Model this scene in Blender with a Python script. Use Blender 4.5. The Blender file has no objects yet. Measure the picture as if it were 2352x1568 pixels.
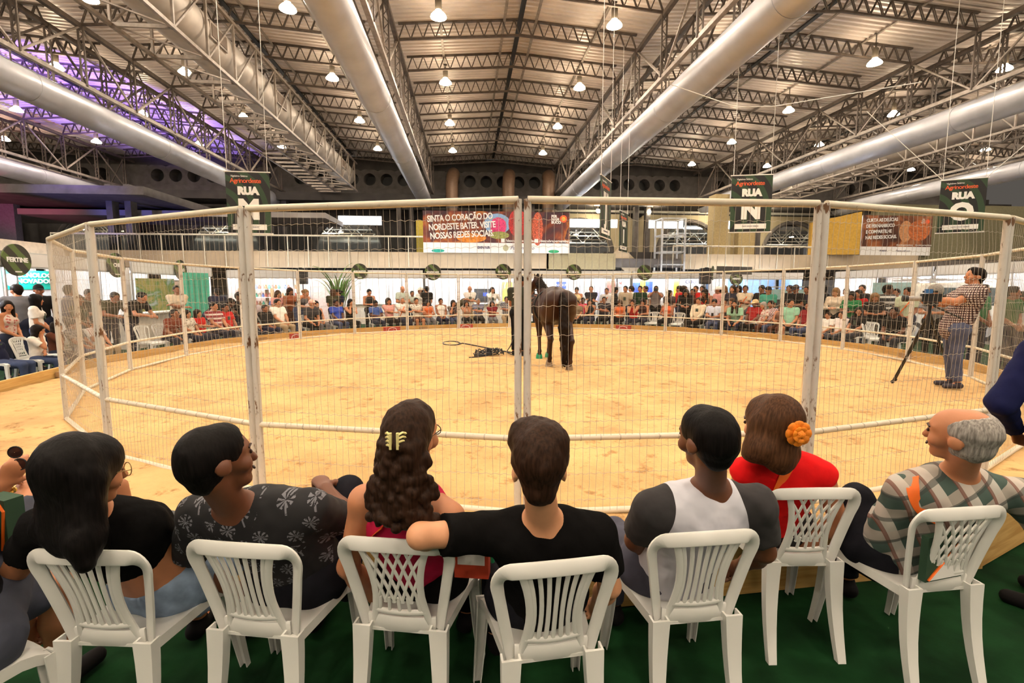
import bpy, math, random
import numpy as np
from math import sin, cos, pi, radians, sqrt, atan2
from mathutils import Vector, Matrix
random.seed(7); np.random.seed(7)
S = bpy.context.scene
COL = S.collection
# ---------------------------------------------------------------- camera
F = 1111.0; HY = 664.0; CZ = 1.62
PIT = math.atan((784-HY)/F)
PSI = math.atan(103/(F/cos(PIT)))          # the hall's long axis lies this far left of the view
cam = bpy.data.cameras.new('camera'); co = bpy.data.objects.new('camera', cam); COL.objects.link(co)
cam.sensor_width = 36; cam.lens = 36*F/2352; cam.clip_start = .05; cam.clip_end = 300
co.location = (0, 0, CZ); co.rotation_euler = (pi/2-PIT, 0, 0)
S.camera = co
# ---------------------------------------------------------------- world, exposure
w = bpy.data.worlds.new('hall_ambience'); S.world = w; w.use_nodes = True
w.node_tree.nodes['Background'].inputs[0].default_value = (.9, .8, .7, 1)
w.node_tree.nodes['Background'].inputs[1].default_value = .05
S.view_settings.view_transform = 'Standard'; S.view_settings.look = 'None'
S.view_settings.exposure = 1.12; S.view_settings.gamma = 1; S.view_settings.use_curve_mapping = False
S.cycles.use_denoising = True; S.cycles.sample_clamp_indirect = 6; S.cycles.max_bounces = 4; S.cycles.use_adaptive_sampling = True; S.cycles.adaptive_threshold = .08
S.cycles.diffuse_bounces = 2; S.cycles.glossy_bounces = 1; S.cycles.transmission_bounces = 3
LAMP_L = 145.0; LAMP_C = (1, .86, .69)       # radiance and colour of the high-bay lenses
TUBE_L = 115.0                               # radiance of the fluorescent tubes in the stands
def stage_light(name, px, tgt, col, power, ang):
    l = bpy.data.lights.new(name, 'SPOT'); l.energy = power; l.color = col; l.spot_size = radians(ang); l.spot_blend = .6; l.shadow_soft_size = .15
    o = bpy.data.objects.new(name, l); COL.objects.link(o); o.location = px
    o.rotation_euler = (Vector(tgt)-Vector(px)).to_track_quat('-Z', 'Y').to_euler(); return o
# stage lights of the neighbouring stand, beyond the left edge of the picture, turned up at the roof
stage_light('stage_spot_violet', (-20, 13, 3.2), (-20.5, 23, 10.5), (.30, .16, 1), 13000, 42)
stage_light('stage_spot_blue', (-22, 16, 3.2), (-20, 29, 8), (.22, .2, 1), 1300, 34)
stage_light('stage_spot_pink', (-26, 18, 3.2), (-26, 30, 9.6), (1, .15, .35), 700, 44)
# ---------------------------------------------------------------- helpers: picture rays to places
def ray(x, y):
    u = (x-1176)/F; v = (784-y)/F
    return Vector((u, cos(PIT)+v*sin(PIT), -sin(PIT)+v*cos(PIT)))
CAM = Vector((0, 0, CZ))
def at(x, y, t): return CAM + ray(x, y)*t                     # a point t metres deep
def on(x, y, z): r = ray(x, y); return CAM + r*((z-CZ)/r.z)    # a point at height z
PEN = Vector((.48, 10.96, 0)); RP = 7.87; SAND = .12; FZ = -.13
def ring(x, R):                                              # far crossing of a picture column with a circle about the pen
    k = (x-1176)/F*cos(PIT); a = 1+k*k; b = -2*(k*PEN.x+PEN.y); c = PEN.x**2+PEN.y**2-R*R
    D = b*b-4*a*c
    y = (-b+sqrt(max(D, 0)))/(2*a); return Vector((k*y, y, 0))
def H(x, y, z=0): return Vector((x*cos(PSI)-y*sin(PSI), x*sin(PSI)+y*cos(PSI), z))
# ---------------------------------------------------------------- materials
MATS = {}
def lin(c):
    return tuple((v/12.92 if v <= .04045 else ((v+.055)/1.055)**2.4) for v in c)
def nodes(m):
    m.use_nodes = True; nt = m.node_tree; return nt, nt.nodes['Principled BSDF']
def M(name, col=(.8, .8, .8), rough=.6, metal=0, var=.12, scale=9, bump=0, emit=0, spec=.5, coat=0, alpha=1):
    if name in MATS: return MATS[name]
    m = bpy.data.materials.new(name); nt, b = nodes(m); N = nt.nodes; L = nt.links
    tc = N.new('ShaderNodeTexCoord'); no = N.new('ShaderNodeTexNoise'); no.inputs['Scale'].default_value = scale; no.inputs['Detail'].default_value = 4
    L.new(tc.outputs['Object'], no.inputs['Vector'])
    rp = N.new('ShaderNodeValToRGB'); rp.color_ramp.elements[0].position = .3; rp.color_ramp.elements[1].position = .7
    rp.color_ramp.elements[0].color = (*[v*(1-var) for v in col], 1); rp.color_ramp.elements[1].color = (*[min(1, v*(1+var)) for v in col], 1)
    L.new(no.outputs['Fac'], rp.inputs['Fac']); L.new(rp.outputs['Color'], b.inputs['Base Color'])
    b.inputs['Roughness'].default_value = rough; b.inputs['Metallic'].default_value = metal; b.inputs['Specular IOR Level'].default_value = spec
    b.inputs['Coat Weight'].default_value = coat; b.inputs['Alpha'].default_value = alpha
    if bump:
        bp = N.new('ShaderNodeBump'); bp.inputs['Strength'].default_value = bump; bp.inputs['Distance'].default_value = .02
        L.new(no.outputs['Fac'], bp.inputs['Height']); L.new(bp.outputs['Normal'], b.inputs['Normal'])
    if emit:
        L.new(rp.outputs['Color'], b.inputs['Emission Color']); b.inputs['Emission Strength'].default_value = emit
    MATS[name] = m; return m
def math_node(N, L, op, a, b=None, c=None):
    n = N.new('ShaderNodeMath'); n.operation = op
    for i, v in enumerate((a, b, c)):
        if v is None: continue
        if isinstance(v, (int, float)): n.inputs[i].default_value = v
        else: L.new(v, n.inputs[i])
    return n.outputs[0]
def mix_col(N, L, fac, a, b):
    n = N.new('ShaderNodeMix'); n.data_type = 'RGBA'
    for k, v in (('Factor', fac), ('A', a), ('B', b)):
        s = [i for i in n.inputs if i.name == k and (i.type == 'RGBA' or k == 'Factor')][0]
        if isinstance(v, tuple): s.default_value = (*v, 1)
        elif isinstance(v, (int, float)): s.default_value = v
        else: L.new(v, s)
    return [o for o in n.outputs if o.type == 'RGBA'][0]
# ---------------------------------------------------------------- mesh builder
class MB:
    def __init__(s): s.v = []; s.f = []
    def add(s, vs, fs):
        o = len(s.v); s.v += [tuple(v) for v in vs]; s.f += [tuple(i+o for i in f) for f in fs]; return s
    def box(s, c, d, rz=0, rx=0):
        R = Matrix.Rotation(rz, 3, 'Z') @ Matrix.Rotation(rx, 3, 'X'); c = Vector(c)
        vs = [c + R @ Vector((x*d[0]/2, y*d[1]/2, z*d[2]/2)) for x in (-1, 1) for y in (-1, 1) for z in (-1, 1)]
        return s.add(vs, [(0, 1, 3, 2), (4, 6, 7, 5), (0, 4, 5, 1), (2, 3, 7, 6), (0, 2, 6, 4), (1, 5, 7, 3)])
    def bar(s, a, b, w, h=None, up=(0, 0, 1)):
        a = Vector(a); b = Vector(b); h = h or w; d = (b-a).normalized(); u = Vector(up)
        if abs(d.dot(u)) > .97: u = Vector((0, 1, 0))
        x = d.cross(u).normalized()*(w/2); z = x.normalized().cross(d)*(h/2)
        vs = [p+i*x+j*z for p in (a, b) for i, j in ((-1, -1), (1, -1), (1, 1), (-1, 1))]
        return s.add(vs, [(3, 2, 1, 0), (4, 5, 6, 7)]+[(i, (i+1) % 4, (i+1) % 4+4, i+4) for i in range(4)])
    def tube(s, pts, r, n=6, cap=True, closed=False):
        P = [Vector(p) for p in pts]; m = len(P); rs = r if isinstance(r, (list, tuple)) else [r]*m; vs = []; px = None
        for i in range(m):
            d = ((P[(i+1) % m]-P[i-1]) if closed else (P[min(i+1, m-1)]-P[max(i-1, 0)]))
            d = d.normalized() if d.length > 1e-9 else Vector((0, 0, 1))
            if px is None:
                u = Vector((0, 0, 1)) if abs(d.z) < .9 else Vector((1, 0, 0)); px = d.cross(u).normalized()
            else:
                px = (px-d*px.dot(d)); px = px.normalized() if px.length > 1e-6 else d.orthogonal().normalized()
            py = d.cross(px)
            vs += [P[i]+(px*cos(2*pi*k/n)+py*sin(2*pi*k/n))*rs[i] for k in range(n)]
        fs = []
        for i in range(m if closed else m-1):
            j = (i+1) % m
            fs += [(i*n+k, i*n+(k+1) % n, j*n+(k+1) % n, j*n+k) for k in range(n)]
        if cap and not closed: fs += [tuple(range(n-1, -1, -1)), tuple((m-1)*n+k for k in range(n))]
        return s.add(vs, fs)
    def lathe(s, prof, n=16, c=(0, 0, 0), cap=False):
        c = Vector(c); vs = [c+Vector((r*cos(2*pi*k/n), r*sin(2*pi*k/n), z)) for r, z in prof for k in range(n)]; m = len(prof)
        fs = [(i*n+k, i*n+(k+1) % n, (i+1)*n+(k+1) % n, (i+1)*n+k) for i in range(m-1) for k in range(n)]
        if cap: fs += [tuple(range(n-1, -1, -1)), tuple((m-1)*n+k for k in range(n))]
        return s.add(vs, fs)
    def prism(s, poly, t, fr=None):                       # polygon in local xy, thickness t along z, placed by matrix fr
        fr = fr or Matrix(); n = len(poly)
        vs = [fr @ Vector((x, y, z)) for z in (-t/2, t/2) for x, y in poly]
        return s.add(vs, [tuple(range(n-1, -1, -1)), tuple(range(n, 2*n))]+[(i, (i+1) % n, (i+1) % n+n, i+n) for i in range(n)])
    def ball(s, c, r, n=10, m=7, sc=(1, 1, 1), R=None):
        c = Vector(c); vs = []; fs = []; R = R or Matrix.Identity(3)
        for i in range(m+1):
            for k in range(n):
                a = pi*i/m; b = 2*pi*k/n
                vs.append(c+R @ Vector((r*sc[0]*sin(a)*cos(b), r*sc[1]*sin(a)*sin(b), r*sc[2]*cos(a))))
        for i in range(m):
            for k in range(n): fs.append((i*n+k, (i+1)*n+k, (i+1)*n+(k+1) % n, i*n+(k+1) % n))
        return s.add(vs, fs)
    def mesh(s, name, smooth=False):
        me = bpy.data.meshes.new(name); me.from_pydata(s.v, [], s.f)
        if smooth:
            me.shade_smooth()
            try: me.set_sharp_from_angle(angle=radians(40))
            except Exception: pass
        return me
    def build(s, name, mat, parent=None, smooth=False, **k): return put(name, s.mesh(name, smooth), mat, parent, **k)
def put(name, me, mat=None, parent=None, loc=None, rz=None, mw=None, **props):
    o = bpy.data.objects.new(name, me); COL.objects.link(o)
    if mat is not None:
        if me is not None and len(me.materials) == 0: me.materials.append(mat)
        elif me is not None and me.materials[0] is not mat:
            o.material_slots[0].link = 'OBJECT'; o.material_slots[0].material = mat
    if parent: o.parent = parent
    if loc is not None: o.location = loc
    if rz is not None: o.rotation_euler = (0, 0, rz)
    if mw is not None: o.matrix_local = mw
    for k, v in props.items(): o[k] = v
    return o
def empty(name, loc=(0, 0, 0), rz=0, **props):
    o = bpy.data.objects.new(name, None); COL.objects.link(o); o.location = loc; o.rotation_euler = (0, 0, rz); o.empty_display_size = .1
    for k, v in props.items(): o[k] = v
    return o
def tag(o, label, cat, group=None):
    o['label'] = label; o['category'] = cat
    if group: o['group'] = group
    return o
def struct(o): o['kind'] = 'structure'; return o
def curve_text(body, size, mat, parent, loc, rot=(pi/2, 0, 0), bold=.0, align='CENTER', name='lettering', shear=0, sp=1, ex=.004):
    c = bpy.data.curves.new(name, 'FONT'); c.body = body; c.size = size; c.align_x = align; c.align_y = 'CENTER'; c.extrude = ex; c.offset = bold; c.shear = shear; c.space_character = sp
    c.resolution_u = 3
    t = bpy.data.objects.new('tmp_text', c); me = bpy.data.meshes.new_from_object(t); me.name = name; bpy.data.objects.remove(t); bpy.data.curves.remove(c)
    me.materials.clear(); o = put(name, me, mat, parent, loc=loc); o.rotation_euler = rot; return o
ORD = ['first', 'second', 'third', 'fourth', 'fifth', 'sixth', 'seventh', 'eighth', 'ninth', 'tenth', 'eleventh', 'twelfth', 'thirteenth', 'fourteenth', 'fifteenth', 'sixteenth', 'seventeenth', 'eighteenth', 'nineteenth', 'twentieth', 'twenty-first', 'twenty-second', 'twenty-third', 'twenty-fourth', 'twenty-fifth']
# ================================================================ SETTING
def sand_mat():
    m = bpy.data.materials.new('arena_sand'); nt, b = nodes(m); N = nt.nodes; L = nt.links
    tc = N.new('ShaderNodeTexCoord'); a = N.new('ShaderNodeTexNoise'); a.inputs['Scale'].default_value = 1.3; a.inputs['Detail'].default_value = 8; a.inputs['Roughness'].default_value = .62
    c = N.new('ShaderNodeTexNoise'); c.inputs['Scale'].default_value = 38; c.inputs['Detail'].default_value = 6
    e = N.new('ShaderNodeTexNoise'); e.inputs['Scale'].default_value = 6; e.inputs['Detail'].default_value = 7; e.inputs['Roughness'].default_value = .7
    for n in (a, c, e): L.new(tc.outputs['Object'], n.inputs['Vector'])
    r = N.new('ShaderNodeValToRGB'); r.color_ramp.elements[0].position = .24; r.color_ramp.elements[1].position = .60
    r.color_ramp.elements[0].color = (.44, .265, .115, 1); r.color_ramp.elements[1].color = (.71, .455, .20, 1); L.new(a.outputs['Fac'], r.inputs['Fac'])
    r2 = N.new('ShaderNodeValToRGB'); r2.color_ramp.elements[0].position = .34; r2.color_ramp.elements[1].position = .45
    r2.color_ramp.elements[0].color = (.46, .38, .30, 1); r2.color_ramp.elements[1].color = (1, 1, 1, 1); L.new(e.outputs['Fac'], r2.inputs['Fac'])
    mx = N.new('ShaderNodeMix'); mx.data_type = 'RGBA'; mx.blend_type = 'MULTIPLY'; mx.inputs[0].default_value = .8
    L.new(r.outputs['Color'], mx.inputs[6]); L.new(r2.outputs['Color'], mx.inputs[7]); L.new(mx.outputs[2], b.inputs['Base Color'])
    bp = N.new('ShaderNodeBump'); bp.inputs['Strength'].default_value = .5; bp.inputs['Distance'].default_value = .03
    s = math_node(N, L, 'ADD', e.outputs['Fac'], math_node(N, L, 'MULTIPLY', c.outputs['Fac'], .35)); L.new(s, bp.inputs['Height']); L.new(bp.outputs['Normal'], b.inputs['Normal'])
    b.inputs['Roughness'].default_value = .95; b.inputs['Specular IOR Level'].default_value = .1
    return m
def wood_mat(name, c1, c2, sc=3):
    m = bpy.data.materials.new(name); nt, b = nodes(m); N = nt.nodes; L = nt.links
    tc = N.new('ShaderNodeTexCoord'); mp = N.new('ShaderNodeMapping'); mp.inputs['Scale'].default_value = (.6, 9, 9); L.new(tc.outputs['Object'], mp.inputs['Vector'])
    no = N.new('ShaderNodeTexNoise'); no.inputs['Scale'].default_value = sc; no.inputs['Detail'].default_value = 6; no.inputs['Distortion'].default_value = .8; L.new(mp.outputs[0], no.inputs['Vector'])
    r = N.new('ShaderNodeValToRGB'); r.color_ramp.elements[0].position = .35; r.color_ramp.elements[1].position = .65
    r.color_ramp.elements[0].color = (*c1, 1); r.color_ramp.elements[1].color = (*c2, 1); L.new(no.outputs['Fac'], r.inputs['Fac']); L.new(r.outputs['Color'], b.inputs['Base Color'])
    bp = N.new('ShaderNodeBump'); bp.inputs['Strength'].default_value = .2; bp.inputs['Distance'].default_value = .01; L.new(no.outputs['Fac'], bp.inputs['Height']); L.new(bp.outputs['Normal'], b.inputs['Normal'])
    b.inputs['Roughness'].default_value = .7; return m
def worn_paint(name, base, rust=(.16, .075, .03), thr=.60, rough=.45, zs=.35):
    m = bpy.data.materials.new(name); nt, b = nodes(m); N = nt.nodes; L = nt.links
    tc = N.new('ShaderNodeTexCoord'); mp = N.new('ShaderNodeMapping'); mp.inputs['Scale'].default_value = (1, 1, zs); L.new(tc.outputs['Object'], mp.inputs['Vector'])
    no = N.new('ShaderNodeTexNoise'); no.inputs['Scale'].default_value = 22; no.inputs['Detail'].default_value = 7; no.inputs['Roughness'].default_value = .65; L.new(mp.outputs[0], no.inputs['Vector'])
    r = N.new('ShaderNodeValToRGB'); e = r.color_ramp.elements; e[0].position = thr; e[0].color = (*base, 1); e[1].position = thr+.05; e[1].color = (*rust, 1)
    k = e.new(max(0, thr-.16)); k.color = (*[min(1, v*1.06) for v in base], 1)
    L.new(no.outputs['Fac'], r.inputs['Fac']); L.new(r.outputs['Color'], b.inputs['Base Color']); b.inputs['Roughness'].default_value = rough; return m
m_sand = sand_mat()
m_conc = M('grey_concrete', (.10, .088, .08), .85, var=.25, scale=2.2, bump=.15)
m_concd = M('dark_concrete', (.045, .039, .035), .85, var=.25, scale=1.6, bump=.15)
m_carpet = M('green_carpet', (.005, .028, .008), .95, var=.45, scale=5, bump=.5, spec=.1)
m_pine = wood_mat('pine_plank', (.50, .28, .07), (.66, .42, .14))
m_deck = M('roof_sheet', (.70, .62, .58), .40, metal=.15, var=.16, scale=.9)
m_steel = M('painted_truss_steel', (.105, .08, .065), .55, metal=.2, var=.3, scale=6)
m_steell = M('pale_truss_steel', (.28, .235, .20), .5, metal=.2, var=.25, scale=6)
m_duct = M('galvanised_duct', (.56, .56, .60), .36, metal=.35, var=.12, scale=1.3, bump=.05)
m_duct2 = M('wrapped_duct', (.47, .42, .37), .5, metal=.25, var=.16, scale=2, bump=.1)
m_beige = M('beige_parapet', (.46, .36, .24), .8, var=.07, scale=2)
m_white = M('white_panel', (.74, .72, .70), .5, var=.04, scale=2)
m_alu = M('aluminium_profile', (.55, .55, .55), .35, metal=.6, var=.08)
m_black = M('matt_black', (.012, .012, .012), .5, var=.2)
m_rail = M('cream_railing_paint', (.66, .60, .48), .5, var=.08)
m_fence = worn_paint('worn_white_fence_paint', (.62, .585, .53), thr=.575)
m_fenceb = worn_paint('fence_rail_paint', (.66, .59, .46), thr=.66, zs=1)
m_wire = M('dull_wire', (.50, .44, .36), .45, metal=.3, var=.1)
# floor, carpet ring, sand bed
MB().box((0, 14, FZ-.06), (110, 110, .1)).build('floor', m_conc, kind='structure')
def annulus(r0, r1, z0, z1, n=96):
    mb = MB(); vs = []
    for k in range(n):
        a = 2*pi*k/n; c, s = cos(a), sin(a)
        vs += [(PEN.x+r0*c, PEN.y+r0*s, z0), (PEN.x+r0*c, PEN.y+r0*s, z1), (PEN.x+r1*c, PEN.y+r1*s, z1), (PEN.x+r1*c, PEN.y+r1*s, z0)]
    fs = []
    for k in range(n):
        a, b = 4*k, 4*((k+1) % n)
        fs += [(a+i, b+i, b+(i+1) % 4, a+(i+1) % 4) for i in range(4)]
    return mb.add(vs, fs)
annulus(8.2, 15.5, FZ-.02, FZ).build('floor_carpet', m_carpet, kind='structure')
NK = 18
def kr(a): return 8.42+.52*max(0, cos(a-radians(206)))**2
KV = [Vector((PEN.x+kr(a)*cos(a), PEN.y+kr(a)*sin(a), 0)) for a in [2*pi*(k+.35)/NK for k in range(NK)]]
def sand():
    R = 9.0; h = .05; n = int(2*R/h)+1; xs = np.linspace(-R, R, n); X, Y = np.meshgrid(xs, xs, indexing='ij'); Z = np.zeros_like(X)
    rs = np.random.RandomState(3)
    for k, amp in ((.5, .012), (1.3, .008), (3.1, .004)):
        for _ in range(5):
            a = rs.rand()*2*pi; ph = rs.rand()*7; Z += amp/2.2*np.sin(2*pi*k*(X*cos(a)+Y*sin(a))/2+ph+1.3*np.sin(Y*k+ph))
    for _ in range(1500):
        r = R*sqrt(rs.rand()); a = rs.rand()*2*pi; cx, cy = r*cos(a), r*sin(a); s = .05+.06*rs.rand(); al = rs.rand()*pi
        i0, i1 = [int(np.clip((cx+d+R)/h, 0, n)) for d in (-.4, .4)]; j0, j1 = [int(np.clip((cy+d+R)/h, 0, n)) for d in (-.4, .4)]
        dx = X[i0:i1, j0:j1]-cx; dy = Y[i0:i1, j0:j1]-cy; u = dx*cos(al)+dy*sin(al); v = -dx*sin(al)+dy*cos(al)
        q = (u/(1.7*s))**2+(v/s)**2; Z[i0:i1, j0:j1] += -.045*(rs.rand()*.7+.3)*(np.exp(-q)-.55*np.exp(-q/2.6))
    idx = -np.ones((n, n), int); ok = np.all([(KV[(k+1) % NK].x-KV[k].x)*(Y+PEN.y-KV[k].y)-(KV[(k+1) % NK].y-KV[k].y)*(X+PEN.x-KV[k].x) > .012*(KV[(k+1) % NK]-KV[k]).length for k in range(NK)], 0); idx[ok] = np.arange(ok.sum())
    V = np.stack([X[ok]+PEN.x, Y[ok]+PEN.y, SAND+np.clip(Z[ok], -.07, .05)], 1)
    q = ok[:-1, :-1] & ok[1:, :-1] & ok[1:, 1:] & ok[:-1, 1:]
    Fq = np.stack([idx[:-1, :-1][q], idx[1:, :-1][q], idx[1:, 1:][q], idx[:-1, 1:][q]], 1)
    return np_mesh('sand', V, Fq)
def np_mesh(name, V, Q, smooth=True):
    me = bpy.data.meshes.new(name); nv, nq = len(V), len(Q)
    me.vertices.add(nv); me.vertices.foreach_set('co', np.ascontiguousarray(V, np.float32).ravel())
    me.loops.add(nq*4); me.loops.foreach_set('vertex_index', np.ascontiguousarray(Q, np.int32).ravel())
    me.polygons.add(nq); me.polygons.foreach_set('loop_start', np.arange(0, nq*4, 4, dtype=np.int32))
    me.update(calc_edges=True)
    if smooth: me.polygons.foreach_set('use_smooth', np.ones(nq, bool))
    return me
put('floor_sand', sand(), m_sand, kind='structure')
kerb = empty('kerb', kind='structure')
for k in range(NK):
    p, q = KV[k], KV[(k+1) % NK]; L = (q-p).length; c = (p+q)/2; rz = atan2(q.y-p.y, q.x-p.x)
    o = MB().box((0, 0, 0), (L+.03, .045, .39)).build('plank', m_pine, kerb); o.location = c+Vector((0, 0, .065+.004*((k*7) % 5))); o.rotation_euler = (0, .004*((k*5) % 3-1), rz)
    if k % 2: n = Vector((-sin(rz), cos(rz), 0)); put('stake', MB().box((0, 0, 0), (.3, .05, .09)).mesh('stake'), M('offcut_wood', (.36, .22, .10), .8, var=.2), kerb, loc=c+n*.06+Vector((.1*cos(rz), .1*sin(rz), .165)), rz=rz)
# ---------------------------------------------------------------- roof
DX = [-33, -22.6, -12.85, -2.8, 6.65, 17.3, 27.8, 38]
ZE = 10.05; RISE = .36; TD = .52
ROWS = [34.6-2.4*k for k in range(11)]
def hall(o): o.rotation_euler = (0, 0, PSI); return o
BAYN = ['outermost left', 'far left', 'left', 'centre', 'right', 'far right', 'outermost right']
for b in range(7):
    x0, x1 = DX[b], DX[b+1]; xm = (x0+x1)/2
    mb = MB(); per = .24; n = int(54/per); vs = []; fs = []
    for i in range(n+1):
        for j, (dy, dz) in enumerate(((0, 0), (.025, .07), (.115, .07), (.14, 0))):
            y = -18+i*per+dy
            vs += [(x0, y, ZE+TD+.02+dz), (xm, y, ZE+TD+.02+RISE+dz), (x1, y, ZE+TD+.02+dz)]
    m = len(vs)//3
    for i in range(m-1): fs += [(3*i, 3*i+1, 3*i+4, 3*i+3), (3*i+1, 3*i+2, 3*i+5, 3*i+4)]
    hall(mb.add(vs, fs).build('ceiling', m_deck, kind='structure'))
    # gable trusses with zigzag webs, one mesh shared along the bay
    xa, xb = x0+.55, x1-.55
    def zc(x): return ZE+RISE*(1-abs(x-xm)/((x1-x0)/2))
    ch = lambda dz: [(xa, 0, zc(xa)+dz), (xm, 0, zc(xm)+dz), (xb, 0, zc(xb)+dz)]
    cb = MB().bar(ch(0)[0], ch(0)[1], .07, .07).bar(ch(0)[1], ch(0)[2], .07, .07).mesh('bottom_chord')
    ct = MB().bar(ch(TD)[0], ch(TD)[1], .1, .07).bar(ch(TD)[1], ch(TD)[2], .1, .07).mesh('top_chord')
    web = MB(); nz = 20
    for i in range(nz):
        xs = [xa+(xb-xa)*t/nz for t in (i, i+.5, i+1)]
        for yo in (-.028, .028):
            web.bar((xs[0], yo, zc(xs[0])), (xs[1], yo, zc(xs[1])+TD), .026).bar((xs[1], yo, zc(xs[1])+TD), (xs[2], yo, zc(xs[2])), .026)
    web = web.mesh('web')
    for r, y in enumerate(ROWS):
        t = empty('roof_truss', H(0, y, 0), PSI, kind='structure')
        put('bottom_chord', cb, m_steel, t); put('top_chord', ct, m_steel, t); put('web', web, m_steel, t, kind='stuff')
    # ridge cable tray and two longitudinal ties per bay
    if 0 < b < 6:
        s = struct(empty('trim_ridge', (0, 0, 0), PSI))
        MB().bar((xm, 6, ZE+RISE+TD-.05), (xm, 35.5, ZE+RISE+TD-.05), .16, .05).build('cable_tray', m_black, s)
        for dx in (-.55, .55, -2.75, 2.75):
            MB().bar((xm+dx, 6, zc(xm+dx)+TD-.04), (xm+dx, 35.5, zc(xm+dx)+TD-.04), .09, .03).build('tie', m_steell, s)
# ---------------------------------------------------------------- longitudinal girders over the ducts
def ladder(h):
    mb = MB()
    for s in (-1, 1): mb.bar((s*.075, 0, 0), (s*.075, 0, h), .045)
    k = 0; z = 0
    while z < h-.18:
        mb.bar((-.075 if k % 2 else .075, 0, z), (.075 if k % 2 else -.075, 0, z+.2), .022); z += .2; k += 1
    return mb.mesh('post')
GB, GT = 8.2, 10.05
lad = ladder(GT-GB)
dg = MB().bar((0, 0, GB), (0, 2.4, GT), .075, .05).mesh('diagonal')
dg2 = MB().bar((0, 0, GB), (0, -2.4, GT), .06, .05).mesh('diagonal')
def girder(x):
    g = empty('roof_girder', H(x, 0, 0), PSI, kind='structure')
    for s in (-.5, .5):
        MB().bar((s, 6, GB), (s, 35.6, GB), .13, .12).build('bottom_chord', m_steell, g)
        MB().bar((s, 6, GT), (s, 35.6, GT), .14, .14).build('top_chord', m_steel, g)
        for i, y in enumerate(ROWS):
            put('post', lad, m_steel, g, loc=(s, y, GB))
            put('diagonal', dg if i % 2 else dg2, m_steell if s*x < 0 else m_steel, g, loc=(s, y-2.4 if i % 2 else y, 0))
            if i % 2 == 0: put('cross_brace', MB().bar((-.5, y, GB), (.5, y, GT), .05).mesh('cross_brace'), m_steel, g) if s > 0 else None
    return g
for x in DX[1:7]: girder(x)
# round air ducts slung below the girders
hgm = MB().bar((0, 0, .3), (0, 0, .64), .03).mesh('hanger')
DL = {-22.6: 'outermost round duct on the left, tinted violet by stage light', -12.85: 'long round duct between the violet corner and the caged duct', -2.8: 'round silver duct along the left edge of the centre roof bay, dirty near end',
      6.65: 'round silver duct along the right edge of the centre roof bay', 17.3: 'round silver duct right above the caged duct on the right', 27.8: 'outermost round duct on the right, partly behind the truss work'}
for x in DX[1:7]:
    d = empty('air_duct', H(x, 0, 7.58), PSI); tag(d, DL[x], 'duct', 'round air ducts under the roof girders')
    ys = [-2, 4, 10, 16.2, 22.4, 28.6, 34.4]
    for i in range(6):
        MB().tube([(0, ys[i], 0), (0, ys[i+1], 0)], .46, 28, cap=False).build('duct_section', m_duct, d, smooth=True)
        MB().tube([(0, ys[i+1]-.03, 0), (0, ys[i+1]+.03, 0)], .472, 28).build('seam_band', m_duct, d, smooth=True)
    MB().lathe([(.46, 0), (.40, .25), (.40, .6), (.30, .7)], 20, cap=True).build('end_reducer', m_duct, d, smooth=True, mw=Matrix.Translation((0, 34.4, 0)) @ Matrix.Rotation(-pi/2, 4, 'X'))
    for y in ROWS[::2]:
        put('hanger', hgm, m_steell, d, loc=(-.3, y, 0)); put('hanger', hgm, m_steell, d, loc=(.3, y, 0))
# caged ducts with service walkway in two of the bays
def caged(x, label):
    c = empty('caged_duct', H(x, 0, 0), PSI); tag(c, label, 'duct', 'caged supply ducts')
    W = .72; z0, z1 = 8.0, 9.75
    MB().tube([(.05, 2, 8.95), (.05, 33.2, 8.95)], .62, 24).build('duct_body', m_duct2, c, smooth=True)
    for s in (-W, W):
        MB().bar((s, 2, z0), (s, 33.4, z0), .09, .09).build('lower_rail', m_steell, c)
        MB().bar((s, 2, z1), (s, 33.4, z1), .09, .09).build('upper_rail', m_steell, c)
    pm = MB().bar((0, 0, z0), (0, 0, z1), .06).mesh('post'); dm = MB().bar((0, 0, z0), (0, 1.62, z1), .045).mesh('brace'); cm = MB().bar((-W, 0, z0), (W, 0, z0), .07, .09).mesh('crossbar')
    dh = MB().bar((-W, 0, z0), (W, 1.62, z0), .035).mesh('floor_brace'); wrap = MB().tube([(0, -.02, 0), (0, .02, 0)], .628, 24).mesh('joint_band', True)
    y = 3.6; k = 0
    while y < 33.5:
        for s in (-W, W): put('post', pm, m_steell, c, loc=(s, y, 0)); put('brace', dm, m_steell, c, loc=(s, y, 0)) if y < 32 else None
        put('crossbar', cm, m_steell, c, loc=(0, y, 0)); put('floor_brace', dh, m_steell, c, loc=(0, y, 0)) if y < 32 else None
        if y > 24:
            put('crossbar', cm, m_steell, c, loc=(-1.1, y, 0)); put('crossbar', cm, m_steell, c, loc=(-1.1, y+.8, 0))
        if k % 2: put('joint_band', wrap, m_duct2, c, loc=(.05, y+.8, 8.95))
        if k % 3 == 1:
            for s in (-1, 1):
                v = MB().box((0, 0, 0), (.06, 1.0, .46)).build('air_grille', m_steell, c, loc=(.05+s*.6, y+.8, 8.95)); MB().box((s*.02, 0, 0), (.05, .86, .34)).build('grille_core', M('dark_grille', (.10, .07, .05), .6), v)
        y += 1.62; k += 1
    MB().bar((-1.8, 23, z0), (-1.8, 33.4, z0), .08).build('walkway_rail', m_steell, c)
caged((DX[2]+DX[3])/2, 'big cloth-wrapped duct in a steel cage, left of the centre bay')
caged((DX[5]+DX[6])/2, 'big cloth-wrapped duct in a steel cage with grilles, right side')
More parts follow.
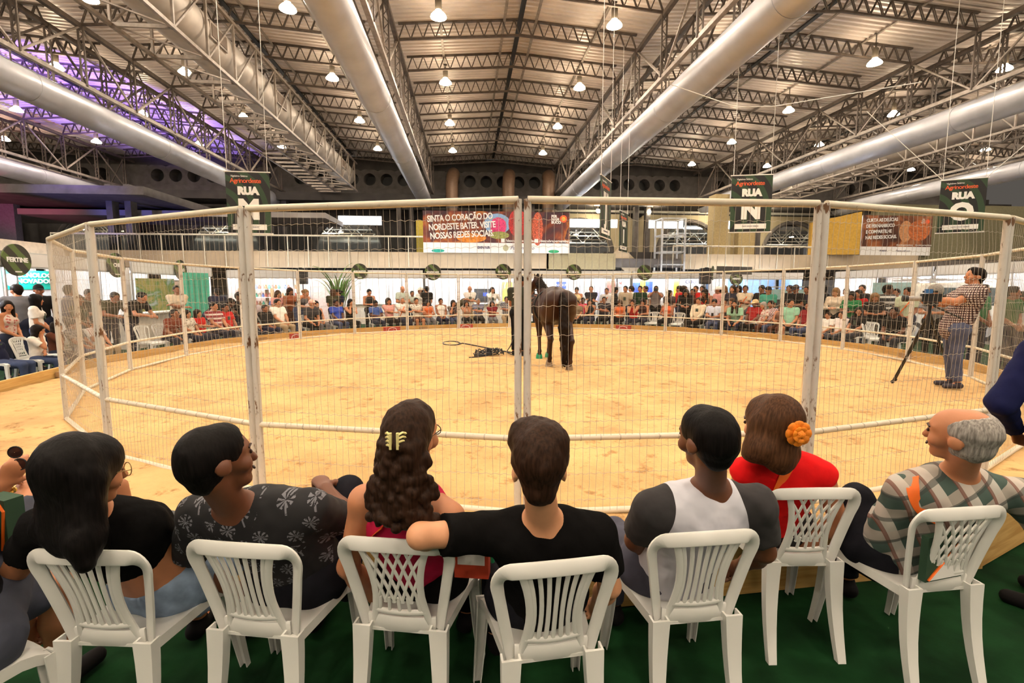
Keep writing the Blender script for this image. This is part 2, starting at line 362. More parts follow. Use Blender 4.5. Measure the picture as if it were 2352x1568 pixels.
# ---------------------------------------------------------------- high-bay lamps
def emis(name, col, L):
    m = bpy.data.materials.new(name); nt, b = nodes(m); b.inputs['Base Color'].default_value = (*col, 1); b.inputs['Emission Color'].default_value = (*col, 1); b.inputs['Emission Strength'].default_value = L
    N = nt.nodes; no = N.new('ShaderNodeTexNoise'); no.inputs['Scale'].default_value = 3; mr = N.new('ShaderNodeMapRange'); mr.inputs['To Min'].default_value = L*.9; mr.inputs['To Max'].default_value = L*1.1
    nt.links.new(no.outputs['Fac'], mr.inputs['Value']); nt.links.new(mr.outputs[0], b.inputs['Emission Strength']); MATS[name] = m; return m
m_lens = emis('lamp_lens', LAMP_C, LAMP_L)
m_shade = M('glowing_acrylic_refractor', (1, .78, .52), .4, var=.05, emit=27)
m_house = M('ballast_housing', (.10, .08, .06), .6)
LZ = 9.72
shade = MB().lathe([(.24, 0), (.23, .04), (.17, .11), (.10, .17), (.09, .2)], 16).mesh('reflector', True)
lens = MB().lathe([(.225, .01), (.12, -.02), (.005, -.03)], 16).mesh('lens', True)
house = MB().lathe([(.09, .2), (.10, .24), (.10, .52), (.06, .55), (.03, .6)], 12, cap=True).mesh('ballast', True)
rod = MB().bar((0, 0, .6), (0, 0, 1.05), .025).mesh('suspension_rod')
hook = MB().bar((0, 0, .58), (0, 0, .72), .03).box((0, 0, .7), (.14, .05, .05)).mesh('hook')
for b in range(7):
    off = 0 if b < 4 else 1.5
    for ci, dx in enumerate((-2.7, 2.7)):
        for r, y in enumerate((29.9, 25.1, 20.3, 15.6, 10.8, 6, 1.2, -3.6, -8.4, -13.2)):
            if b in (0, 6) and r > 4: continue
            x = (DX[b]+DX[b+1])/2+dx; z = LZ if off == 0 else LZ-.05
            l = empty('high_bay_lamp', H(x, y+off, z), PSI)
            tag(l, f"glowing bell lamp, {BAYN[b]} roof bay, {'left' if ci == 0 else 'right'} column, {ORD[r]} row from far wall", 'lamp', 'high-bay lamps under the roof')
            put('reflector', shade, m_shade, l); put('lens', lens, m_lens, l); put('ballast', house, m_house, l); put('hook', hook, m_house, l); put('suspension_rod', rod, m_house, l) if off else None
# ================================================================ FAR END OF THE HALL
WY = 35.8
def holes_wall():
    r = struct(empty('wall_far', (0, 0, 0), PSI))
    # strip with round openings
    z0, z1 = 8.62, 9.96; p = 1.17; n = 20; R = .42; zc = 9.29
    x = -36
    seg = MB(); vs = []; 
    for k in range(n):
        a = 2*pi*(k+.5)/n; c, s = cos(a), sin(a); m = max(abs(c)/(p/2), abs(s)/((z1-z0)/2))
        vs += [(c/m, 0, s/m), (R*c, 0, R*s), (R*c, .9, R*s)]
    fs = []
    for k in range(n):
        a, b = 3*k, 3*((k+1) % n); fs += [(a, b, b+1, a+1), (a+1, b+1, b+2, a+2)]
    hole = seg.add(vs, fs).mesh('pierced_block'); back = MB().lathe([(.46, 0), (0.001, 0)], 20).mesh('dark_void')
    solid = MB().box((0, .1, 0), (p, .2, z1-z0)).mesh('solid_block')
    i = 0
    while x < 40:
        near = min(abs(x-d) for d in DX)
        if near < .9: put('solid_block', solid, m_conc, r, loc=(x, WY, zc))
        else:
            put('pierced_block', hole, m_conc, r, loc=(x, WY, zc)); put('dark_void', back, m_black, r, mw=Matrix.Translation((x, WY+.88, zc)) @ Matrix.Rotation(pi/2, 4, 'X'))  # black disc closes each opening; the shade inside is its colour
        x += p; i += 1
    MB().box((2, WY+.3, 10.4), (78, .4, .9)).build('upper_wall', m_concd, r)
    MB().box((2, WY+.1, 8.3), (78, .9, .64)).build('ledge_beam', m_conc, r)
    MB().box((2, WY-.7, 7.72), (78, 2.6, .5)).build('ledge_slab', m_concd, r)
    MB().box((2, WY+.6, 7.0), (78, .3, 1.0)).build('drop_wall', m_concd, r)
    return r
holes_wall()
# lower wall with arched openings into the next hall
def arch_panel(w, h, R, n=18):
    mb = MB(); vs = []; fs = []
    pts = [(-w/2, 0), (-w/2, h)] + [(w/2, h), (w/2, 0)]
    arc = [(R*cos(pi-pi*k/n), R*sin(pi*k/n)) for k in range(n+1)]
    out = []
    for (x, z) in arc:
        m = max(abs(x)/(w/2), z/h, 1e-6); out.append((x/m, z/m))
    for y in (0, .45):
        vs += [(x, y, z) for x, z in arc]+[(x, y, z) for x, z in out]
    q = n+1
    for k in range(n):
        fs += [(k, k+1, q+k+1, q+k), (2*q+k+1, 2*q+k, 3*q+k, 3*q+k+1), (k+1, k, 2*q+k, 2*q+k+1)]
    return mb.add(vs, fs).mesh('arch_wall')
AW = 8.35; arch = arch_panel(AW, 2.9, 2.35)
ring_m = MB().tube([(2.45*cos(pi*k/16), 0, 2.45*sin(pi*k/16)) for k in range(17)], .16, 8).mesh('arch_ring', True)
m_lit_beige = M('lit_beige_wall', (.36, .30, .19), .8, var=.12, scale=1)  # for the right-hand arch walls: their lit look is put into this beige
wl = struct(empty('wall_lower', (0, 0, 0), PSI))
for k in range(-5, 6):
    put('arch_wall', arch, m_concd if k < 1 else m_lit_beige, wl, loc=(k*AW, WY, 4.25)); put('arch_ring', ring_m, m_conc, wl, loc=(k*AW, WY-.05, 4.25))
    MB().box((k*AW, WY+.2, 3.5), (AW, .3, 1.5)).build('dado', m_conc, wl)
    for s in (-.42, .42): MB().box((k*AW+AW/2+s, WY-1.3, 5.0), (.3, .5, 5.0)).build('pilaster', m_conc, wl)
# the lit hall behind the arches
bh = struct(empty('wall_back_hall', (0, 0, 0), PSI))
MB().box((2, 58, 5), (80, .3, 8)).build('back_wall', M('back_hall_wall', (.62, .58, .52), .8), bh)
MB().box((2, 47, 7.4), (80, 22, .2)).build('back_ceiling', M('back_hall_ceiling', (.55, .52, .46), .7), bh)
MB().box((2, 47, 2.8), (80, 22, .2)).build('back_floor', m_conc, bh)
m_cool = emis('cool_strip_light', (.80, .90, 1), 9)
for x in (-24, -8, 8, 24):
    MB().box((x, 44, 7.2), (9, .6, .1)).build('skylight_strip', m_cool, bh)
m_lens2 = emis('back_hall_lens', (1, .9, .75), 260)
lz2 = MB().lathe([(.2, 0), (.005, -.03)], 14).mesh('lens'); sh2 = MB().lathe([(.21, 0), (.18, .1), (.07, .2), (.05, .45)], 14, cap=True).mesh('reflector', True)
for i, x in enumerate(range(-32, 34, 7)):
    for j, y in enumerate((39, 44.5)):
        l = empty('back_hall_lamp', H(x, y, 6.6), PSI); tag(l, f'small bell lamp in the hall behind the arches, {ORD[i]} from left, {"front" if j == 0 else "rear"} row', 'lamp', 'lamps of the hall behind')
        put('lens', lz2, m_lens2, l); put('reflector', sh2, m_house, l)
for y in (40, 43, 46):
    s = struct(empty('roof_truss_back', (0, 0, 0), PSI)); mb = MB()
    MB().bar((-36, y, 6.0), (40, y, 6.0), .08).build('bottom_chord', m_rail, s); MB().bar((-36, y, 7.0), (40, y, 7.0), .08).build('top_chord', m_rail, s)
    for k in range(76): mb.bar((-36+k, y, 6.0 if k % 2 else 7.0), (-35+k, y, 7.0 if k % 2 else 6.0), .05)
    mb.build('web', m_rail, s, kind='stuff')
ls = struct(empty('window_strip', (0, 0, 0), PSI)); m_strip = emis('strip_glazing', (.85, .92, 1), 2.2)
for x0, x1 in ((7.0, 10.3), (12.6, 15.0), (17.6, 19.4), (-8.3, -5.6), (-13.5, -11.0)):
    MB().box(((x0+x1)/2, WY-2.7, 6.1), (x1-x0, .08, .5)).build('pane', m_strip, ls); MB().box(((x0+x1)/2, WY-2.62, 6.1), (x1-x0+.1, .06, .6)).build('frame', m_alu, ls)
# mezzanine with parapet and railing
MY = 27.0
mz = struct(empty('floor_mezzanine', (0, 0, 0), PSI))
MB().box((0, (MY+WY)/2, 3.1), (70, WY-MY, .5)).build('slab', m_conc, mz)
MB().box((-8.2, MY-.1, 3.18), (25.4, .2, .86)).build('parapet', m_beige, mz)
MB().box((6.35, MY-.1, 3.16), (3.9, .2, .9)).build('parapet', M('olive_parapet', (.30, .25, .14), .8), mz)
MB().box((19.5, MY-.1, 3.18), (14.5, .2, .86)).build('parapet', m_beige, mz)
rl = struct(empty('trim_railing', (0, 0, 0), PSI))
def railing(x0, x1, y, z0, z1, step=1.04):
    MB().tube([(x0, y, z1), (x1, y, z1)], .045, 8).build('handrail', m_rail, rl, smooth=True)
    pm = MB().tube([(0, 0, z0), (0, 0, z1)], .028, 6).mesh('baluster')
    for k in range(int((x1-x0)/step)+1): put('baluster', pm, m_rail, rl, loc=(x0+k*step, y, 0))
m_glass = M('guard_glass', (.75, .78, .75), .08, var=.02); m_glass.node_tree.nodes['Principled BSDF'].inputs['Transmission Weight'].default_value = 1
railing(-20.8, -2.3, MY-.25, 2.8, 4.42)
railing(11.6, 21.2, MY-.25, 2.8, 4.05)
MB().box((-11.5, MY-.12, 4.0), (18.3, .012, .76)).build('glass_pane', m_glass, rl)
# brown riser pipes above the banner
for i, x in enumerate((-.95, 2.85, 5.6)):
    p = tag(MB().tube([(0, 0, 5.6), (0, 0, 8.6), (.05, .12, 9.1), (.1, .5, 9.4), (.1, 1.0, 9.45)], .42, 18).build('riser_duct', M('brown_duct', (.17, .10, .06), .5, metal=.2), smooth=True), ['leftmost', 'middle', 'rightmost'][i]+' of three brown riser ducts behind the Sinta banner', 'duct', 'brown riser ducts')
    p.location = H(x, WY-2.2, 0); p.rotation_euler = (0, 0, PSI)
    MB().tube([(0, 0, 7.0), (0, 0, 7.08)], .44, 18).build('joint_band', m_conc, p)
# concrete soffit slabs of the left gallery, lit violet
g = struct(empty('ceiling_gallery', (0, 0, 0), PSI))
MB().box((-22, 29.5, 6.35), (13, 8, .4)).build('gallery_slab', m_conc, g)
MB().box((-19, 31, 5.8), (22, 4, .3)).build('gallery_soffit', M('pale_concrete', (.36, .33, .31), .8, var=.12, scale=1), g)
for x in (-27.4, -17.9): 
    for s in (-.45, .45): MB().box((x+s, 27.6, 4.7), (.3, .5, 4.6)).build('gallery_column', m_conc, g)
MB().box((-25.6, 29, 4.8), (3.0, .4, 4.6)).build('gallery_panel', M('violet_grey_render', (.17, .15, .2), .8), g)
# stair and scaffold tower right of the banner
st = tag(empty('staircase', H(0, 0, FZ), PSI), 'dark concrete stair flight rising to the mezzanine right of the banner', 'staircase')
for k in range(16):
    MB().box((11.6-.2*k, MY+1.1, .1+.19*k), (.32, 1.6, .14)).build('step', m_concd, st)
MB().bar((12.1, MY+.22, .5), (8.4, MY+.22, 3.9), .12, .9).build('stringer', m_beige, st)
MB().box((9.9, MY+2.1, 3.1), (3.3, .2, 1.8)).build('stair_wall', m_concd, st)
tw = tag(empty('scaffold_tower', H(11.3, MY-.45, FZ), PSI), 'square metal scaffold lift tower beside the dark stair', 'tower')
for x in (-.65, .65):
    for y in (-.5, .5): MB().bar((x, y, 0), (x, y, 5.6), .09).build('upright', m_alu, tw)
for z in (1.2, 2.4, 3.1, 3.8, 4.7, 5.6):
    for y in (-.5, .5): MB().bar((-.65, y, z), (.65, y, z), .07).build('crossbar', m_alu, tw)
    for x in (-.65, .65): MB().bar((x, -.5, z), (x, .5, z), .07).build('crossbar', m_alu, tw)
# pillars and yellow wall to the right
for x, w_ in ((15.9, .9), (17.6, 1.1)):
    o = MB().box((x, MY+3, 4.9), (w_, .9, 5.2)).build('pillar', M('ochre_pillar', (.40, .30, .14), .8), kind='structure'); hall(o)
yw = MB().add([(19.9, MY-.15, 3.62), (22.6, MY-.6, 3.62), (22.6, MY-.6, 6.05), (19.9, MY-.15, 5.45), (19.9, MY+.05, 3.62), (22.6, MY-.4, 3.62), (22.6, MY-.4, 6.05), (19.9, MY+.05, 5.45)],
              [(0, 1, 2, 3), (7, 6, 5, 4), (0, 4, 5, 1), (1, 5, 6, 2), (2, 6, 7, 3), (3, 7, 4, 0)]).build('wall_yellow', M('yellow_wall', (.62, .36, .05), .7), kind='structure'); hall(yw)
hall(MB().box((-2.6, MY+1.5, 4.5), (.5, .3, 2.0)).build('pillar_yellow', M('yellow_column', (.55, .42, .06), .7), kind='structure'))
hall(MB().box((30, MY+.2, 5), (12, .4, 3.2)).build('wall_olive', M('olive_wall', (.17, .15, .08), .8), kind='structure'))
for i, (x, z) in enumerate(((9.3, 7.1), (13.0, 7.1), (17.9, 7.1), (21.5, 7.1))):
    l = tag(empty('bulkhead_light', H(x, WY-1.5, z), PSI), f'bare bright flood lamp under the beam, {ORD[i]} of four to the right of the banner', 'lamp', 'flood lamps right of the banner')
    MB().ball((0, 0, 0), .13).build('bulb', emis('flood_bulb%d' % i, (1, .85, .6), 240), l, smooth=True); MB().box((0, .1, .12), (.3, .12, .12)).build('housing', m_house, l); MB().bar((0, .1, .15), (0, .1, .4), .03).build('stem', m_house, l)
# ---------------------------------------------------------------- printed banners
def pic_mat(name, cols, sc=1.6, seed=0, dist=1.5, rough=.5):
    m = bpy.data.materials.new(name); nt, b = nodes(m); N = nt.nodes; L = nt.links
    tc = N.new('ShaderNodeTexCoord'); mp = N.new('ShaderNodeMapping'); mp.inputs['Location'].default_value = (seed*3.1, seed, 0); L.new(tc.outputs['Object'], mp.inputs[0])
    no = N.new('ShaderNodeTexNoise'); no.inputs['Scale'].default_value = sc; no.inputs['Detail'].default_value = 5; no.inputs['Distortion'].default_value = dist; L.new(mp.outputs[0], no.inputs['Vector'])
    r = N.new('ShaderNodeValToRGB'); e = r.color_ramp.elements; n = len(cols)
    e[0].position = .3; e[0].color = (*cols[0], 1); e[1].position = .7; e[1].color = (*cols[-1], 1)
    for i in range(1, n-1): e.new(.3+.4*i/(n-1)).color = (*cols[i], 1)
    L.new(no.outputs['Fac'], r.inputs['Fac']); L.new(r.outputs['Color'], b.inputs['Base Color']); b.inputs['Roughness'].default_value = rough; return m
m_print = M('white_print', (.86, .84, .80), .5, var=.03); m_dprint = M('dark_print', (.05, .05, .12), .5); m_or = M('orange_print', (.85, .12, .03), .5)
m_grn = M('green_print', (.02, .30, .12), .5); m_teal = M('teal_print', (.0, .30, .22), .5); m_blue = M('blue_print', (.03, .08, .40), .5); m_redp = M('red_print', (.55, .03, .03), .5)
bn = tag(empty('wide_banner', H(1.66, MY-.35, 3.58), PSI), 'wide dark printed banner reading Sinta o coração do Nordeste on the mezzanine', 'banner')
BW, BH = 7.95, 2.21
MB().box((0, .03, BH/2), (BW, .05, BH)).build('frame', m_alu, bn)
MB().box((0, 0, BH/2+.27), (BW, .02, BH-.54)).build('picture', pic_mat('banner_picture', [(.02, .008, .02), (.05, .012, .02), (.10, .018, .015), (.25, .05, .015), (.42, .14, .02), (.05, .01, .02)], .9), bn)
MB().box((0, 0, .27), (BW, .022, .54)).build('white_strip', m_print, bn)
def disc(mb, x, z, rx, rz, y=-.013, n=20): return mb.add([(x+rx*cos(2*pi*k/n), y, z+rz*sin(2*pi*k/n)) for k in range(n)], [tuple(range(n))])
disc(MB(), .0, 1.55, .72, .55).build('sky_patch', M('banner_sky', (.22, .38, .62), .5), bn); disc(MB(), .05, 1.42, .45, .48, -.017).build('pink_flower', M('banner_pink', (.62, .04, .16), .5, var=.5, scale=14), bn)
disc(MB(), .1, .95, .55, .2, -.02).build('green_basket', M('banner_green', (.30, .30, .08), .5, var=.5, scale=10), bn); disc(MB(), -1.4, .8, .8, .25, -.015).build('orange_cloth', M('banner_orange', (.75, .22, .02), .5, var=.5, scale=6), bn)
disc(MB(), 1.1, 1.6, .5, .75, -.014).build('red_beads', M('banner_red', (.42, .02, .02), .5, var=.6, scale=16), bn); disc(MB(), 2.2, 1.3, .3, .9, -.015).build('beaded_sash', M('banner_sash', (.52, .10, .05), .5, var=.8, scale=20), bn)
for i, t in enumerate(('SINTA O CORAÇÃO DO', 'NORDESTE BATER. VISITE', 'NOSSAS REDES SOCIAIS.')):
    curve_text(t, .46, m_print, bn, (-3.75+.07*i, -.03, 1.75-.45*i), (pi/2, -.06, 0), .012, 'LEFT', sp=.92).scale = (.74, 1, 1)
curve_text('/descubrapernambuco', .2, m_print, bn, (.45, -.03, .66), align='LEFT', bold=.004); curve_text('/descubrapernambuco', .2, m_print, bn, (2.3, -.03, .66), align='LEFT', bold=.004)
for x in (.3, 2.13): MB().box((x, -.02, .67), (.2, .01, .2)).build('network_icon', m_print, bn)
for i, t in enumerate(('PER', 'NAM', 'BUCO')): curve_text(t, .19, m_print, bn, (2.95, -.03, 1.98-.16*i), align='LEFT', bold=.012)
disc(MB(), 3.62, 1.86, .2, .2, -.02).build('heart_emblem', m_or, bn); disc(MB(), 3.62, 1.86, .11, .11, -.025).build('heart_core', M('yellow_print', (.9, .5, .05), .5), bn)
curve_text('EMPETUR', .16, m_dprint, bn, (-.75, -.03, .28), bold=.01); curve_text('Pernambuco', .26, m_dprint, bn, (1.35, -.03, .27), shear=.35); disc(MB(), .45, .27, .15, .17, -.03).build('crest', M('crest_print', (.45, .42, .25), .5), bn)
disc(MB(), -3.2, .1, .35, .09, -.014).build('corner_motif', m_teal, bn); disc(MB(), 3.1, .1, .3, .09, -.014).build('corner_motif', m_grn, bn)
b2 = tag(empty('printed_banner', H(25.3, MY-.12, 3.62), PSI), 'brown printed banner reading Curta as delícias de Pernambuco beside yellow wall', 'banner')
W2, H2 = 4.45, 2.3
MB().box((0, .03, H2/2), (W2, .05, H2)).build('frame', m_alu, b2)
MB().box((0, 0, H2/2+.25), (W2, .02, H2-.5)).build('picture', pic_mat('banner_food', [(.03, .012, .008), (.10, .03, .012), (.32, .10, .03), (.5, .2, .07)], .7, 4), b2); MB().box((0, 0, .25), (W2, .022, .5)).build('white_strip', m_print, b2)
disc(MB(), .55, 1.4, .42, .62).build('bread_slice', M('bread_print', (.60, .28, .12), .5, var=.3), b2); disc(MB(), 1.4, 1.45, .7, .6, -.014).build('filling', M('filling_print', (.50, .13, .03), .5, var=.5, scale=8), b2)
for i, t in enumerate(('CURTA AS DELÍCIAS', 'DE PERNAMBUCO', 'E COMPARTILHE', 'NAS REDES SOCIAIS.')): curve_text(t, .27, m_print, b2, (-2.0, -.03, 1.98-.33*i), (pi/2, -.05, 0), .008, 'LEFT', sp=.95).scale = (.85, 1, 1)
curve_text('/descubrapernambuco', .12, m_print, b2, (0, -.03, .6), align='LEFT'); curve_text('/descubrapernambuco', .12, m_print, b2, (1.2, -.03, .6), align='LEFT')
curve_text('EMPETUR', .11, m_dprint, b2, (-.8, -.03, .26), bold=.006); curve_text('Pernambuco', .18, m_dprint, b2, (.45, -.03, .26), shear=.35); disc(MB(), 1.9, 1.98, .13, .13, -.02).build('heart_emblem', m_or, b2); curve_text('PER\nNAM\nBUCO', .1, m_print, b2, (1.62, -.03, 2.0))
# ---------------------------------------------------------------- hanging street signs
def sign_mat(name):
    m = bpy.data.materials.new(name); nt, b = nodes(m); N = nt.nodes; L = nt.links
    tc = N.new('ShaderNodeTexCoord'); mp = N.new('ShaderNodeMapping'); mp.inputs['Location'].default_value = (.9, 0, .35); L.new(tc.outputs['Object'], mp.inputs[0])
    wv = N.new('ShaderNodeTexWave'); wv.wave_type = 'RINGS'; wv.rings_direction = 'Y'; wv.inputs['Scale'].default_value = 1.05; wv.inputs['Distortion'].default_value = 2.2; wv.inputs['Detail Scale'].default_value = .6; L.new(mp.outputs[0], wv.inputs['Vector'])
    r = N.new('ShaderNodeValToRGB'); e = r.color_ramp.elements; r.color_ramp.interpolation = 'EASE'; e[0].position = .52; e[0].color = (.006, .005, .004, 1); e[1].position = .6; e[1].color = (.02, .05, .018, 1)
    L.new(wv.outputs['Color'], r.inputs['Fac']); L.new(r.outputs['Color'], b.inputs['Base Color']); b.inputs['Roughness'].default_value = .55; return m
m_sign = sign_mat('street_sign_print')
def rua(letter, xl, xr, yt, yb, t, rz, label):
    c = at((xl+xr)/2, (yt+yb)/2, t); p = at((xl+xr)/2, yt, t); q = at((xl+xr)/2, yb, t); h = (p-q).length; wd = h/1.45
    o = tag(empty('hanging_sign', c, rz), label, 'sign', 'hanging street signs')
    MB().box((0, 0, 0), (wd, .015, h)).build('panel', m_sign, o)
    for s in (-1, 1): MB().tube([(-wd/2-.03, 0, s*h/2), (wd/2+.03, 0, s*h/2)], .016, 8).build('batten', m_white, o)
    for face in (-1, 1):
        R = (pi/2, 0, 0 if face < 0 else pi); y = face*.012
        tx = lambda x: x*(-face)
        curve_text('Vigésimo Sétimo', h*.045, m_print, o, (tx(-.38*wd), y, .43*h), R, 0, 'LEFT', sp=.9, ex=.001)
        curve_text('Agrinordeste', h*.105, m_or, o, (tx(-.40*wd), y, .355*h), R, .001, 'LEFT', sp=.88, ex=.001)
        curve_text('RUA', h*.165, m_print, o, (0, y, .19*h), R, .012*h, sp=1.0, ex=.001)
        curve_text(letter, h*.42, m_print, o, (0, y, -.12*h), R, .028*h, ex=.001)
        MB().box((0, y, -.395*h), (wd*.78, .006, h*.09)).build('sponsor_strip', m_print, o)
        curve_text('FAEPE SENAR SEBRAE', h*.03, m_dprint, o, (0, y*1.5, -.395*h), R, ex=.001)
    top = 10.1-c.z
    for s in (-1, 1): MB().tube([(s*wd*.46, 0, h/2), (s*wd*.46, 0, top)], .008, 5).build('rope', m_white, o)
    if letter == 'N':
        zz = h/2+1.7
        MB().tube([(-.55*wd-1.5, .6, zz+.9), (-wd*.46, 0, zz), (wd*.46, 0, zz-.02), (wd*.46+4, 1.2, zz+.8)], .012, 5).build('rope', m_white, o)
    if letter == 'O':
        MB().tube([(wd*.46, 0, h/2), (wd*.46+1.7, .6, h/2+1.7)], .01, 5).build('rope', m_white, o); MB().tube([(-wd*.46, 0, h/2), (-wd*.46-1.7, .6, h/2+2.2)], .01, 5).build('rope', m_white, o)
    return o
rua('M', 525, 618, 397, 535, 12.0, .12, 'hanging black and green sign reading Rua M')
rua('N', 1685, 1765, 404, 532, 12.6, -.15, 'hanging black and green sign reading Rua N')
rua('O', 2168, 2250, 413, 533, 12.8, -.42, 'hanging black and green sign reading Rua O')
rua('J', 1378, 1404, 412, 545, 12.3, 1.12, 'hanging sign reading Rua J, seen nearly edge-on')
rua('I', 1422, 1442, 488, 578, 18.0, 1.05, 'smaller hanging sign reading Rua I, seen nearly edge-on')
# ================================================================ ROUND PEN FENCE
NP = 25; A0 = radians(267); LP = 2*RP*sin(pi/NP); FH = 2.09; MR = .53
def wire_mesh(seed, jit, hi):
    rs = random.Random(seed); mb = MB(); n = 38; hw = LP/2-.055
    zs = [.03, .22, .4, .57, .76, .95, 1.12, 1.3, 1.48, 1.66, 1.83, FH-.03] if hi else [.03, FH-.03]
    ph = rs.random()*6
    bow = lambda x, z: jit*.02*sin(2.2*z+ph+x*1.7)
    for i in range(n+1):
        x = -hw+2*hw*i/n; k = [rs.uniform(-1, 1)*.006*jit for _ in zs]; b = rs.uniform(.2, 1)*.03*jit if seed % 3 == 1 and i % 20 > 4 else 0
        mb.tube([(x+k[j]+(b*sin((z-1.66)/.38*pi) if z > 1.66 else 0), bow(x, z), z) for j, z in enumerate(zs)], .0012, 4, cap=False)
    for z in (.10, .28, .46, .64, .83, 1.02, 1.21, 1.40, 1.59, 1.78, 1.95):
        m = 120 if hi else 40; sag = rs.uniform(-1, 1)*.012*jit
        mb.tube([(-hw+2*hw*i/m, .003+bow(-hw+2*hw*i/m, z), z+sag*sin(pi*i/m)+(.0045*sin(i*2*pi/(4.1 if hi else 3)))) for i in range(m+1)], .0013, 4, cap=False)
    return mb.mesh('wire_mesh')
m_pole = MB().tube([(0, 0, 0), (0, 0, FH-.02)], .024, 12).mesh('post', True)
m_top = MB().tube([(-LP/2+.03, 0, FH-.024), (LP/2-.03, 0, FH-.024)], .0245, 12).mesh('top_rail', True)
m_mid = MB().tube([(-LP/2+.04, 0, MR), (LP/2-.04, 0, MR)], .0205, 12).mesh('middle_rail', True)
m_bot = MB().tube([(-LP/2+.03, 0, .02), (LP/2-.03, 0, .02)], .0225, 12).mesh('bottom_rail', True)
tie = MB()
for i in range(14): tie.tube([(-LP/2+.12+i*.133, 0, MR), (-LP/2+.127+i*.133, 0, MR)], .0222, 10)
tie = tie.mesh('tie_wire', True)
far_wire = wire_mesh(2, .3, False)
for k in range(NP):
    a = A0+2*pi*k/NP; b = A0+2*pi*(k+1)/NP
    p = PEN+Vector((RP*cos(a), RP*sin(a), 0)); q = PEN+Vector((RP*cos(b), RP*sin(b), 0)); c = (p+q)/2; c.z = SAND-.01
    near = k in (0, 1, 2, 22, 23, 24, 21)
    pos = {0: 'nearest fence panel, straight ahead, right of the doubled centre post', 24: 'near fence panel left of the doubled centre post', 23: 'near fence panel with bent wires below its top rail', 22: 'narrow-looking fence panel at the near left corner', 1: 'near fence panel in front of the checked-shirt person', 2: 'near fence panel beside the navy jacket at the right edge', 21: 'fence panel seen edge-on at the far left corner'}
    if k in pos: lab = pos[k]
    elif k < 13: lab = f'wire fence panel on the right of the ring, {ORD[12-k]} from the bay horse'
    else: lab = f'wire fence panel on the left of the ring, {ORD[k-13]} from the handler'
    o = tag(empty('fence_panel', c, atan2(q.y-p.y, q.x-p.x)), lab, 'fence', 'panels of the round pen')
    for s in (-1, 1): put('post', m_pole, m_fence, o, loc=(s*(LP/2-.03), 0, 0))
    put('top_rail', m_top, m_fenceb, o); put('middle_rail', m_mid, m_fenceb, o); put('bottom_rail', m_bot, m_fenceb, o)
    put('wire_mesh', wire_mesh(k, 1, True) if near else far_wire, m_wire, o, kind='stuff')
    if near: put('tie_wire', tie, m_wire, o, kind='stuff')
# ================================================================ EXHIBITION STANDS
m_tube = emis('fluorescent_tube', (.86, .92, 1), TUBE_L)
def booth(hx, hy, rz, n, depth, label, m_wall=None, m_fas=None, top=2.63, tubes=True, wall_h=2.43):
    """n one-metre bays along the front; local y runs into the stand"""
    o = tag(empty('exhibition_stand', H(hx, hy, FZ), PSI+rz), label, 'stand', 'exhibition stands around the ring'); m_wall = m_wall or m_white
    W = n*1.0; pan = MB().box((0, 0, wall_h/2+.02), (.985, .02, wall_h)).mesh('wall_panel'); post = MB().box((0, 0, top/2), (.045, .045, top)).mesh('post')
    for i in range(n): put('wall_panel', pan, m_wall, o, loc=(i+.5, depth, 0))
    for s in (0, W):
        for j in range(int(depth)): put('wall_panel', pan, m_wall, o, loc=(s, j+.55, 0), rz=pi/2)
    for i in range(0, n+1): put('post', post, m_alu, o, loc=(i, depth-.02, 0))
    for i in range(0, n+1, 3): put('post', post, m_alu, o, loc=(i, 0, 0))
    MB().box((W/2, 0, top-.16), (W, .03, .32)).build('fascia', m_fas or m_white, o)
    MB().bar((0, .02, top-.34), (W, .02, top-.34), .045).build('rail', m_alu, o); MB().bar((0, .02, top), (W, .02, top), .045).build('rail', m_alu, o)
    if tubes:
        tm = MB().tube([(-.55, 0, 0), (.55, 0, 0)], .022, 8).mesh('tube_lamp')
        for i in range((n+1)//2):
            t = put('tube_lamp', tm, m_tube, o, loc=((i+.5)*n/((n+1)//2), .45, top-.3)); MB().box((0, 0, .045), (1.2, .07, .04)).build('fitting', m_white, t)
    return o
LX = -10.9
booth(LX, 17.0, pi/2, 5, 2.6, 'white exhibition stand in the left corner with goods shelves').rotation_euler = (0, 0, PSI+pi/2)
booth(LX, 12.6, pi/2, 4, 2.6, 'white exhibition stand on the left with plant poster and green curtain')
booth(LX, 8.6, pi/2, 4, 2.6, 'white exhibition stand on the left with the orange sprayer')
booth(LX, 3.6, pi/2, 5, 2.6, 'white exhibition stand at the left edge with teal poster', top=2.68)
FY = 23.6
booth(-11.2, FY+.4, 0, 5, 2.4, 'crowded craft stand in the far left corner', M('pinkish_panel', (.70, .55, .48), .6))
booth(-6.1, FY, 0, 4, 2.4, 'white stand behind the potted palm with couple poster')
booth(-2.0, FY, 0, 5, 2.4, 'white stand with the large bright screen')
booth(3.1, FY, 0, 5, 2.4, 'white stand right behind the horse')
booth(8.2, FY, 0, 5, 2.4, 'stand with green, yellow and blue wall graphics')
booth(13.3, FY+1.5, 0, 5, 2.4, 'blue walled stand behind the dark car', M('light_blue_wall', (.25, .42, .72), .5))
booth(19.0, FY, -pi/2-.12, 6, 2.6, 'white stand on the right behind the blonde crowd')
booth(18.2, 17.4, -pi/2-.12, 6, 2.6, 'white stand on the right behind the white vehicle')
booth(17.4, 11.2, -pi/2-.12, 5, 2.6, 'white stand at the right edge behind the green shirts')
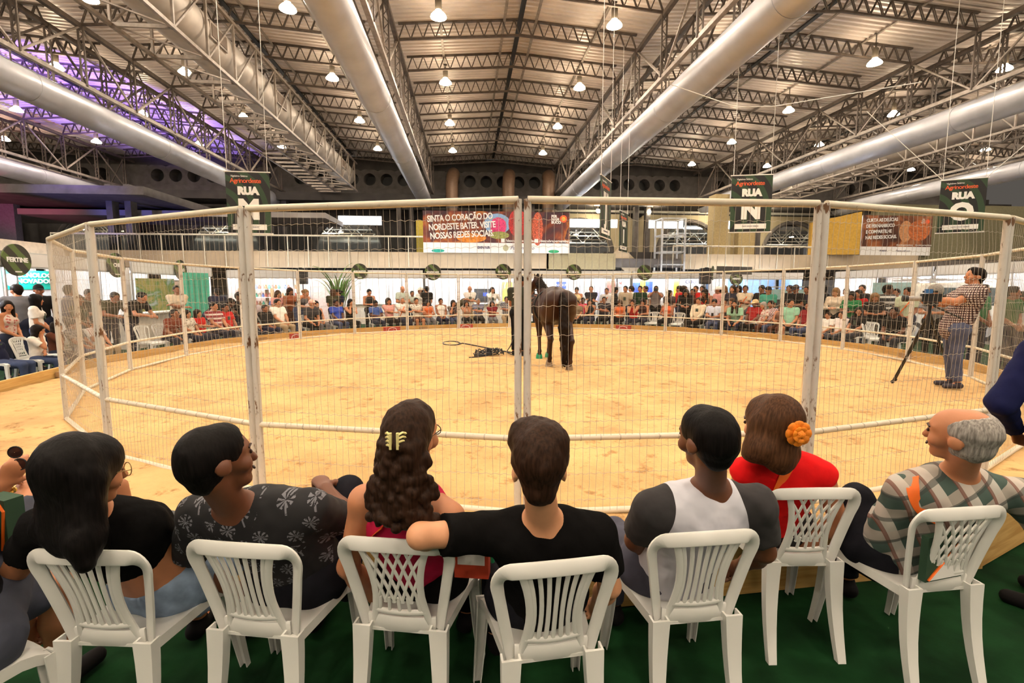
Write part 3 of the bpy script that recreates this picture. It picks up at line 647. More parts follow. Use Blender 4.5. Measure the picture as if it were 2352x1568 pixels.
# wide white header over the left stands
hd = tag(empty('header_board', H(LX-.4, 9.2, 2.5), PSI+pi/2), 'plain white header board above the left stands', 'board')
MB().box((2.0, 0, .17), (7.4, .05, .34)).build('board', M('cream_board', (.66, .56, .46), .6), hd); MB().box((-2.6, 0, .17), (1.7, .06, .3)).build('green_band', m_teal, hd)
for x in (-1.5, 2, 5.5): MB().box((x, 0, .02), (.05, .05, .3)).build('bracket', m_alu, hd)
def card(name, x0, x1, y0, y1, t, mat, label, cat, rz=PSI, th=.03, group=None, frame=None):
    c = at((x0+x1)/2, (y0+y1)/2, t); k = t/F; w_ = (x1-x0)*k/max(.3, abs(cos(rz-atan2(-c.x, c.y)))) ; h_ = (y1-y0)*k
    o = tag(empty(name, c, rz), label, cat, group)
    MB().box((0, 0, 0), (w_, th, h_)).build('panel', mat, o)
    if frame: 
        for s in (-1, 1): MB().box((s*w_/2, 0, 0), (.03, th+.02, h_+.03)).build('frame_side', frame, o); MB().box((0, 0, s*h_/2), (w_+.03, th+.02, .03)).build('frame_side', frame, o)
    return o, w_, h_
RZL = PSI+pi/2
o, w_, h_ = card('poster', 30, 116, 622, 775, 12.9, M('poster_grey', (.60, .60, .60), .5), 'tall teal and white poster reading Tecnologia Inovadora', 'poster', RZL+.2-.6)
MB().box((0, -.02, h_*.36), (w_, .02, h_*.28)).build('teal_header', m_teal, o); curve_text('TECNOLOGIA\nINOVADORA', .155, m_print, o, (.14, -.04, h_*.385), bold=.006); disc(MB(), -w_*.36, h_*.36, .13, .16, -.035).build('round_logo', m_print, o)
card('poster', 324, 395, 640, 722, 16.6, pic_mat('cane_field', [(.16, .24, .04), (.35, .30, .10), (.10, .22, .05), (.35, .45, .5)], 2.2, 3), 'green sugar-cane field poster on the left stand wall', 'poster', RZL-.5)
card('poster', 358, 374, 645, 661, 17.0, M('lime_print', (.55, .65, .08), .5), 'small lime poster beside the plant picture', 'poster', RZL-.5)
o, w_, h_ = card('television', 378, 432, 644, 676, 17.2, m_black, 'television with pale green-red picture on the left stand', 'television', RZL-.6)
MB().box((0, -.02, 0), (w_*.94, .02, h_*.88)).build('screen', pic_mat('tv_picture', [(.7, .75, .75), (.8, .5, .45), (.15, .35, .2)], 1.2, 8), o)
cu = tag(empty('green_curtain', at(452, 690, 17.6), RZL-.5), 'mint green curtain hanging at the side of the left stand', 'curtain')
mb = MB(); vs = []; fs = []
for i in range(25):
    for z in (-1.36, 1.0): vs.append((-.5+i/24, .05*sin(i*1.3), z))
for i in range(24): fs.append((2*i, 2*i+2, 2*i+3, 2*i+1))
mb.add(vs, fs).build('cloth', M('mint_cloth', (.10, .55, .38), .7), cu, smooth=True)
o, w_, h_ = card('television', 965, 1026, 637, 672, 25.6, m_black, 'large wall television with bright white and green picture', 'television', frame=m_black)
MB().box((0, -.02, 0), (w_*.76, .02, h_*.95)).build('screen', emis('screen_white', (.95, 1, .97), 1.2), o); MB().box((0, -.035, -h_*.36), (w_*.74, .01, h_*.18)).build('green_banding', m_grn, o)
o, w_, h_ = card('television', 1090, 1127, 664, 692, 25.4, m_black, 'switched-off looking dark television behind the phone caller', 'television', frame=m_black)
MB().box((.2*w_, -.02, .05), (w_*.35, .012, h_*.3)).build('caption_block', m_blue, o)
card('poster', 815, 859, 656, 697, 25.5, pic_mat('people_poster', [(.08, .10, .35), (.55, .25, .10), (.7, .45, .3), (.02, .02, .02)], 1.6, 5), 'poster with orange figures on deep blue behind the black tank top', 'poster')
card('poster', 1154, 1177, 648, 692, 25.5, pic_mat('field_poster', [(.3, .45, .15), (.6, .5, .1), (.15, .25, .5)], 2, 9), 'narrow field poster at the handler’s shoulder', 'poster')
o, w_, h_ = card('poster', 1278, 1300, 647, 663, 25.5, m_blue, 'small blue poster reading NOVA beside the horse', 'poster'); curve_text('NOVA', .2, m_print, o, (0, -.03, 0))
for x in (1371, 1384): card('roll_up_banner', x-5, x+5, 636, 690, 25.3, pic_mat('rollup%d' % x, [(.05, .05, .25), (.5, .5, .6), (.2, .2, .5)], 2, x), 'slim roll-up banner, '+('left' if x == 1371 else 'right')+' of the pair beside the crossed arms', 'banner', frame=m_alu)
card('poster', 1395, 1413, 645, 672, 25.5, pic_mat('meat_poster', [(.20, .05, .04), (.45, .2, .15), (.05, .03, .05)], 3, 2), 'dark red food poster above the red lanyard', 'poster')
o, w_, h_ = card('notice', 1421, 1436, 643, 658, 25.4, m_print, 'white notice with red lettering above the bearded person', 'sign'); curve_text('NÃO', .14, m_redp, o, (0, -.03, 0), bold=.006)
for i, (a, b_, c, mt) in enumerate(((1436, 1446, 640, m_grn), (1446, 1470, 642, m_print), (1452, 1470, 649, m_blue), (1470, 1482, 644, M('yellow_graphic', (.75, .45, .03), .5)), (1483, 1500, 647, m_blue), (1500, 1548, 641, m_print), (1548, 1558, 640, M('yellow_graphic', (.75, .45, .03), .5)))):
    card('wall_graphic', a, b_, c, 690, 25.2-.02*i, mt, f'{["green", "white", "blue", "yellow", "dark blue", "wide white", "pale yellow"][i]} upright wall graphic behind the standing row', 'panel', group='stand wall graphics')
o, w_, h_ = card('notice', 1577, 1609, 637, 658, 25.2, m_print, 'white board reading COOPC beside the right loudspeaker', 'sign'); curve_text('COOPC', .26, m_dprint, o, (0, -.03, 0), bold=.004)
card('television', 2118, 2150, 632, 656, 20.5, pic_mat('moto_poster', [(.05, .05, .06), (.35, .33, .35), (.02, .02, .02)], 3, 3), 'grey picture screen on the right stand wall', 'television', PSI-pi/2+.9)
o, w_, h_ = card('exit_sign', 896, 909, 621, 627, 23.4, m_black, 'small green and black exit sign on the stand fascia', 'sign'); MB().box((-.05, -.02, 0), (w_*.4, .01, h_*.6)).build('pictogram', m_grn, o)
o, w_, h_ = card('hanging_board', 1650, 1724, 612, 630, 23.2, M('dark_board', (.10, .09, .08), .6), 'dark slanted hanging board above the blue stand', 'board', PSI+.3)
for s in (-1, 1): MB().bar((s*w_*.4, .03, 0), (s*w_*.4, .03, FZ-o.location.z), .04).build('support_post', m_alu, o)
# round name signs
def round_sign(x, y, dpx, text, label, rz, size=.15, dpl=0):
    r = ray(x, y); t = ((FY+dpl-.07)/(-r.x*sin(PSI)+r.y*cos(PSI))) if x > 600 else ((LX+.07)/(r.x*cos(PSI)+r.y*sin(PSI))); c = at(x, y, t); DIA = dpx*t/F; o = tag(empty('round_sign', c, rz), label, 'sign', 'round name signs on the stand fasciae')
    n = 32; MB().lathe([(DIA/2, -.015), (DIA/2, .015)], n, cap=True).build('disc', m_rsign, o, mw=Matrix.Rotation(pi/2, 4, 'X'))
    if text: curve_text(text, size, m_print, o, (0, -.022, 0), bold=.007)
    MB().box((0, -.02, -.28), (.18, .006, .03)).build('small_print', m_print, o)
    MB().bar((0, .03, -.9), (0, .03, .1), .03).build('bracket', m_alu, o); return o
def rs_mat():
    m = bpy.data.materials.new('round_sign_print'); nt, b = nodes(m); N = nt.nodes; L = nt.links; tc = N.new('ShaderNodeTexCoord')
    wv = N.new('ShaderNodeTexWave'); wv.bands_direction = 'DIAGONAL'; wv.inputs['Scale'].default_value = 1.5; wv.inputs['Distortion'].default_value = 2; wv.inputs['Detail Scale'].default_value = .7; L.new(tc.outputs['Object'], wv.inputs['Vector'])
    r = N.new('ShaderNodeValToRGB'); e = r.color_ramp.elements; e[0].position = .45; e[0].color = (.035, .03, .018, 1); e[1].position = .6; e[1].color = (.10, .15, .035, 1); L.new(wv.outputs['Color'], r.inputs['Fac']); L.new(r.outputs['Color'], b.inputs['Base Color']); b.inputs['Roughness'].default_value = .5; return m
m_rsign = rs_mat()
round_sign(38, 597, 73, 'FERTINE', 'large round green-black sign reading Fertine at the left edge', RZL)
round_sign(267, 609, 56, 'CNF', 'oval-looking round sign above the orange sprayer', RZL)
round_sign(415, 620, 46, 'AGRO', 'round sign seen obliquely above the cream-shirted person', RZL)
round_sign(826, 623, 36, 'MUNGUZAR', 'round sign beside the potted palm', PSI, .1)
round_sign(994, 625, 37, 'SYNDICARE', 'round sign reading Syndicare above the bright screen', PSI, .11)
round_sign(1156, 624, 36, 'BLUE SOL', 'round sign reading Blue Sol left of the handler’s head', PSI, .12)
round_sign(1318, 625, 36, 'BLUE SOL', 'round sign reading Blue Sol right of the horse', PSI, .12)
round_sign(1481, 626, 36, '', 'blank-looking round sign above the green football shirt', PSI)
round_sign(1637, 627, 33, '', 'round sign half hidden by the right loudspeaker', PSI+.9)
round_sign(1691, 640, 31, 'NISSAN', 'greyish round sign on the blue walled stand', PSI, .13, 1.5)
# ---------------------------------------------------------------- loudspeakers, palm, vehicles, sprayer
def speaker(x, t, side):
    c = at(x, 634, t); st_ = tag(empty('speaker_stand', (c.x, c.y, FZ)), f'black tripod pole stand under the {side} loudspeaker', 'stand', 'loudspeaker stands')
    MB().tube([(0, 0, .3), (0, 0, c.z-.34-FZ)], .02, 8).build('pole', m_black, st_)
    for k in range(3): a = 2*pi*k/3+.5; MB().tube([(0, 0, .75), (.5*cos(a), .5*sin(a), .02)], .015, 6).build('leg', m_black, st_)
    o = tag(empty('loudspeaker', c), f'black rounded loudspeaker on a pole, {side} of the horse behind the far fence', 'loudspeaker', 'loudspeakers')
    pr = [(-.23, -.2), (.23, -.2), (.17, .2), (-.17, .2)]
    m = Matrix.Identity(4)
    me = MB().prism(pr, .68, m).mesh('cabinet'); b_ = put('cabinet', me, m_black, o); md = b_.modifiers.new('bevel', 'BEVEL'); md.width = .05; md.segments = 3
    MB().box((0, -.205, 0), (.38, .012, .6)).build('grille', M('speaker_grille', (.03, .03, .03), .7), o); MB().box((0, -.2, .345), (.14, .05, .03)).build('handle', m_black, o)
speaker(695, 20.9, 'left'); speaker(1618, 20.6, 'right')
pl = tag(empty('potted_palm', ring(778, 12.3)+Vector((0, 0, FZ))), 'tall arching potted palm behind the seated row, left of the couple poster', 'plant')
MB().lathe([(.2, 0), (.28, .5), (.3, .52), (.25, .5), (.02, .48)], 16).build('pot', M('grey_pot', (.35, .33, .3), .7), pl, smooth=True)
m_leaf = M('palm_leaf', (.10, .24, .04), .5, var=.5, scale=3)
lm = []
for v in range(4):
    mb = MB(); vs = []; fs = []; L_ = 1.9+.25*v; arch_ = .3+.2*v
    for i in range(9):
        s = i/8; w_ = .035*sin(pi*min(1, .12+s*.9))+.003; p = Vector((arch_*s*s, 0, L_*s*(1-.28*s*s))); vs += [p+Vector((0, -w_, .0)), p+Vector((0, 0, -.012)), p+Vector((0, w_, 0))]
    for i in range(8): fs += [(3*i, 3*i+1, 3*i+4, 3*i+3), (3*i+1, 3*i+2, 3*i+5, 3*i+4)]
    lm.append(mb.add(vs, fs).mesh('leaf', True))
rr = random.Random(5)
for k in range(46):
    put('leaf', lm[k % 4], m_leaf, pl, mw=Matrix.Translation((rr.uniform(-.12, .12), rr.uniform(-.12, .12), rr.uniform(.45, .95))) @ Matrix.Rotation(rr.random()*2*pi, 4, 'Z') @ Matrix.Rotation(rr.uniform(-.05, .28), 4, 'Y'))
for k in range(5): a = k*1.25; MB().tube([(.06*cos(a), .06*sin(a), .45), (.1*cos(a), .1*sin(a), 1.2)], .018, 6).build('stem', M('palm_stem', (.22, .2, .08), .7), pl)
def car(loc, rz, body, label, van=False):
    o = tag(empty('parked_car', loc, rz), label, 'car')
    Lc, Wc = 4.5, 1.8
    prof = [(-2.2, .35), (-2.25, .9), (-1.5, 1.05), (-.85, 1.68), (1.5, 1.75), (2.15, 1.6), (2.25, .9), (2.2, .35)] if not van else [(-2.3, .35), (-2.35, .95), (-1.7, 1.15), (-1.1, 1.95), (2.2, 2.0), (2.3, 1.0), (2.25, .35)]
    fr = Matrix(((1, 0, 0, 0), (0, 0, -1, 0), (0, 1, 0, 0), (0, 0, 0, 1)))
    b_ = put('body', MB().prism(prof, Wc, fr).mesh('body'), body, o); md = b_.modifiers.new('bevel', 'BEVEL'); md.width = .09; md.segments = 3
    gl = M('tinted_window', (.03, .05, .05), .08)
    zr = (1.12, 1.58) if not van else (1.2, 1.8)
    for s in (-1, 1):
        for x0, x1 in ((-.75, .15), (.25, 1.1), (1.2, 1.9)): MB().box(((x0+x1)/2, s*(Wc/2+.004), (zr[0]+zr[1])/2), (x1-x0, .012, zr[1]-zr[0])).build('side_window', gl, o)
        for x in (-1.4, 1.4):
            wh = MB().tube([(x, s*(Wc/2-.2), .34), (x, s*(Wc/2+.02), .34)], .34, 20).build('wheel', m_black, o); MB().tube([(x, s*(Wc/2), .34), (x, s*(Wc/2+.03), .34)], .2, 14).build('hub', m_alu, wh)
        MB().box((-.8, s*(Wc/2+.12), 1.12), (.12, .2, .14)).build('mirror', body, o)
        MB().box((-2.22, s*.65, .85), (.08, .4, .16)).build('headlight', M('lamp_glass', (.8, .8, .8), .1), o)
        MB().bar((-.6, s*.75, 1.8 if not van else 2.05), (1.7, s*.75, 1.82 if not van else 2.05), .05).build('roof_rail', m_alu, o)
    MB().box((-1.17 if not van else -1.4, 0, 1.37 if not van else 1.55), (.03, 1.5, .74 if not van else .86)).build('windscreen', M('windscreen', (.35, .55, .55), .08), o, mw=Matrix.Translation((0, 0, 0)))
    for x in (-.2, 1.2): MB().box((x, 0, 1.84 if not van else 2.08), (.06, 1.6, .04)).build('roof_bar', m_alu, o)
car(tuple(ring(1815, 14.0)+Vector((0, 0, FZ))), 1.15, M('graphite_paint', (.02, .02, .018), .25, coat=.5), 'dark four-wheel-drive car with roof rack parked behind the crowd')
car(tuple(ring(2130, 15.2)+Vector((0, 0, FZ))), .15, M('white_car_paint', (.72, .68, .60), .25, coat=.5), 'white van parked behind the crowd on the right', True)
sp = tag(empty('crop_sprayer', H(LX-1.3, 10.4, FZ), PSI+pi/2), 'orange crop sprayer with folded booms on the left stand', 'machine')
m_orm = M('orange_machine_paint', (.75, .13, .01), .4)
MB().box((0, .2, .9), (1.6, 1.0, .5)).build('tank', M('yellow_tank', (.75, .40, .02), .4), sp)
for x in (-1.25, 1.0):
    MB().bar((x, -.3, .4), (x, -.3, 2.75), .1).build('mast', m_orm, sp); MB().box((x+.05, -.3, 2.82), (.28, .12, .2)).build('mast_head', m_orm, sp); MB().box((x, -.3, 2.5), (.22, .14, .12)).build('bracket', m_orm, sp)
for z in (1.2, 1.6):
    for i in range(7): MB().bar((-1.4+i*.45, -.35, z), (-1.0+i*.45, -.35, z+.32), .035).build('boom_brace', m_orm, sp)
    MB().bar((-1.5, -.35, z), (1.8, -.35, z), .05).build('boom_tube', m_orm, sp); MB().bar((-1.5, -.35, z+.32), (1.8, -.35, z+.32), .05).build('boom_tube', m_orm, sp)
for s in (-1, 1): MB().tube([(s*.7, -.1, .4), (s*.7, .1, .4)], .4, 18).build('wheel', m_black, sp)
# craft-stand shelves with small goods
for i, (x, t) in enumerate(((590, 23.8), (650, 24.2))):
    c = at(x, 690, t); sh = tag(empty('goods_shelf', (c.x, c.y, FZ), PSI), ['left', 'right'][i]+' display shelf full of small craft goods in the corner', 'shelf', 'craft shelves')
    for z in (.5, .95, 1.35, 1.75): MB().box((0, 0, z), (1.5, .35, .03)).build('board', m_white, sh)
    for s in (-1, 1): MB().box((s*.75, 0, .9), (.04, .35, 1.8)).build('side', M('pine_side', (.5, .32, .16), .6), sh)
    gm = MB().lathe([(.05, 0), (.07, .08), (.03, .17), (.035, .2)], 8, cap=True).mesh('craft_jar', True); gcol = [(.5, .12, .08), (.15, .2, .5), (.6, .5, .35), (.1, .4, .3), (.35, .18, .08), (.65, .3, .25)]
    for z in (.97, 1.37, 1.77):
        for k in range(9):
            c2 = gcol[(k*5+int(z*10)+i) % 6]; g_ = put('craft_jar', gm, M('craft_%d' % ((k*5+int(z*10)+i) % 6), c2, .5), None, loc=(c.x+(-.62+k*.155)*cos(PSI), c.y+(-.62+k*.155)*sin(PSI), z+FZ))
            tag(g_, f'small craft jar, {ORD[k]} from left on {["lower", "middle", "top"][int((z-.9)/.38)]} board of {["left", "right"][i]} craft shelf', 'jar', 'craft goods on the shelves')
# counters on the stands
for x, t, wd, lab in ((880, 24.4, 3.2, 'white counter with leaflets behind the bald person'), (1105, 24.6, 2.2, 'white counter below the dark television'), (365, 15.3, 2.6, 'beige counter on the left stand with plant poster')):
    c = at(x, 700, t); o = tag(empty('counter', (c.x, c.y, FZ), PSI if x > 500 else RZL), lab, 'counter', 'stand counters')
    MB().box((0, .25, .5), (wd, .5, 1.0)).build('front', M('cream_front', (.62, .55, .45), .6), o); MB().box((0, .2, 1.02), (wd+.08, .62, .04)).build('top', m_white, o)
# red blocks and rope by the far kerb
for i, (x, y, wpx, lab) in enumerate(((886, 754, 38, 'red painted block with white curves below the blue shirted person'), (1076, 753, 34, 'red painted block with white scrawl below the grey T-shirt'), (1438, 751, 34, 'red block beside the dark shoes right of the horse'), (628, 770, 22, 'small red block near the left fence post'))):
    p = on(x, y+3, SAND); R_ = (p-PEN); R_.z = 0; p = PEN+R_.normalized()*8.14; p.z = SAND-.01
    rz = atan2(R_.y, R_.x)-pi/2; wd = wpx*p.y/F
    o = tag(empty('red_block', p, rz), lab, 'block', 'red blocks along the kerb'); MB().box((0, 0, .075), (wd, .12, .15)).build('block', M('red_block_paint', (.42, .035, .02), .6), o)
    MB().tube([(-.16, -.064, .02), (-.13, -.064, .1), (0, -.064, .13), (.13, -.064, .1), (.16, -.064, .02)], .01, 5).build('white_curve', m_print, o)
p0 = on(1020, 788, SAND+.02)
lead = tag(empty('long_rein', (0, 0, 0)), 'black rein lying in a loop and line across the sand left of the handler', 'rein')
pts = []
for k in range(14): a = k/13*2*pi*1.15; pts.append(on(1037+20*cos(a), 788+4.5*sin(a), SAND+.025))
pts += [on(x, y, SAND+.02) for x, y in ((1062, 788), (1080, 791), (1105, 796), (1130, 801), (1155, 806), (1175, 809), (1190, 812))]
MB().tube(pts, .018, 6).build('strap', m_black, lead, smooth=True)
hn = tag(empty('harness_heap', on(1122, 815, SAND)), 'tangled black harness heap on the sand by the handler’s feet', 'harness')
rr = random.Random(3)
for k in range(9):
    c = Vector((rr.uniform(-.15, .15), rr.uniform(-.15, .15), .03+.012*k)); r1, r2 = rr.uniform(.1, .22), rr.uniform(.06, .14); a0 = rr.random()*6
    MB().tube([c+Vector((r1*cos(a0+2*pi*i/14), r2*sin(2*pi*i/14+a0), .03*sin(3*i+k))) for i in range(14)], .014, 5, closed=True).build('strap_loop', m_black, hn, smooth=True)
MB().tube([(-.3, -.35, .03), (-.15, -.25, .03), (.05, -.2, .03), (.2, -.12, .04)], .014, 5).build('strap_end', m_black, hn); MB().tube([(-.4, -.55, .02), (-.2, -.42, .02), (.0, -.3, .03)], .014, 5).build('strap_end', m_black, hn)
# ================================================================ FIGURES: rounded limbs blended into one skin
def nets(field, lo, h):
    """surface mesh of field < 0 on a regular grid (one vertex per crossed cell)"""
    f = field; nx, ny, nz = f.shape; ins = f < 0
    c = ins[:-1, :-1, :-1].astype(np.int8)
    cnt = np.zeros((nx-1, ny-1, nz-1), np.int8)
    for i in (0, 1):
        for j in (0, 1):
            for k in (0, 1): cnt += ins[i:nx-1+i, j:ny-1+j, k:nz-1+k]
    act = (cnt > 0) & (cnt < 8); I, J, K = np.nonzero(act)
    if len(I) == 0: return np.zeros((0, 3)), np.zeros((0, 4), int)
    idx = -np.ones(act.shape, np.int32); idx[act] = np.arange(len(I))
    cor = {}
    for i in (0, 1):
        for j in (0, 1):
            for k in (0, 1): cor[(i, j, k)] = f[I+i, J+j, K+k]
    acc = np.zeros((len(I), 3)); num = np.zeros(len(I))
    for ax in range(3):
        for a in (0, 1):
            for b in (0, 1):
                p = [a, b]; p.insert(ax, 0); q = [a, b]; q.insert(ax, 1); va, vb = cor[tuple(p)], cor[tuple(q)]
                x = (va < 0) != (vb < 0); t = np.where(x, va/np.where(x, va-vb, 1), 0)
                for d in range(3): acc[:, d] += np.where(x, p[d]+(t if d == ax else 0), 0)
                num += x
    V = (np.stack([I, J, K], 1)+acc/num[:, None])*h+lo
    Q = []
    for ax in range(3):
        b, c_ = [(1, 2), (2, 0), (0, 1)][ax]
        s0 = [slice(None)]*3; s1 = [slice(None)]*3; s0[ax] = slice(0, -1); s1[ax] = slice(1, None)
        A = ins[tuple(s0)]; B = ins[tuple(s1)]
        cr = A != B; P = list(np.nonzero(cr)); ok = (P[b] > 0) & (P[c_] > 0) & (P[b] < idx.shape[b]) & (P[c_] < idx.shape[c_]); P = [p[ok] for p in P]
        def g(db, dc):
            R = [p.copy() for p in P]; R[b] -= db; R[c_] -= dc; return idx[R[0], R[1], R[2]]
        q = np.stack([g(1, 1), g(0, 1), g(0, 0), g(1, 0)], 1); fl = ~A[P[0], P[1], P[2]]
        q[fl] = q[fl][:, ::-1]; Q.append(q[(q >= 0).all(1)])
    return V, np.concatenate(Q)
class Blob:
    """a: start, b: end, radii; n,s: squash s along unit n; k: blend width; cut: flat end at b; sub: carve away"""
    def __init__(s): s.p = []
    def cap(s, a, b, ra, rb=None, n=None, sq=1, k=.03, cut=False, cut0=False, sub=False):
        s.p.append((np.array(a, float), np.array(b, float), ra, ra if rb is None else rb, None if n is None else np.array(n, float)/np.linalg.norm(n), sq, k, cut, cut0, sub)); return s
    def ball(s, c, r, n=None, sq=1, k=.03, sub=False): return s.cap(c, c, r, r, n, sq, k, sub=sub)
    def mesh(s, name, h, noise=None):
        los = []; his = []
        for a, b, ra, rb, n, sq, k, *_ in s.p:
            r = max(ra, rb)*max(1, sq)+k; los.append(np.minimum(a, b)-r); his.append(np.maximum(a, b)+r)
        lo = np.min(los, 0)-2*h; hi = np.max(his, 0)+2*h; N = np.ceil((hi-lo)/h).astype(int)+1
        fld = np.full(N, 9., np.float32)
        for (a, b, ra, rb, n, sq, k, cut, cut0, sub), l, u in zip(s.p, los, his):
            i0 = np.maximum(((l-lo)/h).astype(int)-1, 0); i1 = np.minimum(((u-lo)/h).astype(int)+2, N)
            g = [lo[d]+h*np.arange(i0[d], i1[d]) for d in range(3)]
            px = (g[0]-a[0])[:, None, None]; py = (g[1]-a[1])[None, :, None]; pz = (g[2]-a[2])[None, None, :]
            ba = b-a
            if n is not None:
                dn = (px*n[0]+py*n[1]+pz*n[2])*(1/sq-1); px = px+dn*n[0]; py = py+dn*n[1]; pz = pz+dn*n[2]; ba = ba+n*(ba@n)*(1/sq-1)
            L2 = ba@ba
            if L2 > 1e-10:
                hh = (px*ba[0]+py*ba[1]+pz*ba[2])/L2; hc = np.clip(hh, 0, 1)
                d = np.sqrt((px-hc*ba[0])**2+(py-hc*ba[1])**2+(pz-hc*ba[2])**2)-(ra+(rb-ra)*hc)
                if cut: d = np.maximum(d, (hh-1)*sqrt(L2))
                if cut0: d = np.maximum(d, -hh*sqrt(L2))
            else: d = np.sqrt(px**2+py**2+pz**2)-ra
            if n is not None and sq < 1: d = d*(.5+.5*sq)
            v = fld[i0[0]:i1[0], i0[1]:i1[1], i0[2]:i1[2]]
            if sub: v[...] = np.maximum(v, -d)
            else:
                m = np.maximum(k-np.abs(v-d), 0)/k; v[...] = np.minimum(v, d)-m*m*k*.25
        if noise:
            amp, fr = noise; X, Y, Z = [lo[d]+h*np.arange(N[d]) for d in range(3)]
            w1 = np.sin(X*fr+1.3)[:, None, None]*np.sin(Y*fr*1.1+.4)[None, :, None]*np.sin(Z*fr*.9)[None, None, :]
            w2 = np.sin(X*fr*2.3+.3)[:, None, None]*np.sin(Y*fr*2.1+2)[None, :, None]*np.sin(Z*fr*1.9+1)[None, None, :]
            fld += (amp*(w1+.6*w2)).astype(np.float32)
        V, Q = nets(fld, lo, h); return np_mesh(name, V, Q)
def ik(s, h, l1, l2, pole):
    s, h, pole = Vector(s), Vector(h), Vector(pole); d = h-s; D = min(d.length, (l1+l2)*.995)
    u = d.normalized(); h = s+u*D; a = (l1*l1-l2*l2+D*D)/(2*D); r = sqrt(max(l1*l1-a*a, 0)); p = pole-u*pole.dot(u); p = p.normalized() if p.length > 1e-5 else u.orthogonal()
    return s+u*a+p*r, h
def rot(yaw=0, pitch=0, roll=0): return Matrix.Rotation(yaw, 3, 'Z') @ Matrix.Rotation(pitch, 3, 'X') @ Matrix.Rotation(roll, 3, 'Y')
def head_prims(B, c, R, k=.02, fine=False, sc=1.0):
    c = Vector(c); T = lambda x, y, z: c+R @ (Vector((x, y, z))*sc)
    n = R @ Vector((1, 0, 0))
    B.cap(T(0, -.022, .035), T(0, .02, .03), .092*sc, .088*sc, n, .86, k)                # skull
    B.cap(T(0, .035, .02), T(0, .055, -.07), .066*sc, .04*sc, n, .92, k)                # face to chin
    B.ball(T(0, .078, -.088), .021*sc, None, 1, .02)                                     # chin
    B.cap(T(0, .098, .022), T(0, .118, -.022), .010*sc, .0155*sc, None, 1, .012)         # nose
    for s in (-1, 1):
        B.ball(T(s*.082, -.010, -.004), .029*sc, n, .38, .008)                           # ear
        B.ball(T(s*.045, .068, -.022), .028*sc, None, 1, .02)                            # cheek
        B.cap(T(s*.052, .07, .035), T(s*.012, .092, .035), .011*sc, .011*sc, None, 1, .02)  # brow
    B.cap(T(-.02, .092, -.052), T(.02, .092, -.052), .011*sc, .011*sc, None, 1, .012)   # lips
def hand_prims(B, wrist, d, nrm, curl=.5, side=1, fine=False, sc=1.0):
    """d: pointing direction, nrm: back of the hand, side: +1 thumb towards d x nrm"""
    w_ = Vector(wrist); d = Vector(d).normalized(); nrm = Vector(nrm); nrm = (nrm-d*nrm.dot(d)).normalized(); x = d.cross(nrm)*side
    pc = w_+d*.045*sc
    B.cap(w_+d*.01, w_+d*.075*sc, .034*sc, .042*sc, nrm, .45, .015)
    if not fine:
        e = (d*cos(curl)-nrm*sin(curl)); k0 = w_+d*.095*sc; B.cap(k0, k0+e*.05*sc, .036*sc, .028*sc, (d*sin(curl)+nrm*cos(curl)), .5, .015)
        B.cap(w_+d*.03*sc+x*.03*sc, w_+d*.08*sc+x*.05*sc-nrm*.01, .014*sc, .011*sc, None, 1, .01); return
    for i, (o, L) in enumerate(((.027, .072), (.009, .082), (-.009, .076), (-.026, .060))):
        p = w_+d*(.09-.004*abs(i-1))*sc+x*o*sc; a = 0; r = .0092*sc
        for j, f in enumerate((.45, .32, .23)):
            a += curl*(.7+.15*j); e = d*cos(a)-nrm*sin(a); q = p+e*L*f*sc; B.cap(p, q, r, r*.9, None, 1, .004); p = q; r *= .92
    p = w_+d*.028*sc+x*.03*sc; q = p+(d*.6+x*.7-nrm*.25).normalized()*.042*sc; e = (d*.85+x*.15-nrm*.5*max(.3, curl)).normalized()
    B.cap(w_+d*.02*sc+x*.015*sc, p, .017*sc, .014*sc, None, 1, .012); B.cap(p, q, .0125*sc, .011*sc, None, 1, .008); B.cap(q, q+e*.034*sc, .0108*sc, .0092*sc, None, 1, .004)
def torso_frame(J):
    up = (J['neck']-J['pel']).normalized(); x = (J['shR']-J['shL']).normalized(); f = up.cross(x).normalized(); return up, x, f
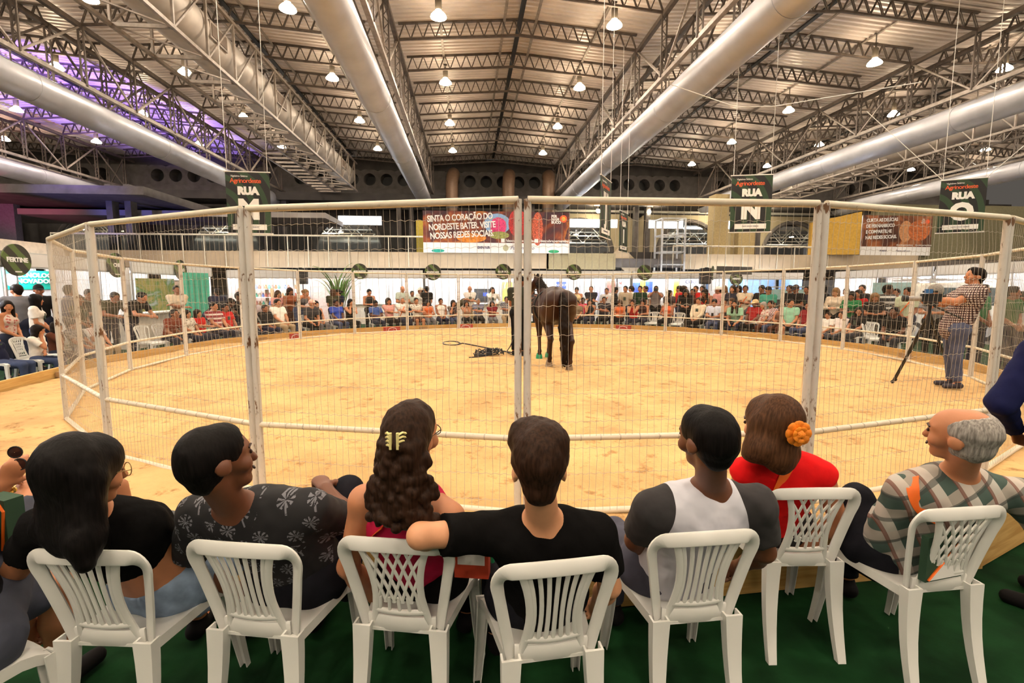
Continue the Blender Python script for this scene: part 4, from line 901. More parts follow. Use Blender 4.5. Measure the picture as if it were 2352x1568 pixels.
def body_prims(J, g=1.0, hands=(.6, .6), fine=False, fem=False, sc=1.0, feet=True):
    B = Blob(); up, x, f = torso_frame(J); bel = J['bel']; ch = J['ch']
    B.cap(J['hipL'], J['hipR'], .105*g*sc, None, f, .95, .05)
    B.cap(J['pel'], bel, .145*g*sc, .132*g*sc, f, .76, .06)
    B.cap(bel, ch, .132*g*sc, .152*g*sc, f, .72, .06)
    B.cap(ch, J['neck']-up*.06*sc, .15*g*sc, .085*g*sc, f, .7, .05); B.cap(ch-x*.085*sc*g+up*.03*sc, ch+x*.085*sc*g+up*.03*sc, .105*sc*g, None, f, .8, .05)
    for s in 'LR':
        sh, el, ha = J['sh'+s], J['el'+s], J['ha'+s]
        B.cap(J['neck']-up*.035*sc, sh, .05*sc, .058*sc*g, None, 1, .05)
        B.cap(sh, el, .056*sc*g, .041*sc*g, None, 1, .03); B.cap(el, el.lerp(ha, .35), .042*sc*g, .043*sc*g, None, 1, .02); B.cap(el.lerp(ha, .35), ha, .043*sc*g, .027*sc, None, 1, .02)
        d = J.get('hd'+s) or (ha-el).normalized(); nr = J.get('hn'+s) or (up*.5+x*(1 if s == 'R' else -1)*.8)
        hand_prims(B, ha, d, nr, hands[0 if s == 'L' else 1], J.get('hs'+s, 1), fine, sc)
        hp, kn, an = J['hip'+s], J['kn'+s], J['an'+s]
        B.cap(hp, kn, .088*sc*g, .058*sc, None, 1, .05); B.cap(kn, kn.lerp(an, .4), .054*sc, .055*sc, None, 1, .03); B.cap(kn.lerp(an, .4), an, .055*sc, .036*sc, None, 1, .03)
        fd = J['ft'+s]; B.cap(an-Vector((0, 0, .035*sc)), an+fd*.15*sc-Vector((0, 0, .055*sc)), .036*sc, .03*sc, None, 1, .03)
    if fem:
        for s in (-1, 1): B.ball(ch+f*.075*sc+x*s*.075*sc-up*.02*sc, .068*sc, None, 1, .05)
    hc = J['head']; R = J['hR']
    B.cap(J['neck']-up*.06*sc, hc+R @ Vector((0, -.022, -.055))*sc, .062*sc, .054*sc, None, 1, .035)
    head_prims(B, hc, R, .02, fine, sc); return B
def cloth_prims(J, kind, g=1.0, sc=1.0, fem=False, e=.012):
    B = Blob(); up, x, f = torso_frame(J); bel = J['bel']; ch = J['ch']
    if kind == 'sleeves':
        for s in 'LR':
            sh, el = J['sh'+s], J['el'+s]; m = (J['neck']-up*.05*sc).lerp(sh, .62); B.cap(m, sh, (.056+e)*sc, (.063*g+e)*sc, None, 1, .04); B.cap(sh, sh.lerp(el, .72), (.063*g+e)*sc, (.058*g+e*1.5)*sc, None, 1, .03, cut=True)
        return B
    if kind in ('tee', 'long', 'tank', 'crop', 'vest'):
        if kind != 'crop': B.cap(J['pel']-up*.02*sc, bel, (.150*g+e*1.4)*sc, (.14*g+e)*sc, f, .80, .06)
        B.cap(bel if kind != 'crop' else bel.lerp(ch, .15), ch, (.136*g+e)*sc, (.154*g+e)*sc, f, .75, .06, cut0=kind == 'crop')
        B.cap(ch, J['neck']-up*.075*sc, (.152*g+e)*sc, (.085*g+e)*sc, f, .73, .05, cut=False); B.cap(ch-x*.085*sc*g+up*.03*sc, ch+x*.085*sc*g+up*.03*sc, (.105*g+e)*sc, None, f, .84, .05)
        if fem:
            for s in (-1, 1): B.ball(ch+f*.078*sc+x*s*.075*sc-up*.02*sc, (.068+e)*sc, None, 1, .05)
        for s in 'LR':
            sh, el, ha = J['sh'+s], J['el'+s], J['ha'+s]
            if kind == 'tank': B.cap(ch+x*(.075 if s == 'R' else -.075)*sc, J['neck']-up*.04*sc+x*(.085 if s == 'R' else -.085)*sc, (.07+e)*sc, (.038+e)*sc, f, .9, .03); continue
            B.cap(J['neck']-up*.05*sc, sh, (.05+e)*sc, (.060*g+e)*sc, None, 1, .05)
            if kind == 'vest': continue
            if kind == 'long':
                B.cap(sh, el, (.059*g+e)*sc, (.045*g+e)*sc, None, 1, .03); B.cap(el, el.lerp(ha, .93), (.046*g+e)*sc, (.031+e)*sc, None, 1, .02, cut=True)
            else: B.cap(sh, sh.lerp(el, .68 if kind != 'crop' else .42), (.060*g+e)*sc, (.055*g+e*1.5)*sc, None, 1, .03, cut=True)
    elif kind in ('trousers', 'shorts'):
        B.cap(J['hipL'], J['hipR'], (.108*g+e)*sc, None, f, .97, .05); B.cap(J['pel']-up*.03*sc, J['pel'].lerp(bel, .45), (.148*g+e*.8)*sc, (.138*g+e*.6)*sc, f, .79, .05, cut=True)
        for s in 'LR':
            hp, kn, an = J['hip'+s], J['kn'+s], J['an'+s]
            if kind == 'shorts': B.cap(hp, hp.lerp(kn, .85), (.09*g+e)*sc, (.07+e)*sc, None, 1, .04, cut=True); continue
            B.cap(hp, kn, (.09*g+e)*sc, (.061+e)*sc, None, 1, .05); B.cap(kn, an+(kn-an).normalized()*.02, (.06+e)*sc, (.045+e)*sc, None, 1, .03, cut=True)
    elif kind in ('shoeL', 'shoeR'):
        for s in kind[-1]:
            an = J['an'+s]; fd = J['ft'+s]; z = Vector((0, 0, 1)); b = an-z*.048*sc
            B.cap(b-fd*.035*sc, b+fd*.16*sc-z*.008*sc, .044*sc, .038*sc, None, 1, .02); B.cap(an-z*.03*sc, an+z*.01*sc, .043*sc, .043*sc, None, 1, .02, cut=True)
    return B
def hair_prims(style, sc=1.0):
    """hair in the head's own frame (y forward, z up)"""
    B = Blob(); X = (1, 0, 0); c = lambda *p: Vector(p)*sc; r = lambda v: v*sc
    if style == 'buzz':
        B.cap(c(0, -.026, .04), c(0, .014, .044), r(.0955), r(.089), X, .865, .02); B.cap(c(0, -.05, .0), c(0, -.045, -.035), r(.066), r(.055), X, .95, .03); B.cap(c(0, .14, .045), c(0, .13, -.12), r(.085), r(.075), sub=True)
    elif style == 'short':
        B.cap(c(0, -.026, .045), c(0, .025, .055), r(.102), r(.092), X, .88, .02); B.cap(c(0, -.06, .0), c(0, -.06, -.045), r(.07), r(.052), X, .95, .03); B.cap(c(0, .15, .03), c(0, .14, -.12), r(.092), r(.08), sub=True)
    elif style == 'quiff':
        B.cap(c(0, -.02, .07), c(0, .03, .085), r(.094), r(.085), X, .96, .03); B.cap(c(-.04, .03, .11), c(.03, -.02, .105), r(.058), r(.062), None, 1, .03); B.cap(c(0, -.03, .035), c(0, -.04, -.03), r(.093), r(.066), X, .865, .03); B.cap(c(0, .15, .0), c(0, .14, -.12), r(.09), r(.08), sub=True)
    elif style in ('long', 'bob', 'verylong'):
        B.cap(c(0, -.026, .05), c(0, .018, .05), r(.106), r(.096), X, .9, .02)
        L = {'long': -.27, 'bob': -.12, 'verylong': -.42}[style]; wd = {'long': .085, 'bob': .095, 'verylong': .12}[style]
        for s in (-1, 1): B.cap(c(s*.062, -.01, .0), c(s*wd*.9, .0 if style != 'verylong' else -.06, L), r(.05), r(.034), None, 1, .05)
        B.cap(c(0, -.055, .02), c(0, -.085, L), r(.09), r(.06 if style != 'verylong' else .1), (0, 1, 0), .7, .05)
        if style == 'bob': B.cap(c(-.07, -.045, L*.8), c(.07, -.045, L*.8), r(.05), r(.05), None, 1, .05)
        B.cap(c(0, .155, .0), c(0, .16, -.3), r(.088), r(.1), sub=True)
    elif style == 'curly':
        rs = random.Random(4); B.cap(c(0, -.026, .045), c(0, .018, .05), r(.1), r(.092), X, .88, .02)
        for i in range(330):
            a = rs.uniform(-1, 1); z = rs.uniform(-.27, .03); w_ = .07+.055*min(1, max(0, -z)/.2); B.ball(c(a*w_*1.05, -.075-.05*rs.random()*(1-a*a)-.02*(1-a*a), z), r(rs.uniform(.011, .022)), None, 1, .004)
        B.cap(c(0, -.05, .0), c(0, -.06, -.22), r(.075), r(.07), None, 1, .04); B.cap(c(0, .155, .0), c(0, .16, -.3), r(.088), r(.1), sub=True)
    elif style == 'bun':
        B.cap(c(0, -.026, .045), c(0, .018, .05), r(.1), r(.093), X, .88, .02); B.ball(c(0, -.14, .03), r(.05), None, 1, .02); B.cap(c(0, -.06, .0), c(0, -.06, -.04), r(.07), r(.05), X, .95, .03); B.cap(c(0, .15, .02), c(0, .14, -.12), r(.088), r(.08), sub=True)
    elif style == 'afro':
        B.ball(c(0, -.03, .055), r(.15), None, 1, .02); B.cap(c(0, .17, -.01), c(0, .17, -.15), r(.11), r(.1), sub=True)
    elif style == 'fringe':                                           # balding: grey ring round the back
        B.cap(c(0, -.028, .03), c(0, -.03, -.01), r(.0965), r(.08), X, .875, .02); B.cap(c(0, .0, .165), c(0, .08, .13), r(.092), r(.11), sub=True); B.cap(c(0, .15, .0), c(0, .14, -.12), r(.115), r(.1), sub=True)
    elif style == 'cap':
        B.cap(c(0, -.02, .055), c(0, .018, .06), r(.103), r(.096), X, .9, .02); B.cap(c(0, .07, .05), c(0, .17, .03), r(.075), r(.05), (0, 0, 1), .22, .01); B.cap(c(0, 0, .03), c(0, 0, -.2), r(.2), r(.2), sub=True, k=.01, cut0=True)
    return B
# face details shared by every figure: brows, eyes, lips
def face_mesh():
    mb = MB()
    for s in (-1, 1):
        mb.ball((s*.033, .0945, .012), .0105, 8, 6, (1.25, .6, .75)); mb.tube([(s*.05, .086, .030), (s*.034, .1, .037), (s*.016, .1015, .033)], .0042, 5)
    mb.tube([(-.021, .1, -.052), (0, .1055, -.051), (.021, .1, -.052)], .0045, 5); return mb.mesh('facial_features', True)
FACE = face_mesh(); m_face = M('dark_facial_features', (.04, .018, .012), .5)
SKINS = [lin(c) for c in ((.86, .62, .46), (.74, .49, .34), (.60, .37, .24), (.42, .25, .16), (.30, .18, .12))]
m_skin = [M('skin_tone_%d' % i, tuple(min(1, v) for v in c), .5, var=.06, scale=20) for i, c in enumerate(SKINS)]
HAIRC = {'black': (.0055, .0042, .004), 'dark': (.012, .007, .005), 'brown': (.030, .014, .008), 'chestnut': (.065, .028, .012), 'blonde': (.26, .14, .055), 'grey': (.34, .31, .28), 'white': (.75, .72, .68), 'red': (.45, .04, .03)}
def hair_mat(col, name=None):
    name = name or 'hair_'+col
    if name in MATS: return MATS[name]
    m = bpy.data.materials.new(name); nt, b = nodes(m); N = nt.nodes; L = nt.links; c = HAIRC[col]
    tc = N.new('ShaderNodeTexCoord'); mp = N.new('ShaderNodeMapping'); mp.inputs['Scale'].default_value = (90, 90, 7); L.new(tc.outputs['Object'], mp.inputs[0])
    no = N.new('ShaderNodeTexNoise'); no.inputs['Scale'].default_value = 1.5; no.inputs['Detail'].default_value = 5; L.new(mp.outputs[0], no.inputs['Vector'])
    r = N.new('ShaderNodeValToRGB'); r.color_ramp.elements[0].position = .35; r.color_ramp.elements[1].position = .72; r.color_ramp.elements[0].color = (*[v*.55 for v in c], 1); r.color_ramp.elements[1].color = (*[v*1.5 for v in c], 1); L.new(no.outputs['Fac'], r.inputs['Fac']); L.new(r.outputs['Color'], b.inputs['Base Color'])
    bp = N.new('ShaderNodeBump'); bp.inputs['Strength'].default_value = .5; bp.inputs['Distance'].default_value = .004; L.new(no.outputs['Fac'], bp.inputs['Height']); L.new(bp.outputs['Normal'], b.inputs['Normal'])
    b.inputs['Roughness'].default_value = .5; b.inputs['Specular IOR Level'].default_value = .10; MATS[name] = m; return m
HAIRM = {}
def hair_mesh(style, h=.012):
    if (style, h) not in HAIRM: HAIRM[(style, h)] = hair_prims(style).mesh('hair', h, (.004, 60) if style in ('curly', 'afro', 'quiff') else (.0015, 70))
    return HAIRM[(style, h)]
def headmat(J, sc=1.0): return Matrix.Translation(J['head']) @ J['hR'].to_4x4() @ Matrix.Scale(sc, 4)
# ---------------------------------------------------------------- stock poses for the crowd (origin on the floor below the hips, facing +y)
V3 = Vector
def sitting(lean=-.10, arms='lap', kneegap=.12, look=(0, -.05), foot=.42, spread=.0):
    J = {}; J['pel'] = V3((0, 0, .53)); J['bel'] = V3((0, lean*.35, .72)); J['ch'] = V3((0, lean*.9, .90)); J['neck'] = V3((0, lean*1.35, 1.055)); J['head'] = V3((0, lean*1.35+.045, 1.175)); J['hR'] = rot(look[0], look[1])
    J['shL'] = V3((-.175, lean*1.15, 1.0)); J['shR'] = V3((.175, lean*1.15, 1.0)); J['hipL'] = V3((-.09, .03, .51)); J['hipR'] = V3((.09, .03, .51))
    for s, g in (('L', -1), ('R', 1)):
        J['kn'+s] = V3((g*(kneegap+spread), .43, .49)); J['an'+s] = V3((g*(kneegap+spread*.6), foot, .1)); J['ft'+s] = V3((g*.15, 1, 0)).normalized()
    tg = {'lap': ((-.09, .24, .63), (.09, .24, .63)), 'phone': ((-.06, .26, .74), (.06, .27, .74)), 'crossed': ((.13, .17, .84), (-.13, .19, .80)), 'knees': ((-.12, .42, .58), (.12, .42, .58)),
          'chin': ((.08, .20, .68), (.05, .13+lean, 1.03)), 'both': ((-.05, .12+lean, 1.05), (.05, .12+lean, 1.05)), 'behind': ((-.07, lean*1.4-.06, 1.17), (.07, lean*1.4-.06, 1.17)), 'side': ((-.12, .24, .62), (.34, .05, .60))}[arms]
    pole = {'crossed': ((-1, -.4, -.6), (1, -.4, -.6)), 'behind': ((-1, 0, .2), (1, 0, .2)), 'chin': ((-1, -.5, -1), (.5, .1, -1)), 'both': ((-.6, .2, -1), (.6, .2, -1))}.get(arms, ((-1, -1, -.4), (1, -1, -.4)))
    for i, s in enumerate('LR'): J['el'+s], J['ha'+s] = ik(J['sh'+s], tg[i], .29, .25, pole[i])
    return J
def standing(arms='down', bend=0, look=(0, -.04)):
    J = {}; y1 = bend*.25; J['pel'] = V3((0, -bend*.08, .95)); J['bel'] = V3((0, y1*.3, 1.10-bend*.02)); J['ch'] = V3((0, y1*1.1, 1.29-bend*.08)); J['neck'] = V3((0, y1*1.9, 1.455-bend*.2)); J['head'] = V3((0, y1*2.2+.035, 1.58-bend*.26)); J['hR'] = rot(look[0], look[1]-bend*.5)
    J['shL'] = V3((-.185, y1*1.6, 1.395-bend*.16)); J['shR'] = V3((.185, y1*1.6, 1.395-bend*.16)); J['hipL'] = V3((-.09, -bend*.08, .91)); J['hipR'] = V3((.09, -bend*.08, .91))
    for s, g in (('L', -1), ('R', 1)): J['kn'+s] = V3((g*.1, .02, .49)); J['an'+s] = V3((g*.11, -.02, .09)); J['ft'+s] = V3((g*.2, 1, 0)).normalized()
    z = 1.395-bend*.16
    tg = {'down': ((-.24, .08, .84), (.24, .08, .84)), 'crossed': ((.14, .2, 1.18), (-.14, .22, 1.13)), 'phone': ((-.07, .27, 1.12), (.07, .28, 1.12)), 'hip': ((-.17, .05, 1.0), (.06, .13, 1.50)), 'camera': ((-.06, .2, 1.5), (.07, .2, 1.5)), 'reach': ((-.1, .42+y1, 1.0), (.12, .42+y1, 1.02)), 'clasp': ((-.05, .2, .95), (.05, .2, .95))}[arms]
    pole = {'crossed': ((-1, -.4, -.6), (1, -.4, -.6)), 'hip': ((-1, -.6, 0), (.6, .2, -1)), 'camera': ((-1, .2, -1), (1, .2, -1))}.get(arms, ((-1, -1, -.3), (1, -1, -.3)))
    for i, s in enumerate('LR'): J['el'+s], J['ha'+s] = ik(J['sh'+s], tg[i], .3, .26, pole[i])
    return J
POSES = {'s_lap': sitting(), 's_phone': sitting(-.06, 'phone', look=(0, -.35)), 's_cross': sitting(-.12, 'crossed'), 's_chin': sitting(.02, 'chin', look=(.1, -.1)), 's_knees': sitting(.16, 'knees', look=(0, .1)), 's_both': sitting(.06, 'both'),
         's_behind': sitting(-.16, 'behind'), 's_side': sitting(-.1, 'side', spread=.05), 's_out': sitting(.1, 'both', foot=.62), 's_left': sitting(-.08, 'lap', look=(.6, 0)), 's_right': sitting(-.08, 'cross' if 0 else 'lap', look=(-.6, 0)),
         't_down': standing(), 't_cross': standing('crossed'), 't_phone': standing('phone', look=(0, -.3)), 't_hip': standing('hip', look=(.2, 0)), 't_bend': standing('reach', 1.0), 't_lean': standing('reach', .5), 't_cam': standing('camera'), 't_left': standing('clasp', look=(.7, 0)), 't_right': standing('clasp', look=(-.7, 0))}
CACHE = {}
def stock(pose, what, fem):
    k = (pose, what, fem)
    if k not in CACHE:
        J = POSES[pose]
        B = body_prims(J, .92 if fem else 1.0, fem=fem) if what == 'body' else cloth_prims(J, what, .92 if fem else 1.0, fem=fem)
        CACHE[k] = B.mesh({'tee': 'shirt', 'long': 'shirt', 'tank': 'top', 'shoeL': 'shoe', 'shoeR': 'shoe'}.get(what, what), .0145)
    return CACHE[k]
def cloth_mat(c):
    if isinstance(c, bpy.types.Material): return c
    return M('cloth_%02d_%02d_%02d' % tuple(int(v*99) for v in c), lin(c), .85, var=.10, scale=14, bump=.15, spec=.2)
def person(loc, rz, pose, label, shirt=(.8, .8, .8), pants=(.15, .16, .2), skin=1, hair='short', hc='dark', top='tee', fem=False, sc=1.0, low='trousers', shoe=(.12, .1, .1), cap=None, group='audience around the ring', extra=None):
    o = tag(empty('person', loc, rz), label, 'person', group); o.scale = (sc, sc, sc); J = POSES[pose]
    put('body', stock(pose, 'body', fem), m_skin[skin], o)
    put('shirt' if top != 'tank' else 'top', stock(pose, top, fem), cloth_mat(shirt), o)
    put(low, stock(pose, low, fem), cloth_mat(pants), o); put('shoe', stock(pose, 'shoeL', fem), cloth_mat(shoe), o); put('shoe', stock(pose, 'shoeR', fem), cloth_mat(shoe), o)
    hm = headmat(J); put('facial_features', FACE, m_face, o, mw=hm)
    if hair: put('hair' if hair != 'cap' else 'cap', hair_mesh(hair), hair_mat(hc) if hair != 'cap' else cloth_mat(cap or (.1, .1, .1)), o, mw=hm)
    if hair == 'cap': put('hair', hair_mesh('buzz'), hair_mat(hc), o, mw=hm)
    if extra == 'badge':
        ch = J['ch']+torso_frame(J)[2]*.15; MB().box((0, 0, 0), (.09, .008, .13)).build('badge', M('dark_badge', (.03, .06, .04), .5), o, loc=ch-Vector((0, 0, .06))); 
    who = ' '.join(label.split(',')[0].replace('person in ', '').split()[:9]); MW = Matrix.Translation(loc) @ Matrix.Rotation(rz, 4, 'Z') @ Matrix.Scale(sc, 4)
    if extra == 'phone': q = tag(MB().box((0, 0, 0), (.075, .012, .15)).build('phone', m_black), 'dark phone held by the '+who, 'phone', 'phones in the audience'); q.matrix_basis = MW @ Matrix.Translation((J['haR']+J['haL'])/2+Vector((0, .09, .05)))
    if extra == 'camera':
        q = tag(empty('photo_camera'), 'black photo camera raised by the '+who, 'camera'); q.matrix_basis = MW @ Matrix.Translation(J['head']+Vector((0, .19, 0)))
        MB().box((0, 0, 0), (.15, .08, .11)).build('camera_body', m_black, q); MB().tube([(0, .04, 0), (0, .2, 0)], .045, 12).build('lens_barrel', m_black, q)
    if extra == 'paper': q = tag(MB().box((0, 0, 0), (.22, .3, .01)).build('folder', m_print), 'white folder on the lap of the '+who, 'folder', 'folders in the audience'); q.matrix_basis = MW @ Matrix.Translation((0, .33, .63))
    if extra == 'strap':
        up, x, f = torso_frame(J); MB().tube([J['shL']+f*.0+up*.06+x*.06, J['ch']+f*.155+x*-.02, J['bel']+f*.15+x*.1, J['pel']+x*.17+f*.05], .018, 6).build('strap', M('orange_strap', (.85, .16, .01), .6), o)
    return o
# ================================================================ HORSE, HANDLER, CAMERA OPERATOR
m_horse = M('dark_bay_coat', (.034, .010, .004), .42, var=.4, scale=3, spec=.3); m_hoof = M('hoof_horn', (.22, .15, .09), .6); m_boot = M('green_hoof_boot', (.01, .28, .12), .5); m_tail = hair_mat('dark', 'horse_tail_hair')
def horse():
    p = Vector((.90, 9.1, SAND)); q = Vector((.70, 10.55, SAND)); o = tag(empty('horse', p, atan2(p.x-q.x, q.y-p.y)), 'dark bay horse standing in the pen, seen from behind, green boots on front hooves', 'horse')
    B = Blob(); X = (1, 0, 0)
    B.cap((0, .35, 1.12), (0, 1.15, 1.10), .315, .28, X, 1.0, .06); B.cap((0, .08, 1.27), (0, .55, 1.30), .24, .24, X, 1.1, .08)
    for s in (-1, 1): B.cap((s*.13, -.03, 1.27), (s*.16, .12, 1.02), .195, .16, None, 1, .08)
    B.cap((0, .15, 1.42), (0, .6, 1.40), .11, .13, None, 1, .1)
    B.ball((0, 1.28, 1.08), .27, X, .95, .06); B.cap((0, .8, 1.34), (0, 1.3, 1.42), .13, .13, None, 1, .1)
    hoofs = []
    for s, dy in ((1, -.26), (-1, .26)):
        st_, hk, ft, pa = (s*.17, .26+dy*.3, .9), (s*.145, -.10+dy*.85, .55), (s*.135, -.03+dy, .17), (s*.135, .02+dy, .08)
        B.cap((s*.16, .12, 1.08), st_, .19, .125, None, 1, .06); B.cap(st_, hk, .115, .052, None, 1, .04); B.ball(hk, .058, None, 1, .03); B.cap(hk, ft, .042, .036, None, 1, .03); B.ball(ft, .044, None, 1, .02); B.cap(ft, pa, .038, .042, None, 1, .02)
        hoofs.append((pa, m_hoof))
    for s, dy in ((1, .12), (-1, -.06)):
        el, kn, ft, pa = (s*.15, 1.30+dy*.2, .92), (s*.125, 1.40+dy*.8, .52), (s*.12, 1.39+dy, .17), (s*.12, 1.43+dy, .08)
        B.cap((s*.15, 1.25, 1.2), el, .15, .12, None, 1, .06); B.cap(el, kn, .1, .05, None, 1, .04); B.ball(kn, .052, None, 1, .02); B.cap(kn, ft, .038, .034, None, 1, .02); B.ball(ft, .042, None, 1, .02); B.cap(ft, pa, .036, .042, None, 1, .02)
        hoofs.append((pa, m_boot))
    B.cap((0, 1.3, 1.28), (-.08, 1.78, 1.66), .21, .115, X, .62, .08); B.cap((-.08, 1.76, 1.68), (-.20, 2.05, 1.5), .105, .075, None, 1, .05); B.cap((-.20, 2.05, 1.5), (-.26, 2.2, 1.40), .075, .06, None, 1, .04)
    for s in (-1, 1): B.cap((-.08+s*.065, 1.75, 1.74), (-.08+s*.085, 1.74, 1.84), .032, .012, (0, 1, 0), .6, .02)
    put('body', B.mesh('body', .014), m_horse, o)
    T = Blob(); T.cap((0, -.20, 1.40), (.0, -.27, 1.25), .05, .075, None, 1, .03).cap((.0, -.27, 1.25), (.01, -.31, .8), .075, .105, None, 1, .04).cap((.01, -.31, .8), (.03, -.29, .4), .105, .075, None, 1, .04).cap((.03, -.29, .4), (.03, -.27, .1), .075, .03, None, 1, .04)
    put('tail', T.mesh('tail', .014, (.012, 45)), m_tail, o)
    tw_ = MB()
    for k in range(26):
        rr = random.Random(k); x0 = rr.uniform(-.08, .08); tw_.tube([(x0*.6, -.3+rr.uniform(-.06, .04), .9), (x0+.02, -.3+rr.uniform(-.06, .05), .5), (x0*.8+.03, -.28+rr.uniform(-.04, .05), rr.uniform(.03, .18))], [.012, .01, .003], 5)
    tw_.build('tail_strands', m_tail, o, kind='stuff')
    Mn = Blob()
    for k in range(14): t = k/13; c = Vector((-.01, 1.15, 1.53)).lerp(Vector((-.08, 1.8, 1.82)), t); Mn.cap(c, c+Vector((-.09, .02, -.14)), .03, .018, None, 1, .02)
    put('mane', Mn.mesh('mane', .014, (.006, 60)), m_tail, o)
    for pa, mt in hoofs:
        MB().lathe([(.075, -.08), (.07, -.03), (.055, .03), (.03, .05)], 14, cap=True).build('hoof' if mt is m_hoof else 'hoof_boot', mt, o, smooth=True, loc=(pa[0], pa[1]+.015, pa[2]))
    MB().tube([(.315*cos(a), .98+.02*cos(a), 1.13+.345*sin(a)) for a in [2*pi*i/24 for i in range(24)]], .02, 5, closed=True).build('surcingle', m_black, o, smooth=True)
    MB().tube([(-.08-.12*cos(a), 1.93+.02*sin(a), 1.58+.11*sin(a)) for a in [2*pi*i/14 for i in range(14)]], .012, 5, closed=True).build('halter', m_black, o)
    return o
horse()
m_olive = M('black_olive_shirt', (.022, .024, .012), .85, var=.2, scale=10, bump=.2)
hp = person((.16, 11.0, SAND), -.25, 't_right', 'handler in dark olive shirt with white back print, standing at the horse’s left', m_olive, (.05, .05, .06), 2, 'short', 'black', 'tee', False, 1.05, group='people inside the ring')
rr = random.Random(2)
mbx = MB()
for k in range(6): a = k*1.1; mbx.tube([(-.02+.05*cos(a), -.165, 1.30+.06*sin(a)), (-.02+.09*cos(a+.5), -.166, 1.30+.09*sin(a+.5))], .008, 4)
mbx.build('back_print', m_print, hp)
ld = tag(empty('lead_rope', (0, 0, 0)), 'dark lead rope hanging from the handler’s hand to the sand', 'rope')
MB().tube([at(1179, 725, 10.9), at(1181, 750, 10.9), at(1180, 775, 10.85), at(1172, 795, 10.7), on(1163, 808, SAND+.03), on(1178, 815, SAND+.02), on(1205, 817, SAND+.02)], .012, 6).build('rope', m_black, ld, smooth=True)
def check_mat(name, a, b, c, sc, sc2=None):
    m = bpy.data.materials.new(name); nt, bs = nodes(m); N = nt.nodes; L = nt.links; tc = N.new('ShaderNodeTexCoord'); sx = N.new('ShaderNodeSeparateXYZ'); L.new(tc.outputs['Object'], sx.inputs[0])
    u = math_node(N, L, 'ADD', sx.outputs[0], sx.outputs[1])
    f1 = math_node(N, L, 'GREATER_THAN', math_node(N, L, 'FRACT', math_node(N, L, 'MULTIPLY', u, sc)), .5); f2 = math_node(N, L, 'GREATER_THAN', math_node(N, L, 'FRACT', math_node(N, L, 'MULTIPLY', sx.outputs[2], sc)), .5)
    c1 = mix_col(N, L, f1, a, b); c2 = mix_col(N, L, f1, b, c); L.new(mix_col(N, L, f2, c1, c2), bs.inputs['Base Color']); bs.inputs['Roughness'].default_value = .85; return m
m_check = check_mat('brown_white_check', (.70, .62, .56), (.13, .055, .045), (.02, .012, .014), 29)
m_jean = M('blue_denim', (.085, .10, .17), .9, var=.35, scale=7, bump=.2)
def operator():
    J = standing('reach', -.32, look=(.1, .02)); J['elL'], J['haL'] = ik(J['shL'], (-.10, .36, 1.34), .3, .26, (-1, -.5, -1)); J['elR'], J['haR'] = ik(J['shR'], (.16, .32, 1.30), .3, .26, (1, -.4, -1))
    o = tag(empty('person', (6.78, 7.34, SAND), 1.2), 'person in brown checked shirt and jeans operating a camera inside the pen', 'person', 'people inside the ring'); o.scale = (1.01,)*3
    put('body', body_prims(J, 1.28).mesh('body', .0105), m_skin[1], o); put('shirt', cloth_prims(J, 'tee', 1.34, e=.018).mesh('shirt', .0105, (.004, 40)), m_check, o); put('trousers', cloth_prims(J, 'trousers', 1.26).mesh('trousers', .0105, (.004, 38)), m_jean, o)
    [put('shoe', cloth_prims(J, 'shoe'+q).mesh('shoe', .0105), M('navy_shoe', (.03, .025, .04), .6), o) for q in 'LR']; put('hair', hair_mesh('short', .0105), hair_mat('dark'), o, mw=headmat(J)); put('facial_features', FACE, m_face, o, mw=headmat(J))
    MB().box((.07, -.18, .93), (.10, .02, .07)).build('wallet', M('tan_wallet', (.6, .38, .24), .6), o)
operator()
cc = at(2138, 690, 6.9); trp = tag(empty('camera_tripod', (cc.x, cc.y, SAND)), 'black camera tripod with spread legs beside the checked-shirt operator', 'tripod')
hub = Vector((0, 0, cc.z-SAND-.18)); feet = [on(2056, 874, SAND)-Vector((cc.x, cc.y, SAND)), on(2184, 868, SAND)-Vector((cc.x, cc.y, SAND)), Vector((.15, .75, 0))]
for f_ in feet:
    l = MB().tube([hub, hub.lerp(f_, .55)], .02, 8).build('leg', m_black, trp); MB().tube([hub.lerp(f_, .5), f_+Vector((0, 0, .02))], .014, 8).build('lower_tube', m_black, l); MB().ball(f_+Vector((0, 0, .02)), .028, 8, 6).build('rubber_foot', m_black, l)
MB().tube([hub-Vector((0, 0, .35)), hub+Vector((0, 0, .1))], .022, 8).build('centre_column', m_black, trp); MB().box(hub+Vector((0, 0, .13)), (.12, .12, .06)).build('pan_head', m_black, trp); MB().tube([hub+Vector((.05, 0, .1)), hub+Vector((.38, -.12, -.08))], .012, 6).build('pan_handle', m_black, trp)
vc = tag(empty('video_camera', (cc.x, cc.y, cc.z), 1.15), 'black shoulder video camera with long pale lens on the tripod', 'camera'); vc.scale = (.66,)*3
MB().box((0, 0, .06), (.15, .34, .17)).build('camera_body', m_black, vc); MB().box((0, .02, .19), (.05, .26, .04)).build('top_handle', m_black, vc); MB().tube([(0, .16, .04), (0, .42, .04)], .055, 14).build('lens', M('lens_grey', (.35, .32, .3), .4), vc); MB().tube([(0, .40, .04), (0, .50, .04)], .07, 14).build('lens_hood', m_black, vc); MB().box((-.1, .08, .2), (.1, .12, .09)).build('viewfinder', M('blue_screen', (.05, .15, .35), .2), vc)
